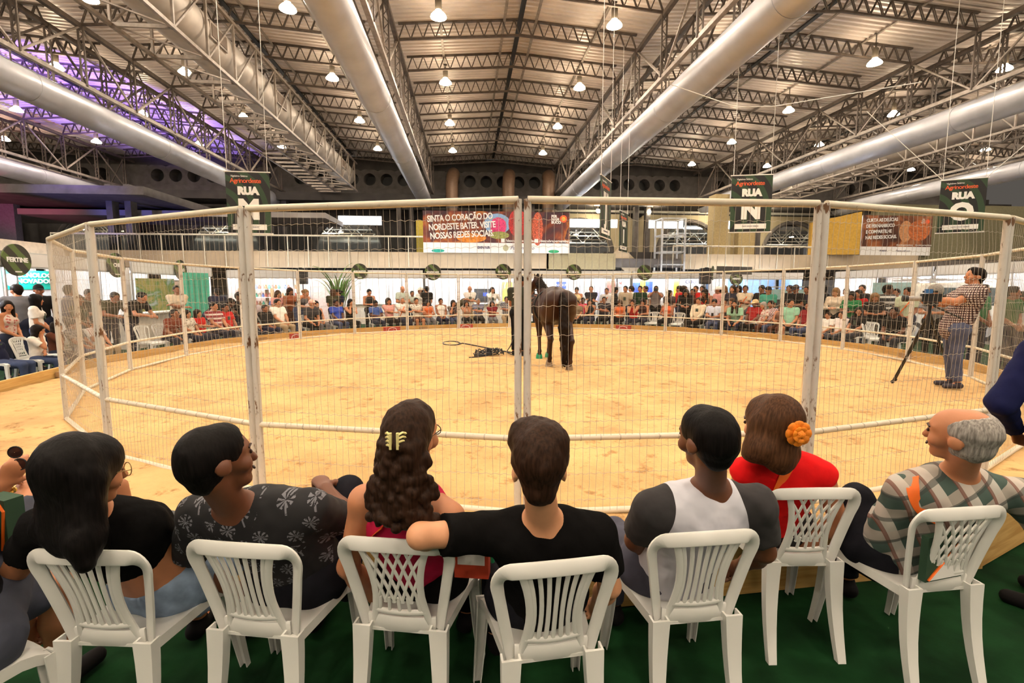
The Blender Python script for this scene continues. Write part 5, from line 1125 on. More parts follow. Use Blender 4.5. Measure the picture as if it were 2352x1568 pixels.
# ================================================================ PLASTIC CHAIRS
m_plast = M('white_plastic', (.80, .79, .74), .38, var=.04, scale=3, spec=.5)
def ribbon(path, widths, thick, side, rnd=True):
    """flat strip along a path; side(i) gives the width direction"""
    mb = MB(); P = [Vector(p) for p in path]; m = len(P); vs = []
    for i in range(m):
        d = (P[min(i+1, m-1)]-P[max(i-1, 0)]).normalized(); x = Vector(side(i) if callable(side) else side); x = (x-d*x.dot(d)).normalized(); n = d.cross(x); w_ = widths[i]/2 if isinstance(widths, (list, tuple)) else widths/2; t = thick/2; c = min(t*.8, w_*.5)
        vs += [P[i]+x*a+n*b for a, b in ((-w_, -t+c*.6), (-w_+c, -t), (w_-c, -t), (w_, -t+c*.6), (w_, t-c*.6), (w_-c, t), (-w_+c, t), (-w_, t-c*.6))]
    fs = [(i*8+k, i*8+(k+1) % 8, (i+1)*8+(k+1) % 8, (i+1)*8+k) for i in range(m-1) for k in range(8)]+[tuple(range(7, -1, -1)), tuple((m-1)*8+k for k in range(8))]
    return mb.add(vs, fs)
CH = {}
def chair_meshes():
    """origin on the floor below the seat, sitter faces +y; rear edge of the seat at y=-.2"""
    def back(u, v):                      # u: -1..1 across, v: 0..1 up the backrest: a curved, leaning sheet
        return Vector((u*(.152+.074*v), -.195-.085*v-.02*v*v+.055*u*u*(.35+.65*v), .448+.412*v-.03*v*u*u))
    def inner(v):                        # half width of the waisted splat, as a share of the back's half width
        w_ = .088+.047*((v-.42)/.55)**2 if v > .42 else .088+.03*((.42-v)/.42)**1.5
        return w_/(.152+.074*v)
    S_ = CH
    n = 16; us = [-1+2*i/n for i in range(n+1)]
    half = [(.955, v) for v in [.78*i/8 for i in range(9)]]+[(.72+.235*cos(a), .78+.165*sin(a)) for a in [pi/2*i/7 for i in range(1, 8)]]+[(u, .945) for u in (.6, .45, .3, .15)]
    loop = [(-u, v) for u, v in half]+[(0, .945)]+half[::-1]; lp = [back(u, v) for u, v in loop]
    def fside(i):
        d = (lp[min(i+1, len(lp)-1)]-lp[max(i-1, 0)]).normalized(); return d.cross(Vector((-.35*loop[i][0], -1, .22)))
    S_['back_frame'] = ribbon(lp, [.042+.010*min(1, max(0, (v-.7)/.2)) for u, v in loop], .014, fside).mesh('back_frame', True)
    for s, nm in ((-1, 'L'), (1, 'R')):
        uu = [inner(i/10*.93) for i in range(11)]
        S_['inner_stile'+nm] = ribbon([back(s*uu[i], i/10*.93) for i in range(11)], .026, .013, lambda i: (1, .2*s, 0)).mesh('inner_stile', True)
    slats = []
    for k in range(7):
        f = (k-3)/3*.82; slats.append(ribbon([back(f*inner(v), v) for v in [.2+.72*i/8 for i in range(9)]], .0155, .010, (1, 0, 0)).mesh('slat', True))
    S_['slats'] = slats
    S_['lower_rail'] = ribbon([back(u*inner(.2), .2-.015*(1-u*u)) for u in us], .022, .014, (0, -.1, 1)).mesh('lower_rail', True)
    S_['seat_rail'] = ribbon([back(u*.85, .05) for u in us], .068, .014, (0, -.1, 1)).mesh('seat_rail', True)
    lat = []
    for sgn in (-1, 1):
        for k in range(7):
            a = -1.3+k*.36; pts = []
            for i in range(15):
                v = .3+.62*i/14; f = (a+sgn*(v-.3)*1.5+(0 if sgn > 0 else .42))
                if abs(f) <= .97: pts.append(back(f*inner(v), v))
            if len(pts) > 2: lat.append(ribbon(pts, .0115, .009, (1, 0, .4*sgn)).mesh('lattice_bar', True))
    for k in range(5): f = (k-2)/2*.8; lat.append(ribbon([back(f*inner(v), v) for v in (.19, .25, .31, .36)], .0125, .009, (1, 0, 0)).mesh('lattice_bar', True))
    S_['lattice'] = lat
    mb = MB(); N1, N2 = 10, 10; vs = []
    for i in range(N1+1):
        for j in range(N2+1):
            u = -1+2*i/N1; v = j/N2; hw = .160+.058*v; x = u*hw; y = -.20+.43*v-.03*(u*u)*v; z = .447-.03*(1-u*u)*sin(pi*min(1, v*1.1))+.012*v-.035*max(0, v-.85)/.15; vs.append((x, y, z))
    for i in range(N1+1):
        for j in range(N2+1): x, y, z = vs[i*(N2+1)+j]; vs.append((x, y, z-.012-.03*(1 if i in (0, N1) or j in (N2,) else 0)))
    fs = []; q = (N1+1)*(N2+1); id_ = lambda i, j: i*(N2+1)+j
    for i in range(N1):
        for j in range(N2): fs += [(id_(i, j), id_(i+1, j), id_(i+1, j+1), id_(i, j+1)), (q+id_(i, j+1), q+id_(i+1, j+1), q+id_(i+1, j), q+id_(i, j))]
    for j in range(N2): fs += [(id_(0, j), id_(0, j+1), q+id_(0, j+1), q+id_(0, j)), (id_(N1, j+1), id_(N1, j), q+id_(N1, j), q+id_(N1, j+1))]
    for i in range(N1): fs += [(id_(i+1, 0), id_(i, 0), q+id_(i, 0), q+id_(i+1, 0)), (id_(i, N2), id_(i+1, N2), q+id_(i+1, N2), q+id_(i, N2))]
    S_['seat'] = mb.add(vs, fs).mesh('seat', True)
    def leg(sx, rear):
        top = Vector((sx*.150, -.205, .47)) if rear else Vector((sx*.205, .195, .43)); bot = Vector((sx*.165, -.275, 0)) if rear else Vector((sx*.228, .24, 0)); mb = MB(); vs = []
        for i in range(7):
            t = i/6; c = top.lerp(bot, t)+Vector((0, (-.018 if rear else .012)*sin(pi*t)*-1, 0)); wd = .07*(1-t)+.038*t if rear else .055*(1-t)+.034*t; dp = .045*(1-t)+.03*t; sg = -1 if rear else 1
            for x, y in ((-1, 0), (1, 0), (1, 1), (.78, 1), (.78, .22), (-.78, .22), (-.78, 1), (-1, 1)): vs.append((c.x+x*wd/2, c.y-sg*(y-.5)*dp, c.z))
        fs = [(i*8+k, i*8+(k+1) % 8, (i+1)*8+(k+1) % 8, (i+1)*8+k) for i in range(6) for k in range(8)]+[tuple(range(7, -1, -1)), tuple(48+k for k in range(8))]
        return mb.add(vs, fs).mesh('leg', True)
    S_['legs'] = [leg(s, r) for r in (True, False) for s in (-1, 1)]
chair_meshes()
def chair(loc, rz, kind, label, group):
    o = tag(empty('plastic_chair', loc, rz), label, 'chair', group)
    put('seat', CH['seat'], m_plast, o); put('back_frame', CH['back_frame'], m_plast, o); put('seat_rail', CH['seat_rail'], m_plast, o); put('lower_rail', CH['lower_rail'], m_plast, o)
    for s in 'LR': put('inner_stile', CH['inner_stile'+s], m_plast, o)
    for m in CH['slats' if kind == 'slat' else 'lattice']: put('slat' if kind == 'slat' else 'lattice_bar', m, m_plast, o)
    for m in CH['legs']: put('leg', m, m_plast, o)
    return o
# ================================================================ THE AUDIENCE
def stripes(name, a, b, sc):
    m = bpy.data.materials.new(name); nt, bs = nodes(m); N = nt.nodes; L = nt.links; tc = N.new('ShaderNodeTexCoord'); sx = N.new('ShaderNodeSeparateXYZ'); L.new(tc.outputs['Object'], sx.inputs[0])
    L.new(mix_col(N, L, math_node(N, L, 'GREATER_THAN', math_node(N, L, 'FRACT', math_node(N, L, 'MULTIPLY', sx.outputs[0 if sc > 0 else 2], abs(sc))), .6), a, b), bs.inputs['Base Color']); bs.inputs['Roughness'].default_value = .85; return m
def floral(name, a, b, sc=16, thr=.35):
    m = bpy.data.materials.new(name); nt, bs = nodes(m); N = nt.nodes; L = nt.links; tc = N.new('ShaderNodeTexCoord'); v = N.new('ShaderNodeTexVoronoi'); v.inputs['Scale'].default_value = sc; L.new(tc.outputs['Object'], v.inputs['Vector'])
    L.new(mix_col(N, L, math_node(N, L, 'LESS_THAN', v.outputs['Distance'], thr), a, b), bs.inputs['Base Color']); bs.inputs['Roughness'].default_value = .85; return m
m_str = stripes('maroon_stripes', (.25, .02, .03), (.7, .6, .55), -9); m_wstr = stripes('white_pinstripe', (.75, .70, .64), (.45, .22, .2), 22); m_bw = stripes('black_white_stripes', (.02, .02, .02), (.7, .68, .65), -7)
m_flo = floral('dark_floral', (.03, .025, .03), (.42, .2, .15)); m_flw = floral('cream_floral', (.68, .62, .52), (.08, .06, .05), 18, .3); m_flp = floral('pale_floral', (.62, .5, .42), (.45, .12, .1)); m_pl2 = check_mat('grey_plaid', (.25, .25, .27), (.12, .12, .14), (.05, .05, .06), 14); m_pl3 = check_mat('pink_plaid', (.6, .45, .42), (.35, .15, .15), (.5, .5, .5), 12)
W = (.93, .90, .86); BK = (.09, .08, .08); NV = (.12, .13, .22); GY = (.42, .41, .42); RD = (.78, .13, .12); MR_ = (.45, .08, .12); JN = (.25, .29, .40); DJ = (.16, .17, .23); PK = (.88, .62, .58); OR_ = (.85, .42, .22); CRM = (.88, .80, .68); OLV = (.22, .22, .14); BRN = (.36, .20, .14); GRN = (.10, .50, .28); TEAL = (.30, .66, .56); BLU = (.20, .30, .68); KH = (.68, .58, .45)
# x, y of the head in the picture, ring radius, pose, wearer f/m, top colour, trousers, skin, hair, hair colour, cut of top, extra, turn, label
P_ = [
 (76, 690, 10.3, 't_left', 1, W, JN, 1, 'long', 'black', 'tee', 'badge', .5, 'person standing in white T-shirt with dark badge, long dark hair, left edge'),
 (37, 668, 11.3, 't_left', 0, GY, DJ, 1, 'short', 'dark', 'tee', '', 2.2, 'person in grey shirt turned away behind the white T-shirt with badge'),
 (88, 668, 11.6, 't_down', 0, BK, DJ, 2, 'cap', 'black', 'tee', '', -.6, 'person in black cap and shirt beside the teal poster'),
 (8, 705, 10.0, 't_right', 1, m_flp, DJ, 1, 'long', 'dark', 'tank', '', 0, 'person in floral top with long dark hair at the left edge'),
 (-14, 770, 9.35, 's_behind', 1, NV, JN, 1, 'long', 'dark', 'tank', 'badge', 0, 'seated person in navy tank top, arm raised behind the head'),
 (68, 772, 9.3, 's_chin', 1, W, JN, 1, 'bob', 'dark', 'tee', 'paper', .1, 'seated person in white blouse with hand at the chin, left edge'),
 (113, 768, 9.6, 's_chin', 1, BRN, DJ, 2, 'bob', 'dark', 'tee', '', .1, 'seated dark-haired person behind the leftmost fence post'),
 (170, 746, 9.4, 's_lap', 0, m_pl2, JN, 2, 'short', 'dark', 'tee', '', 0, 'seated person in grey shirt with clasped hands, behind left fence wires'),
 (176, 690, 10.4, 't_right', 1, OLV, DJ, 2, 'long', 'brown', 'tee', 'badge', .2, 'standing person in dark green top with lanyard, left group'),
 (154, 668, 11.3, 't_left', 0, (.30, .33, .42), DJ, 2, 'short', 'dark', 'tee', '', .9, 'standing person in slate blue T-shirt turned away, left group'),
 (192, 662, 11.8, 't_lean', 0, BK, DJ, 2, 'short', 'black', 'tee', '', -.4, 'standing person in black, head down, before the orange sprayer'),
 (246, 684, 10.7, 't_lean', 0, OLV, DJ, 2, 'short', 'black', 'tee', '', -.3, 'standing person in olive shirt with bare arm, left group'),
 (216, 744, 9.5, 's_lap', 0, m_wstr, KH, 1, 'short', 'dark', 'tee', '', -.1, 'seated person in white pinstriped shirt and pale trousers, left side'),
 (296, 684, 10.4, 't_lean', 0, BK, DJ, 1, 'short', 'black', 'tee', 'badge', .1, 'standing person in black polo leaning forward and looking down'),
 (405, 667, 11.0, 't_cross', 0, CRM, DJ, 2, 'short', 'black', 'tee', '', -.5, 'standing person in cream shirt with folded arms, left stand'),
 (379, 722, 9.5, 's_knees', 0, (.48, .20, .12), DJ, 2, 'short', 'black', 'tee', 'phone', -.1, 'seated person in rust shirt leaning forward over the knees'),
 (404, 724, 9.75, 's_lap', 0, BRN, DJ, 2, 'short', 'dark', 'tee', '', 0, 'seated person in brown shirt half behind a far post'),
 (431, 722, 9.45, 's_lap', 1, m_flw, DJ, 1, 'long', 'dark', 'tee', '', 0, 'seated person in cream floral blouse beside the red top, left side'),
 (457, 721, 9.45, 's_cross', 1, RD, DJ, 1, 'bob', 'dark', 'tee', '', 0, 'seated person in red top with arms crossed, left side'),
 (494, 705, 9.45, 's_lap', 0, m_str, DJ, 1, 'short', 'black', 'tee', '', 0, 'seated person in maroon striped shirt, left side'),
 (519, 708, 9.5, 's_lap', 0, RD, GY, 2, 'short', 'black', 'tee', 'badge', 0, 'seated person in red polo with badge, left side'),
 (498, 672, 11.6, 't_left', 0, NV, DJ, 3, 'short', 'black', 'tee', '', 2.5, 'standing person in navy with back turned at the left stand'),
 (481, 695, 10.9, 't_bend', 0, BK, DJ, 3, 'short', 'black', 'tee', '', .6, 'person in black crouching beside the navy back at the left stand'),
 (547, 683, 10.6, 't_right', 1, BK, DJ, 3, 'afro', 'black', 'tee', '', -.4, 'standing person in black with a round afro'),
 (578, 722, 9.5, 's_side', 0, BK, DJ, 2, 'short', 'black', 'tee', '', 0, 'seated person in black half hidden by the near left post'),
 (610, 709, 9.45, 's_lap', 0, BK, NV, 2, 'short', 'dark', 'long', '', 0, 'seated person in dark jacket just right of the near left post'),
 (640, 697, 9.5, 's_lap', 0, W, KH, 1, 'short', 'dark', 'tee', '', 0, 'seated person in white T-shirt left of the loudspeaker'),
 (637, 676, 11.0, 't_phone', 1, PK, KH, 1, 'bob', 'chestnut', 'tee', '', 0, 'standing person in pink top before the craft shelves'),
 (665, 670, 10.8, 't_phone', 1, (.55, .28, .15), BRN, 2, 'bob', 'brown', 'tank', 'phone', 0, 'standing person in rust dress looking at a phone'),
 (686, 674, 10.4, 't_lean', 1, GY, JN, 1, 'bun', 'blonde', 'tank', '', .2, 'standing fair-haired person in grey top and jeans by the loudspeaker'),
 (705, 698, 9.5, 's_knees', 0, (.25, .25, .27), BK, 1, 'cap', 'dark', 'tee', '', 0, 'seated person in pale pink cap and charcoal shirt'),
 (727, 700, 9.45, 's_lap', 1, BK, GY, 1, 'long', 'black', 'tank', '', 0, 'seated person in black tank top with long hair right of a far post'),
 (764, 672, 11.3, 't_left', 1, OLV, DJ, 1, 'long', 'chestnut', 'tee', '', 2.8, 'standing person with long hair and back turned beside the palm'),
 (778, 672, 11.6, 't_right', 1, NV, NV, 1, 'bun', 'black', 'tee', '', -1.2, 'standing person in navy with white print beside the palm'),
 (773, 697, 9.5, 's_lap', 1, BLU, JN, 3, 'short', 'black', 'tee', 'paper', 0, 'seated person in violet blue polo below the palm'),
 (801, 696, 9.5, 's_both', 1, BK, BK, 1, 'bob', 'black', 'tank', '', 0, 'seated person in black dress with both hands at the mouth'),
 (847, 672, 10.8, 't_phone', 1, BK, BK, 1, 'short', 'black', 'tank', '', 0, 'standing person in black tank top before the couple poster'),
 (862, 698, 9.5, 's_phone', 0, (.25, .36, .62), DJ, 3, 'short', 'black', 'tee', '', 0, 'seated person in sky blue T-shirt left of the pink top'),
 (894, 693, 9.5, 's_cross', 1, PK, BK, 1, 'long', 'dark', 'tee', '', 0, 'seated person in pink top with long dark hair'),
 (924, 661, 11.0, 't_phone', 0, (.72, .76, .70), KH, 1, 'fringe', 'grey', 'tee', '', 0, 'standing bald person in pale mint shirt looking down'),
 (925, 687, 9.45, 's_cross', 0, W, DJ, 1, 'short', 'grey', 'tee', 'strap', 0, 'seated broad person in white polo with arms crossed and pink strap'),
 (946, 675, 11.3, 't_cross', 0, (.75, .78, .72), DJ, 2, 'short', 'black', 'tee', '', 0, 'shorter person standing in pale shirt beside the bald one'),
 (967, 668, 11.4, 't_right', 1, W, KH, 2, 'cap', 'dark', 'tee', '', -.8, 'standing person in white cap and white blouse facing right'),
 (979, 665, 11.2, 't_left', 0, BK, DJ, 1, 'short', 'black', 'tee', '', 2.7, 'standing person in black shirt with back turned below the bright screen'),
 (957, 692, 9.5, 's_cross', 1, m_flw, BRN, 1, 'short', 'brown', 'tee', '', 0, 'seated person in cream and black printed blouse'),
 (983, 696, 9.45, 's_phone', 1, OR_, GY, 1, 'long', 'dark', 'tank', '', 0, 'seated person in peach top and grey trousers'),
 (1013, 693, 9.5, 's_lap', 1, W, NV, 2, 'short', 'black', 'tank', '', 0, 'seated person in white tank top with hands down'),
 (1040, 697, 9.45, 's_chin', 1, m_flo, JN, 1, 'long', 'dark', 'tee', '', 0, 'seated person in dark floral top, hand against the face'),
 (1050, 686, 11.0, 't_bend', 0, (.32, .28, .2), DJ, 1, 'short', 'dark', 'tee', '', 1.4, 'person in olive brown shirt bending over behind the seated row'),
 (1079, 664, 10.8, 't_cross', 0, W, KH, 1, 'fringe', 'grey', 'tee', 'badge', 0, 'standing person in white T-shirt with dark print, short grey hair'),
 (1070, 698, 9.5, 's_both', 1, (.9, .75, .65), BK, 1, 'bob', 'brown', 'tank', '', 0, 'seated person in pale peach tank with hands at the face'),
 (1099, 693, 9.45, 's_cross', 0, (.45, .46, .55), BK, 1, 'short', 'grey', 'tee', 'badge', 0, 'seated person in blue-grey T-shirt with arms crossed and lanyard'),
 (1131, 667, 10.9, 't_hip', 1, W, KH, 1, 'long', 'dark', 'long', 'badge', 0, 'standing person in white blouse phoning, one hand on the hip'),
 (1131, 698, 9.5, 's_cross', 1, MR_, GY, 1, 'long', 'black', 'tee', '', 0, 'seated person in maroon T-shirt with long black hair'),
 (1164, 689, 9.45, 's_cross', 0, m_pl2, KH, 2, 'short', 'black', 'tee', 'paper', 0, 'seated person in grey plaid shirt and beige trousers next to the handler'),
 (1222, 668, 10.6, 't_phone', 1, m_flo, DJ, 2, 'bob', 'dark', 'tee', 'phone', 0, 'standing person in dark print between handler and horse'),
 (1325, 667, 10.6, 't_phone', 1, (.9, .82, .62), KH, 1, 'bun', 'black', 'tank', 'phone', 0, 'standing person in cream tank top just right of the horse'),
 (1358, 659, 10.7, 't_cross', 0, (.16, .16, .19), DJ, 1, 'buzz', 'dark', 'tee', 'badge', 0, 'standing person in charcoal T-shirt with folded arms and glasses'),
 (1326, 697, 9.5, 's_lap', 1, (.52, .45, .36), BK, 1, 'short', 'black', 'tee', '', 0, 'seated person in khaki print right beside the horse'),
 (1339, 691, 10.0, 's_lap', 1, (.85, .2, .32), DJ, 3, 'bun', 'black', 'tee', '', 0, 'person in hot pink top behind the khaki print'),
 (1356, 694, 9.45, 's_chin', 1, BK, DJ, 1, 'long', 'dark', 'tank', '', 0, 'seated person in black tank top and glasses, hand at the cheek'),
 (1387, 689, 9.45, 's_cross', 0, (.17, .15, .18), BK, 2, 'short', 'black', 'tee', '', 0, 'seated person in dark printed T-shirt with crossed arms, one foot up'),
 (1394, 669, 10.6, 't_down', 0, (.85, .84, .84), NV, 1, 'short', 'brown', 'tee', 'strap', 0, 'standing person in navy and white shirt with red lanyard'),
 (1412, 667, 11.2, 't_left', 0, BK, DJ, 2, 'short', 'black', 'long', '', 1.6, 'standing person in black vest and white sleeves turned sideways'),
 (1424, 697, 9.5, 's_phone', 1, OR_, BK, 1, 'long', 'chestnut', 'tank', '', 0, 'seated person in coral orange top behind a far post'),
 (1437, 657, 10.5, 't_down', 0, (.72, .65, .55), DJ, 1, 'short', 'black', 'tee', 'badge', 0, 'large bearded person standing in beige shirt'),
 (1452, 661, 11.5, 't_right', 0, W, DJ, 1, 'short', 'dark', 'tee', '', -1.2, 'person in white collar facing right behind the bearded one'),
 (1471, 657, 10.7, 't_down', 0, (.08, .20, .12), BK, 1, 'short', 'black', 'tee', 'badge', 0, 'standing person in dark green football shirt'),
 (1484, 661, 11.6, 't_down', 0, W, DJ, 2, 'short', 'black', 'tee', '', -.5, 'person in white behind the green football shirt'),
 (1457, 696, 9.1, 's_out', 1, RD, DJ, 1, 'long', 'brown', 'tank', '', 0, 'seated person in red off-shoulder top, chin in hand, feet over the kerb'),
 (1477, 694, 9.6, 's_phone', 1, (.22, .13, .12), DJ, 1, 'long', 'dark', 'tank', 'phone', 0, 'seated person in dark brown top with glasses'),
 (1507, 660, 10.5, 't_cam', 0, (.52, .48, .47), BK, 2, 'short', 'black', 'tee', 'camera', .2, 'standing person in grey shirt aiming a photo camera'),
 (1538, 674, 10.6, 't_left', 1, (.3, .24, .24), DJ, 1, 'long', 'dark', 'tee', '', .6, 'standing long-haired person in taupe next to the photographer'),
 (1534, 694, 9.5, 's_phone', 1, (.88, .42, .25), BK, 2, 'bob', 'dark', 'tank', '', 0, 'seated person in orange top between two empty chairs'),
 (1562, 657, 11.3, 't_right', 0, (.75, .1, .1), JN, 1, 'short', 'black', 'tee', '', -.8, 'standing person in red shirt and jeans facing right'),
 (1571, 663, 11.6, 't_left', 1, PK, KH, 1, 'bob', 'brown', 'tee', '', .6, 'person in pale pink behind the black dress'),
 (1576, 667, 10.2, 't_lean', 1, (.07, .06, .07), BK, 2, 'bob', 'black', 'long', '', .3, 'standing person in long black dress reaching out'),
 (1592, 671, 10.8, 't_clasp' if 0 else 't_down', 1, BRN, DJ, 2, 'bun', 'black', 'tee', 'badge', 0, 'smiling person standing in dark brown print'),
 (1599, 659, 11.5, 't_down', 0, (.35, .3, .3), DJ, 1, 'short', 'brown', 'tee', '', 0, 'person in grey-brown behind the smiling one'),
 (1614, 664, 10.8, 't_down', 1, RD, DJ, 2, 'bun', 'black', 'tee', '', 0, 'standing person in red T-shirt below the right loudspeaker'),
 (1631, 669, 10.4, 't_lean', 1, (.25, .17, .12), DJ, 2, 'long', 'dark', 'tank', 'strap', -.2, 'standing person in dark brown with orange bag strap'),
 (1604, 691, 9.5, 's_lap', 0, CRM, BK, 1, 'short', 'black', 'long', 'badge', 0, 'seated person in cream long-sleeved shirt and black trousers'),
 (1642, 696, 9.25, 's_phone', 0, (.82, .84, .90), JN, 1, 'short', 'dark', 'tee', 'phone', .3, 'seated person in pale blue polo reading a phone, feet on the sand'),
 (1652, 667, 10.8, 't_right', 0, PK, DJ, 2, 'cap', 'dark', 'tee', '', -.5, 'standing person in white cap and pinkish shirt'),
 (1664, 662, 11.4, 't_down', 1, (.9, .8, .72), DJ, 1, 'bob', 'blonde', 'tee', '', .3, 'standing fair-haired person in cream blouse with glasses'),
 (1684, 660, 10.7, 't_down', 1, (.15, .15, .2), BK, 1, 'long', 'brown', 'tee', 'badge', 0, 'standing long-haired person in dark navy top, under the grey round sign'),
 (1697, 664, 11.5, 't_down', 1, BK, BK, 2, 'long', 'black', 'tee', '', 0, 'person in black behind the dark navy top'),
 (1712, 660, 10.6, 't_cross', 0, CRM, GY, 2, 'short', 'black', 'tee', 'strap', .4, 'standing bearded person in cream shirt with backpack strap'),
 (1681, 693, 9.45, 's_phone', 1, KH, BK, 1, 'bun', 'chestnut', 'tank', 'phone', 0, 'seated person in tan top with glasses'),
 (1695, 699, 9.4, 's_knees', 1, (.62, .80, .68), NV, 1, 'long', 'dark', 'tee', '', .2, 'seated person in mint and white raglan top leaning forward'),
 (1733, 698, 9.45, 's_lap', 0, (.62, .12, .12), BK, 3, 'cap', 'black', 'tee', '', 0, 'seated person in beige cap and dark red shirt'),
 (1751, 664, 10.8, 't_phone', 0, BK, BK, 2, 'short', 'black', 'tee', '', 0, 'standing person in black before the dark car'),
 (1766, 668, 10.4, 't_left', 0, TEAL, DJ, 1, 'cap', 'dark', 'tee', '', .2, 'standing person in teal T-shirt and dark cap'),
 (1752, 703, 9.5, 's_lap', 1, m_flp, BRN, 1, 'bob', 'grey', 'tee', 'paper', 0, 'seated grey-haired person with glasses and patterned wrap'),
 (1769, 700, 9.6, 's_lap', 1, m_pl3, JN, 2, 'short', 'dark', 'tee', '', 0, 'seated person in pink plaid shirt'),
 (1797, 706, 9.6, 's_phone', 1, (.5, .35, .28), BRN, 1, 'long', 'brown', 'tank', '', .1, 'seated child in brown top next to the mint T-shirt'),
 (1817, 694, 9.35, 's_left', 0, (.58, .78, .66), (.12, .12, .15), 1, 'short', 'black', 'tee', '', .5, 'seated person in mint T-shirt and shorts turned to the left'),
 (1829, 661, 10.6, 't_phone', 0, BK, BK, 2, 'cap', 'black', 'tee', 'phone', 0, 'standing person in black shirt and grey cap with phone'),
 (1815, 664, 11.4, 't_down', 0, BK, DJ, 2, 'short', 'black', 'tee', '', 0, 'person in black behind the grey cap'),
 (1856, 667, 10.7, 't_down', 0, (.2, .17, .22), DJ, 2, 'short', 'black', 'tee', 'badge', 0, 'person in dark plum behind the near right post'),
 (1856, 704, 9.4, 's_lap', 0, (.5, .1, .12), JN, 2, 'short', 'black', 'tee', '', 0, 'seated person in dark red behind the near right post'),
 (1892, 661, 10.6, 't_right', 0, (.1, .09, .1), BK, 2, 'short', 'black', 'tee', '', -.6, 'standing person in black right of the near right post'),
 (1921, 672, 10.5, 't_phone', 1, (.92, .85, .75), BK, 0, 'long', 'blonde', 'long', '', .3, 'standing fair-haired person in cream sweater'),
 (1945, 672, 11.2, 't_down', 1, PK, DJ, 1, 'short', 'dark', 'tee', '', .3, 'standing person in pale pink with glasses'),
 (1958, 680, 10.2, 't_phone', 1, GRN, JN, 2, 'long', 'black', 'tee', 'phone', .4, 'standing person in bright green T-shirt'),
 (1973, 676, 10.9, 't_down', 1, (.75, .12, .12), DJ, 1, 'bob', 'dark', 'tee', '', .2, 'standing person in scarlet top behind the green T-shirt'),
 (1983, 661, 11.6, 't_left', 0, (.14, .13, .15), DJ, 1, 'short', 'black', 'tee', '', -.4, 'tall person in black T-shirt smiling to the right'),
 (2011, 684, 10.2, 't_phone', 1, (.13, .12, .12), BK, 1, 'long', 'blonde', 'tee', 'phone', .8, 'standing fair-haired person in black T-shirt looking left'),
 (1903, 727, 9.35, 's_lap', 0, W, NV, 1, 'short', 'brown', 'tee', '', .1, 'seated child in white T-shirt with a leg stretched over the kerb'),
 (1934, 724, 9.45, 's_lap', 0, (.95, .9, .88), (.3, .3, .32), 1, 'short', 'brown', 'tee', 'phone', .1, 'seated child in white printed T-shirt holding a phone'),
 (1973, 716, 9.45, 's_left', 1, (.1, .09, .1), (.2, .2, .22), 1, 'long', 'black', 'tee', 'badge', 0, 'seated person in black T-shirt with lanyard and long black hair'),
 (2037, 666, 10.7, 't_left', 0, m_bw, BK, 3, 'short', 'black', 'tee', '', 1.4, 'standing person in black and white stripes turned away'),
 (2060, 674, 11.3, 't_down', 0, (.3, .18, .14), DJ, 2, 'short', 'black', 'tee', 'strap', .4, 'standing person in brown with orange strap'),
 (2087, 672, 10.7, 't_right', 0, (.78, .82, .70), DJ, 2, 'short', 'black', 'tee', 'strap', .6, 'standing person in pale green T-shirt with orange strap'),
 (2072, 718, 9.4, 's_knees', 0, BK, (.2, .2, .22), 3, 'short', 'black', 'tee', '', .3, 'seated person in black leaning forward over the knees, right side'),
 (2150, 672, 10.0, 't_phone', 0, (.55, .56, .58), BK, 1, 'afro', 'grey', 'tee', 'strap', .6, 'grey-haired person in grey T-shirt behind the video camera'),
 (2178, 688, 10.6, 't_down', 1, (.14, .12, .13), BK, 2, 'long', 'black', 'tee', '', .3, 'dark-haired person in black behind the checked shirt'),
 (2252, 668, 9.9, 't_left', 0, (.08, .42, .22), DJ, 2, 'short', 'black', 'tee', '', 1.8, 'standing person in green T-shirt with back turned, right of checked shirt'),
 (2322, 674, 9.9, 't_left', 0, (.16, .35, .16), DJ, 2, 'short', 'dark', 'tee', '', 1.7, 'standing person in dull green T-shirt at the right edge'),
 (2348, 684, 10.4, 't_left', 0, (.85, .83, .8), DJ, 2, 'short', 'black', 'tee', '', 1.6, 'standing person in white at the far right edge'),
]
CAPC = {88: (.08, .08, .08), 705: (.92, .72, .66), 967: W, 1652: W, 1733: (.85, .74, .55), 1766: (.1, .1, .12), 1829: (.22, .2, .2)}
for (x, y, R, pose, fem, sh, pa, sk, hr, hcol, top, ext, turn, lab) in P_:
    if x < 260: R += .35
    p = ring(max(x, 12), R) if x >= 12 else Vector((ring(12, R).x+(x-12)*.007, ring(12, R).y, 0))
    J = POSES[pose]; r = ray(x, y); face = atan2(p.x-PEN.x, PEN.y-p.y)
    # the head leads the hips a little; take its own distance
    hd = Vector((-sin(face+turn), cos(face+turn), 0))*J['head'].y; z = CZ+(p.y+hd.y)/r.y*r.z
    s = min(1.1, max(.82, (z-FZ)/J['head'].z)); p.z = FZ
    person(p, face+turn, pose, lab, sh, pa, sk, hr, hcol, top, bool(fem), s, 'shorts' if x in (1817, 1903, 957) else 'trousers', cap=CAPC.get(x), extra=ext or None)
    if pose[0] == 's':
        c = p-Vector((-sin(face), cos(face), 0))*.02; chair((c.x, c.y, FZ), face, 'slat' if (x//7) % 3 else 'lattice', 'white plastic chair under '+' '.join(lab.split(',')[0].replace('seated ', '').replace('child in', 'the').replace('person in', 'the').split()[:11]), 'white plastic chairs of the audience')
for x, lab in ((1502, 'empty white plastic chair beside the grey-shirted photographer'), (1558, 'empty white plastic chair in front of the black dress'), (2018, 'empty white plastic chair turned sideways on the right of the ring'), (338, 'white plastic chair standing empty behind the rust shirt')):
    p = ring(x, 9.5); face = atan2(p.x-PEN.x, PEN.y-p.y); chair((p.x, p.y, FZ), face+(1.2 if x == 2018 else 0), 'slat', lab, 'white plastic chairs of the audience')
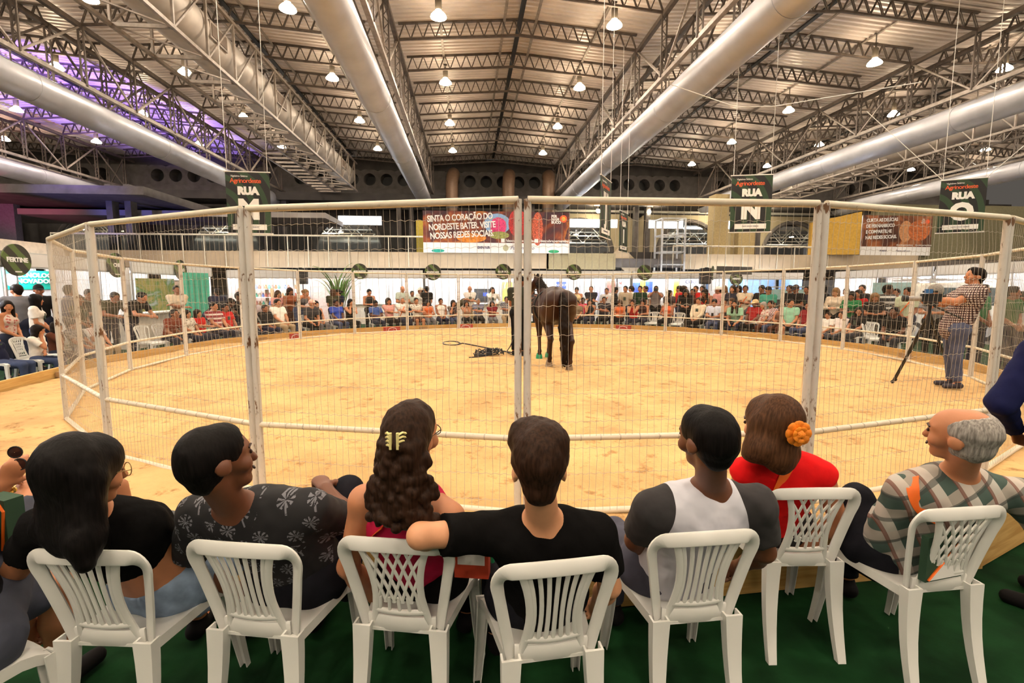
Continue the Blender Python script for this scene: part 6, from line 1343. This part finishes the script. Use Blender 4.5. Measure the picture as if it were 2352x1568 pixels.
# ================================================================ THE FRONT ROW, SEEN FROM BEHIND
def chair_at(x, y, yaw):
    c = on(x, y, .86+FZ); R = Matrix.Rotation(yaw, 3, 'Z'); p = c-R @ Vector((0, -.29, 0)); return Vector((p.x, p.y, FZ)), yaw
CHS = [(172, 1264, -.04, 'slat', 'near white chair with slatted back under the long black hair'), (536, 1247, -.12, 'slat', 'near white chair with slatted back under the palm-print shirt'), (896, 1238, -.12, 'lattice', 'near white chair with lattice back under the pink tank top'),
       (1286, 1288, .17, 'slat', 'near white chair with slatted back under the black T-shirt'), (1634, 1221, .12, 'slat', 'near white chair with slatted back under the grey raglan shirt'), (1884, 1121, .02, 'lattice', 'near white chair with lattice back under the red top'), (2232, 1165, .12, 'lattice', 'near white chair with lattice back under the green plaid shirt')]
CP = []
for x, y, yaw, kind, lab in CHS:
    p, yw = chair_at(x, y, yaw); CP.append((p, yw)); chair(p, yw, kind, lab, 'front row of white plastic chairs')
chair((-1.95, 1.5, FZ), -.25, 'slat', 'near white chair cut off by the left picture edge', 'front row of white plastic chairs'); CP.append((Vector((-1.95, 1.5, FZ)), -.25))
def seated_on(i, lean=-.12, **kw):
    p, yaw = CP[i]; J = sitting(lean, **kw); T = Matrix.Translation(p) @ Matrix.Rotation(yaw, 4, 'Z'); R3 = Matrix.Rotation(yaw, 3, 'Z')
    for k, v in list(J.items()):
        if k == 'hR': J[k] = R3 @ v
        elif k[:2] == 'ft': J[k] = R3 @ v
        else: J[k] = T @ v
    return J
TS = 1.0
def setj(J, **k):
    for n, v in k.items(): J[n] = at(v[0], v[1], v[2]*TS*(1.05 if n in ('neck', 'shL', 'shR', 'elL', 'elR') else 1))
    if 'neck' in k or 'shL' in k:
        J['pel'] += Vector((0, .05, 0)); J['hipL'] += Vector((0, .05, 0)); J['hipR'] += Vector((0, .05, 0)); J['ch'] = (J['shL']+J['shR'])/2*.6+J['ch']*.4+Vector((0, .035, -.08)); J['bel'] = J['pel'].lerp(J['ch'], .48)
    return J
HN = .0085
from mathutils.bvhtree import BVHTree
SURF = {}
def surf(o, x, y, off=.004, parts=('shirt', 'top', 'sleeves', 'body')):
    r = ray(x, y).normalized(); best = None
    for ch in o.children:
        if ch.name.split('.')[0] in parts:
            if ch.name not in SURF: Mw = Matrix.Translation(o.location) @ ch.matrix_basis; SURF[ch.name] = BVHTree.FromPolygons([Mw @ v.co for v in ch.data.vertices], [p.vertices for p in ch.data.polygons])
            h = SURF[ch.name].ray_cast(CAM, r)
            if h[0] is not None and (best is None or h[3] < best[3]): best = h
    return best[0]-r*off if best else at(x, y, 1.6)
def near(J, label, skin, tops, low, hair, hcol, g=1.0, fem=False, curl=(.7, .7), hy=0, hsc=1.0, hstyle_rot=None, shoe=(.08, .07, .07), facing=True):
    o = tag(empty('person', (J['pel'].x, J['pel'].y, FZ)), label, 'person', 'front row spectators'); inv = Matrix.Translation(-o.location)
    def add(nm, B, m, h=HN, noise=None): return put(nm, B.mesh(nm, h, noise), m, o, mw=inv)
    add('body', body_prims(J, g, curl, True, fem), m_skin[skin])
    for nm, kind, mt in tops: add(nm, cloth_prims(J, kind, g*1.0, fem=fem, e=.011), cloth_mat(mt), HN, (.0045, 31))
    for nm, kind, mt in low: add(nm, cloth_prims(J, kind, g, fem=fem), cloth_mat(mt), .011, (.004, 30))
    [add('shoe', cloth_prims(J, 'shoe'+q), cloth_mat(shoe), .012) for q in 'LR']
    hm = inv @ headmat(J, hsc); put('facial_features', FACE, m_face, o, mw=hm)
    if hair: put('hair', hair_mesh(hair, .0065), hair_mat(hcol), o, mw=(inv @ Matrix.Translation(J['head']) @ hstyle_rot.to_4x4() @ Matrix.Scale(hsc, 4)) if hstyle_rot else hm)
    return o, inv
m_bt = M('black_jersey', (.0055, .005, .005), .9, var=.25, scale=9, bump=.6, spec=.06)
m_lden = M('faded_denim', (.22, .30, .42), .9, var=.45, scale=9, bump=.25)
m_dpant = M('charcoal_trousers', (.012, .012, .016), .9, var=.25, scale=9, bump=.5, spec=.08)
def palm_mat():
    m = bpy.data.materials.new('palm_print_shirt'); nt, b = nodes(m); N = nt.nodes; L = nt.links; tc = N.new('ShaderNodeTexCoord'); mp = N.new('ShaderNodeMapping'); mp.inputs['Scale'].default_value = (11, 3, 11); L.new(tc.outputs['Object'], mp.inputs[0])
    v = N.new('ShaderNodeTexVoronoi'); v.inputs['Scale'].default_value = 1; L.new(mp.outputs[0], v.inputs['Vector']); d = N.new('ShaderNodeVectorMath'); d.operation = 'SUBTRACT'; L.new(mp.outputs[0], d.inputs[0]); L.new(v.outputs['Position'], d.inputs[1]); s = N.new('ShaderNodeSeparateXYZ'); L.new(d.outputs[0], s.inputs[0])
    an = math_node(N, L, 'ARCTAN2', s.outputs[2], s.outputs[0]); r = math_node(N, L, 'SQRT', math_node(N, L, 'ADD', math_node(N, L, 'POWER', s.outputs[0], 2), math_node(N, L, 'POWER', s.outputs[2], 2)))
    no = N.new('ShaderNodeTexNoise'); no.inputs['Scale'].default_value = 9; L.new(mp.outputs[0], no.inputs['Vector'])
    fr = math_node(N, L, 'GREATER_THAN', math_node(N, L, 'ADD', math_node(N, L, 'SINE', math_node(N, L, 'MULTIPLY', an, 9)), math_node(N, L, 'MULTIPLY', no.outputs['Fac'], 1.2)), .45)
    leaf = math_node(N, L, 'MULTIPLY', fr, math_node(N, L, 'LESS_THAN', r, .30))
    tr = math_node(N, L, 'MULTIPLY', math_node(N, L, 'LESS_THAN', math_node(N, L, 'ABSOLUTE', math_node(N, L, 'ADD', s.outputs[0], math_node(N, L, 'MULTIPLY', s.outputs[2], .25))), .035), math_node(N, L, 'LESS_THAN', math_node(N, L, 'ABSOLUTE', math_node(N, L, 'ADD', s.outputs[2], .28)), .26))
    f = math_node(N, L, 'MULTIPLY', math_node(N, L, 'MAXIMUM', leaf, tr), math_node(N, L, 'GREATER_THAN', no.outputs['Fac'], .42))
    L.new(mix_col(N, L, f, (.007, .0065, .008), (.16, .16, .18)), b.inputs['Base Color']); b.inputs['Roughness'].default_value = .85; return m
m_rose = floral('rose_print', (.010, .008, .009), (.28, .012, .015), 13, .28)
# --- long black hair, cropped black T-shirt
TS = 1.15; J = seated_on(0, -.10, arms='lap'); J['pel'] += Vector((.03, .02, 0)); J['hR'] = rot(-.5, -.12, .05)
setj(J, head=(192, 1092, 1.46), neck=(205, 1182, 1.50), shL=(100, 1210, 1.49), shR=(318, 1208, 1.53)); setj(J, elL=(15, 1340, 1.56), haL=(60, 1430, 1.75), elR=(398, 1275, 1.66), haR=(285, 1160, 1.70)); J['ch'] += Vector((0, .0, .0)); J['hdR'] = Vector((-.15, -.1, 1)); J['hnR'] = Vector((1, -.3, .2)); J['hsR'] = -1
for s, x in (('L', -.05), ('R', .14)): J['kn'+s] += Vector((x, .02, .03))
o, inv = near(J, 'person with very long black hair and cropped black T-shirt in the front row', 1, [('shirt', 'crop', m_bt)], [('jeans', 'trousers', m_lden)], None, 'black', 1.02, True, (.7, 1.5))
Hb = Blob(); hR = rot(-.3, -.05, .05); hc = J['head']; T = lambda x, y, z: hc+hR @ Vector((x, y, z))
Hb.cap(T(0, -.03, .05), T(0, .018, .045), .112, .1, hR @ Vector((1, 0, 0)), .95, .03); Hb.cap(T(0, -.05, .02), T(-.01, -.035, -.16), .1, .1, hR @ Vector((0, 1, 0)), .72, .05); Hb.cap(T(-.01, -.035, -.16), T(-.05, .08, -.27), .1, .075, hR @ Vector((0, 1, 0)), .5, .06)
Hb.cap(T(-.08, -.02, .0), T(-.13, -.01, -.2), .045, .055, None, 1, .05); Hb.cap(T(-.13, -.01, -.2), T(-.2, .05, -.30), .055, .045, None, 1, .05); Hb.cap(T(.08, -.03, .0), T(.1, -.06, -.18), .045, .05, None, 1, .05); Hb.cap(T(.1, -.06, -.18), T(.13, -.075, -.25), .045, .03, None, 1, .05); Hb.cap(T(.04, .16, -.02), T(.05, .17, -.3), .085, .1, sub=True)
put('hair', Hb.mesh('hair', .0075, (.0025, 55)), hair_mat('black'), o, mw=inv)
gl = MB(); g0 = J['head']; gR = J['hR']
for s in (-1, 1): gl.tube([g0+gR @ Vector((s*.036+.028*cos(a), .115, .008+.024*sin(a))) for a in [2*pi*i/14 for i in range(14)]], .0018, 5, closed=True); gl.tube([g0+gR @ Vector((s*.064, .112, .012)), g0+gR @ Vector((s*.078, .0, .014))], .0018, 5)
put('glasses', gl.mesh('glasses'), M('gold_wire', (.5, .36, .16), .3, metal=.8), o, mw=inv)
# --- palm-print shirt
TS = 1.14; J = seated_on(1, -.08); J['pel'] += Vector((.05, .06, 0)); J['hR'] = rot(-.68, .10, -.10)
setj(J, head=(500, 1064, 1.50), neck=(528, 1165, 1.54), shL=(458, 1180, 1.58), shR=(715, 1172, 1.62)); setj(J, elL=(432, 1300, 1.72), haL=(560, 1360, 1.85), elR=(800, 1195, 1.82), haR=(748, 1120, 1.98), knR=(800, 1128, 2.08), anR=(805, 1330, 2.15)); J['hdR'] = Vector((-.4, .5, .1)); J['hnR'] = Vector((0, 0, 1))
o, inv = near(J, 'person in black palm-print shirt looking right, hand over a raised knee', 3, [('shirt', 'tee', palm_mat())], [('trousers', 'trousers', m_dpant)], 'buzz', 'black', 1.08, False, (.6, 1.1), hsc=1.06)
# --- curly hair and pink tank top
TS = 1.11; J = seated_on(2, -.10); J['pel'] += Vector((.0, .05, 0)); J['hR'] = rot(-.42, .02, .03)
setj(J, head=(943, 1008, 1.60), neck=(938, 1108, 1.62), shL=(838, 1150, 1.58), shR=(1032, 1190, 1.60)); setj(J, elL=(800, 1300, 1.64), haL=(860, 1370, 1.85), elR=(1085, 1235, 1.85), haR=(1070, 1290, 2.02))
o, inv = near(J, 'person with curly brown hair, yellow clip and pink tank top in the front row', 1, [('top', 'tank', (.80, .13, .30))], [('trousers', 'trousers', m_bt)], 'curly', 'brown', .98, True, hsc=1.02, hstyle_rot=rot(-.2, 0, 0))
up, x, f = torso_frame(J)
cl = surf(o, 905, 1013, .008, ('hair',)); mb = MB()
for s in (-1, 1):
    for k in range(4): mb.tube([cl+Vector((s*.012, 0, .02-.012*k)), cl+Vector((s*.026, .012, .026-.014*k)), cl+Vector((s*.034, .03, .018-.014*k))], .0045, 5)
    mb.bar(cl+Vector((s*.012, 0, .028)), cl+Vector((s*.012, 0, -.028)), .008, .012)
put('hair_claw', mb.mesh('hair_claw'), M('pale_yellow_plastic', (.80, .70, .30), .3), o, mw=inv)
st = [J['shL'].lerp(J['neck'], .55)+up*.065, J['ch']-f*.13-x*.02, J['bel']-f*.135+x*-.09, J['pel']-x*.17]
gl = MB(); g0 = J['head']; gR = J['hR']
for s in (-1, 1): gl.tube([g0+gR @ Vector((s*.034+.026*cos(a), .112, .01+.02*sin(a))) for a in [2*pi*i/12 for i in range(12)]], .002, 5, closed=True); gl.tube([g0+gR @ Vector((s*.06, .11, .012)), g0+gR @ Vector((s*.078, .0, .014))], .002, 5)
put('glasses', gl.mesh('glasses'), m_black, o, mw=inv)
def strap(o, inv, pts, wd=.04, m=None):
    P = [Vector(p) for p in pts]; Q = []
    for i in range(len(P)-1):
        for t in (0, .25, .5, .75): Q.append(P[i].lerp(P[i+1], t))
    Q.append(P[-1])
    for _ in range(3): Q = [Q[0]]+[(Q[i-1]+Q[i]*2+Q[i+1])/4 for i in range(1, len(Q)-1)]+[Q[-1]]
    put('bag_strap', ribbon(Q, wd, .003, (.7, 0, .7)).mesh('bag_strap', True), m or M('orange_webbing', (.85, .15, .01), .6), o, mw=inv)
strap(o, inv, [surf(o, x, y) for x, y in ((892, 1195), (880, 1207), (866, 1220), (852, 1235), (838, 1252), (828, 1270))])
# --- black T-shirt, quiff, arm over the next chair
TS = 1.165; J = seated_on(3, -.13); J['hR'] = rot(.04, .0, .0)
setj(J, head=(1238, 1082, 1.40), neck=(1252, 1195, 1.42), shL=(1120, 1222, 1.43), shR=(1372, 1225, 1.47)); setj(J, elL=(965, 1230, 1.32), haL=(1000, 1238, 1.60), elR=(1400, 1345, 1.52), haR=(1370, 1385, 1.78)); J['hdL'] = Vector((.5, .8, -.3)); J['hnL'] = Vector((0, .2, 1))
o, inv = near(J, 'person in plain black T-shirt with brown quiff, elbow over the next chair', 0, [('shirt', 'tee', m_bt)], [('trousers', 'trousers', m_dpant)], 'quiff', 'brown', 1.0, False, hsc=1.04)
# --- grey raglan shirt
TS = 1.19; J = seated_on(4, -.12); J['hR'] = rot(.35, .0, -.03)
setj(J, head=(1625, 1015, 1.52), neck=(1645, 1118, 1.54), shL=(1500, 1170, 1.52), shR=(1735, 1158, 1.55)); setj(J, elL=(1460, 1240, 1.66), haL=(1530, 1275, 1.88), elR=(1755, 1265, 1.62), haR=(1700, 1300, 1.88))
def raglan(J, ca, cb):
    m = bpy.data.materials.new('raglan_jersey'); nt, bs = nodes(m); N = nt.nodes; L = nt.links; tc = N.new('ShaderNodeTexCoord'); up, x, f = torso_frame(J); nP = J['neck']-up*.02; facs = []
    def side(pt, n):
        s_ = N.new('ShaderNodeVectorMath'); s_.operation = 'SUBTRACT'; L.new(tc.outputs['Object'], s_.inputs[0]); s_.inputs[1].default_value = pt; d = N.new('ShaderNodeVectorMath'); d.operation = 'DOT_PRODUCT'; L.new(s_.outputs[0], d.inputs[0]); d.inputs[1].default_value = n; return d.outputs['Value']
    for sd, sh in ((-1, J['shL']), (1, J['shR'])):
        a = at(1578, 1106, 1.80) if sd < 0 else at(1700, 1108, 1.82); b = at(1536, 1260, 1.83) if sd < 0 else at(1738, 1240, 1.85); n = (b-a).cross(f).normalized(); n = n if n.dot(x*sd) > 0 else -n
        facs.append(math_node(N, L, 'MULTIPLY', math_node(N, L, 'GREATER_THAN', side(a, n), 0), math_node(N, L, 'GREATER_THAN', side(nP, x*sd), .05)))
    no = N.new('ShaderNodeTexNoise'); no.inputs['Scale'].default_value = 11; L.new(tc.outputs['Object'], no.inputs['Vector']); bp = N.new('ShaderNodeBump'); bp.inputs['Strength'].default_value = .5; bp.inputs['Distance'].default_value = .02; L.new(no.outputs['Fac'], bp.inputs['Height']); L.new(bp.outputs['Normal'], bs.inputs['Normal'])
    L.new(mix_col(N, L, math_node(N, L, 'MAXIMUM', *facs), ca, cb), bs.inputs['Base Color']); bs.inputs['Roughness'].default_value = .9; return m
o, inv = near(J, 'person in pale grey raglan shirt with dark sleeves and cropped hair', 3, [('shirt', 'tee', raglan(J, (.58, .58, .64), (.028, .025, .026)))], [('trousers', 'trousers', M('slate_trousers', (.05, .05, .075), .9, var=.2, bump=.2))], 'buzz', 'black', 1.06, False, hsc=1.05)
# --- red top with flower
TS = 1.145; J = seated_on(5, -.02); J['pel'] += Vector((-.02, .03, 0)); J['hR'] = rot(.45, -.12, .12)
setj(J, head=(1768, 982, 1.98), neck=(1800, 1048, 1.96), shL=(1712, 1082, 1.94), shR=(1885, 1088, 1.94)); setj(J, elL=(1690, 1165, 2.1), haL=(1722, 1045, 2.16), elR=(1925, 1190, 1.98), haR=(1860, 1250, 2.15)); J['hdL'] = Vector((.2, .1, 1))
o, inv = near(J, 'person in red sleeveless top with orange flower in brown hair', 1, [('top', 'vest', (.86, .06, .07))], [('skirt', 'trousers', m_rose)], 'bob', 'chestnut', 1.0, True, hsc=1.08, hstyle_rot=rot(.35, -.05, .22))
fc = surf(o, 1831, 994, .012, ('hair',)); mb = MB(); rr = random.Random(8)
for ringn, (n, r, tl) in enumerate(((8, .030, .2), (7, .022, .5), (5, .012, .9))):
    for k in range(n):
        a = 2*pi*k/n+ringn*.4; R_ = Matrix.Rotation(a, 3, 'Y') @ Matrix.Rotation(tl, 3, 'X')
        mb.ball(fc+R_ @ Vector((0, -.012*ringn, r)), .030-.004*ringn, 8, 6, (1, .28, 1), R_)
put('hair_flower', mb.mesh('hair_flower', True), M('orange_petal', (.90, .24, .01), .6, var=.25, scale=40), o, mw=inv)
strap(o, inv, [surf(o, x, y) for x, y in ((1826, 1042), (1818, 1060), (1808, 1080), (1797, 1100), (1786, 1120), (1774, 1140), (1762, 1162))], .042)
bk = surf(o, 1822, 1052, .008); MB().tube([bk+Vector((-.022, -.004, -.013)), bk+Vector((.022, -.004, -.006)), bk+Vector((.026, -.004, .014)), bk+Vector((-.018, -.004, .008))], .003, 5, closed=True).build('buckle', m_black, o, mw=inv)
# --- balding person in green plaid
def plaid():
    m = bpy.data.materials.new('green_plaid_flannel'); nt, bs = nodes(m); N = nt.nodes; L = nt.links; tc = N.new('ShaderNodeTexCoord'); mp = N.new('ShaderNodeMapping'); mp.inputs['Rotation'].default_value = (0, .5, .2); L.new(tc.outputs['Object'], mp.inputs[0]); sx = N.new('ShaderNodeSeparateXYZ'); L.new(mp.outputs[0], sx.inputs[0])
    def band(s, k, lo, ph=0): return math_node(N, L, 'GREATER_THAN', math_node(N, L, 'FRACT', math_node(N, L, 'MULTIPLY_ADD', s, k, ph)), lo)
    c = mix_col(N, L, math_node(N, L, 'MULTIPLY', band(sx.outputs[0], 9, .55), .75), (.05, .085, .07), (.60, .56, .50)); c = mix_col(N, L, math_node(N, L, 'MULTIPLY', band(sx.outputs[2], 9, .55, .2), .6), c, (.50, .42, .36)); c = mix_col(N, L, math_node(N, L, 'MULTIPLY', band(sx.outputs[0], 9, .86, .35), .8), c, (.16, .05, .03)); c = mix_col(N, L, math_node(N, L, 'MULTIPLY', band(sx.outputs[2], 9, .84, .6), .7), c, (.04, .05, .045))
    L.new(c, bs.inputs['Base Color']); bs.inputs['Roughness'].default_value = .9; return m
TS = 1.17; J = seated_on(6, -.10); J['hR'] = rot(.5, .06, -.08)
setj(J, head=(2208, 1005, 1.74), neck=(2220, 1085, 1.76), shL=(2080, 1130, 1.76), shR=(2345, 1140, 1.76)); setj(J, elL=(2020, 1235, 1.86), haL=(2080, 1280, 2.05), elR=(2430, 1250, 1.75), haR=(2420, 1330, 1.95), knL=(1968, 1145, 2.1), anL=(2000, 1290, 2.25))
o, inv = near(J, 'balding person in green and white plaid shirt, turned left, right end of front row', 1, [('shirt', 'long', plaid())], [('trousers', 'trousers', m_dpant)], 'fringe', 'grey', 1.1, False, hsc=1.06)
up, x, f = torso_frame(J); C_ = Blob(); n0 = J['neck']-up*.01
for k in range(9): a = pi*.2+pi*1.6*k/8; b = pi*.2+pi*1.6*(k+1)/8; C_.cap(n0+x*.07*sin(a)-f*-.065*cos(a), n0+x*.07*sin(b)-f*-.065*cos(b), .02, .02, None, 1, .01) if k < 8 else None
put('collar', C_.mesh('collar', .008), MATS.get('green_plaid_flannel') or bpy.data.materials['green_plaid_flannel'], o, mw=inv)
strap(o, inv, [surf(o, x, y) for x, y in ((2098, 1095), (2096, 1115), (2098, 1135), (2104, 1155), (2116, 1172), (2135, 1185), (2160, 1195))], .045)
bg = tag(empty('shoulder_bag', at(2165, 1275, 2.10), .25), 'white and dark green cloth bag with orange edge at the plaid shirt’s back', 'bag')
MB().box((0, 0, 0), (.22, .03, .2)).build('bag_body', M('dark_green_cloth', (.02, .06, .03), .8), bg); MB().prism([(-.1, -.09), (.1, -.09), (.1, .09)], .006, Matrix.Translation((0, -.019, 0)) @ Matrix.Rotation(pi/2, 4, 'X')).build('white_panel', m_print, bg); MB().tube([(-.1, -.02, -.09), (.1, -.02, .09)], .005, 5).build('orange_edge', M('orange_webbing', (.85, .15, .01), .6), bg)
bg = tag(empty('tote_bag', at(1085, 1285, 1.98), -.1), 'white and red-orange tote bag beside the pink tank top', 'bag')
MB().box((0, 0, 0), (.14, .05, .13)).build('bag_body', M('red_orange_cloth', (.62, .06, .02), .8), bg); MB().box((.0, -.028, .03), (.11, .006, .07), 0, 0).build('white_panel', m_print, bg); MB().tube([(.05, 0, .06), (.08, -.01, .1), (.085, -.01, .0)], .008, 6).build('green_edge', m_grn, bg)
pn = tag(empty('clutch_bag', at(400, 1205, 2.15), -.2), 'black pouch with white emblem beside the long black hair', 'bag'); MB().box((0, 0, 0), (.15, .06, .1)).build('pouch', m_black, pn); MB().lathe([(.022, 0), (.022, .004)], 14, cap=True).build('emblem', m_print, pn, mw=Matrix.Translation((-.01, -.032, .0)) @ Matrix.Rotation(pi/2, 4, 'X'))
# --- person at the left picture edge, holding sunglasses
TS = 1.12; J = seated_on(7, -.1); J['hR'] = rot(-.3); J['knR'] = at(75, 1125, 2.25); J['anR'] = J['knR']+Vector((.02, .05, -.42))
setj(J, head=(-190, 1080, 1.5), neck=(-170, 1180, 1.5), shL=(-300, 1220, 1.45), shR=(-90, 1210, 1.55)); setj(J, elR=(-25, 1240, 1.75), haR=(5, 1112, 1.80), elL=(-190, 1250, 1.8), haL=(-30, 1085, 1.92)); J['hdR'] = Vector((.5, .2, .75)); J['hnR'] = Vector((.6, -.6, .1)); J['hdL'] = Vector((1, .1, .1))
o, inv = near(J, 'person cut off by the left edge with raised hands and dark clothes', 1, [('shirt', 'tee', (.1, .1, .12))], [('jeans', 'shorts', M('pale_denim', (.05, .055, .08), .9, var=.2))], 'long', 'dark', 1.0, True, (.9, 1.0))
sg = tag(empty('sunglasses', at(40, 1052, 2.02), .3), 'dark round sunglasses held up at the left edge', 'sunglasses')
for s in (-1, 1): MB().tube([(s*.027+.024*cos(a), 0, .024*sin(a)) for a in [2*pi*i/16 for i in range(16)]], .003, 5, closed=True).build('rim', m_black, sg, mw=Matrix.Rotation(pi/2-.2, 4, 'Y')); MB().lathe([(.023, 0), (.001, .004)], 16).build('lens', M('brown_lens', (.05, .02, .015), .1), sg, mw=Matrix.Rotation(pi/2-.2, 4, 'Y') @ Matrix.Translation((s*.027, 0, 0)) @ Matrix.Rotation(pi/2, 4, 'X'))
MB().tube([(0, 0, -.02), (.01, .02, -.05), (.0, .05, -.08)], .003, 5).build('temple', m_black, sg)
gb = tag(empty('satchel', at(15, 1195, 1.9), -.3), 'green satchel with orange piping at the left edge', 'bag'); MB().box((0, 0, 0), (.12, .06, .2)).build('bag_body', M('dark_green_cloth', (.02, .06, .03), .8), gb); MB().tube([(.02, -.035, .1), (.06, -.035, .06), (.03, -.035, -.1)], .005, 5).build('piping', M('orange_webbing', (.85, .15, .01), .6), gb); MB().box((-.03, -.033, -.01), (.05, .006, .1)).build('white_panel', m_print, gb)
wt = tag(empty('wrist_watch', J['haR']-(J['haR']-J['elR']).normalized()*.03), 'gold bracelet watch on the wrist at the left edge', 'watch')
dw = (J['haR']-J['elR']).normalized(); qx = dw.orthogonal().normalized(); qy = dw.cross(qx)
MB().tube([(qx*cos(a)+qy*sin(a))*.036 for a in [2*pi*i/18 for i in range(18)]], .006, 6, closed=True).build('bracelet', M('gold_bracelet', (.75, .45, .08), .25, metal=.9), wt); MB().ball(qx*.038, .012, 8, 6).build('dial', M('gold_bracelet', (.75, .45, .08), .25, metal=.9), wt)
# --- standing person in navy at the right picture edge
J = standing('down', .05, (.3, -.1)); TS = 1.0; ct = Vector((2.98, 2.5, FZ)); T_ = Matrix.Translation(ct) @ Matrix.Rotation(.5, 4, 'Z')
for k, v in list(J.items()):
    if k == 'hR' or k[:2] == 'ft': J[k] = Matrix.Rotation(.5, 3, 'Z') @ v
    else: J[k] = T_ @ v
J['shL'] = at(2385, 812, 2.5); J['elL'] = at(2300, 925, 2.55); J['haL'] = at(2330, 990, 2.72)
o, inv = near(J, 'standing person in navy jacket and black trousers cut off by the right edge', 2, [('jacket', 'long', (.09, .11, .28))], [('trousers', 'trousers', m_bt)], 'short', 'black', 1.15, False, (.8, .8))
# ================================================================ turn everything, camera included, so that the hall's axis runs along y
bpy.context.view_layer.update()
TURN = Matrix.Rotation(-PSI, 4, 'Z')
for o in list(S.objects):
    if o.parent is None: o.matrix_world = TURN @ o.matrix_world
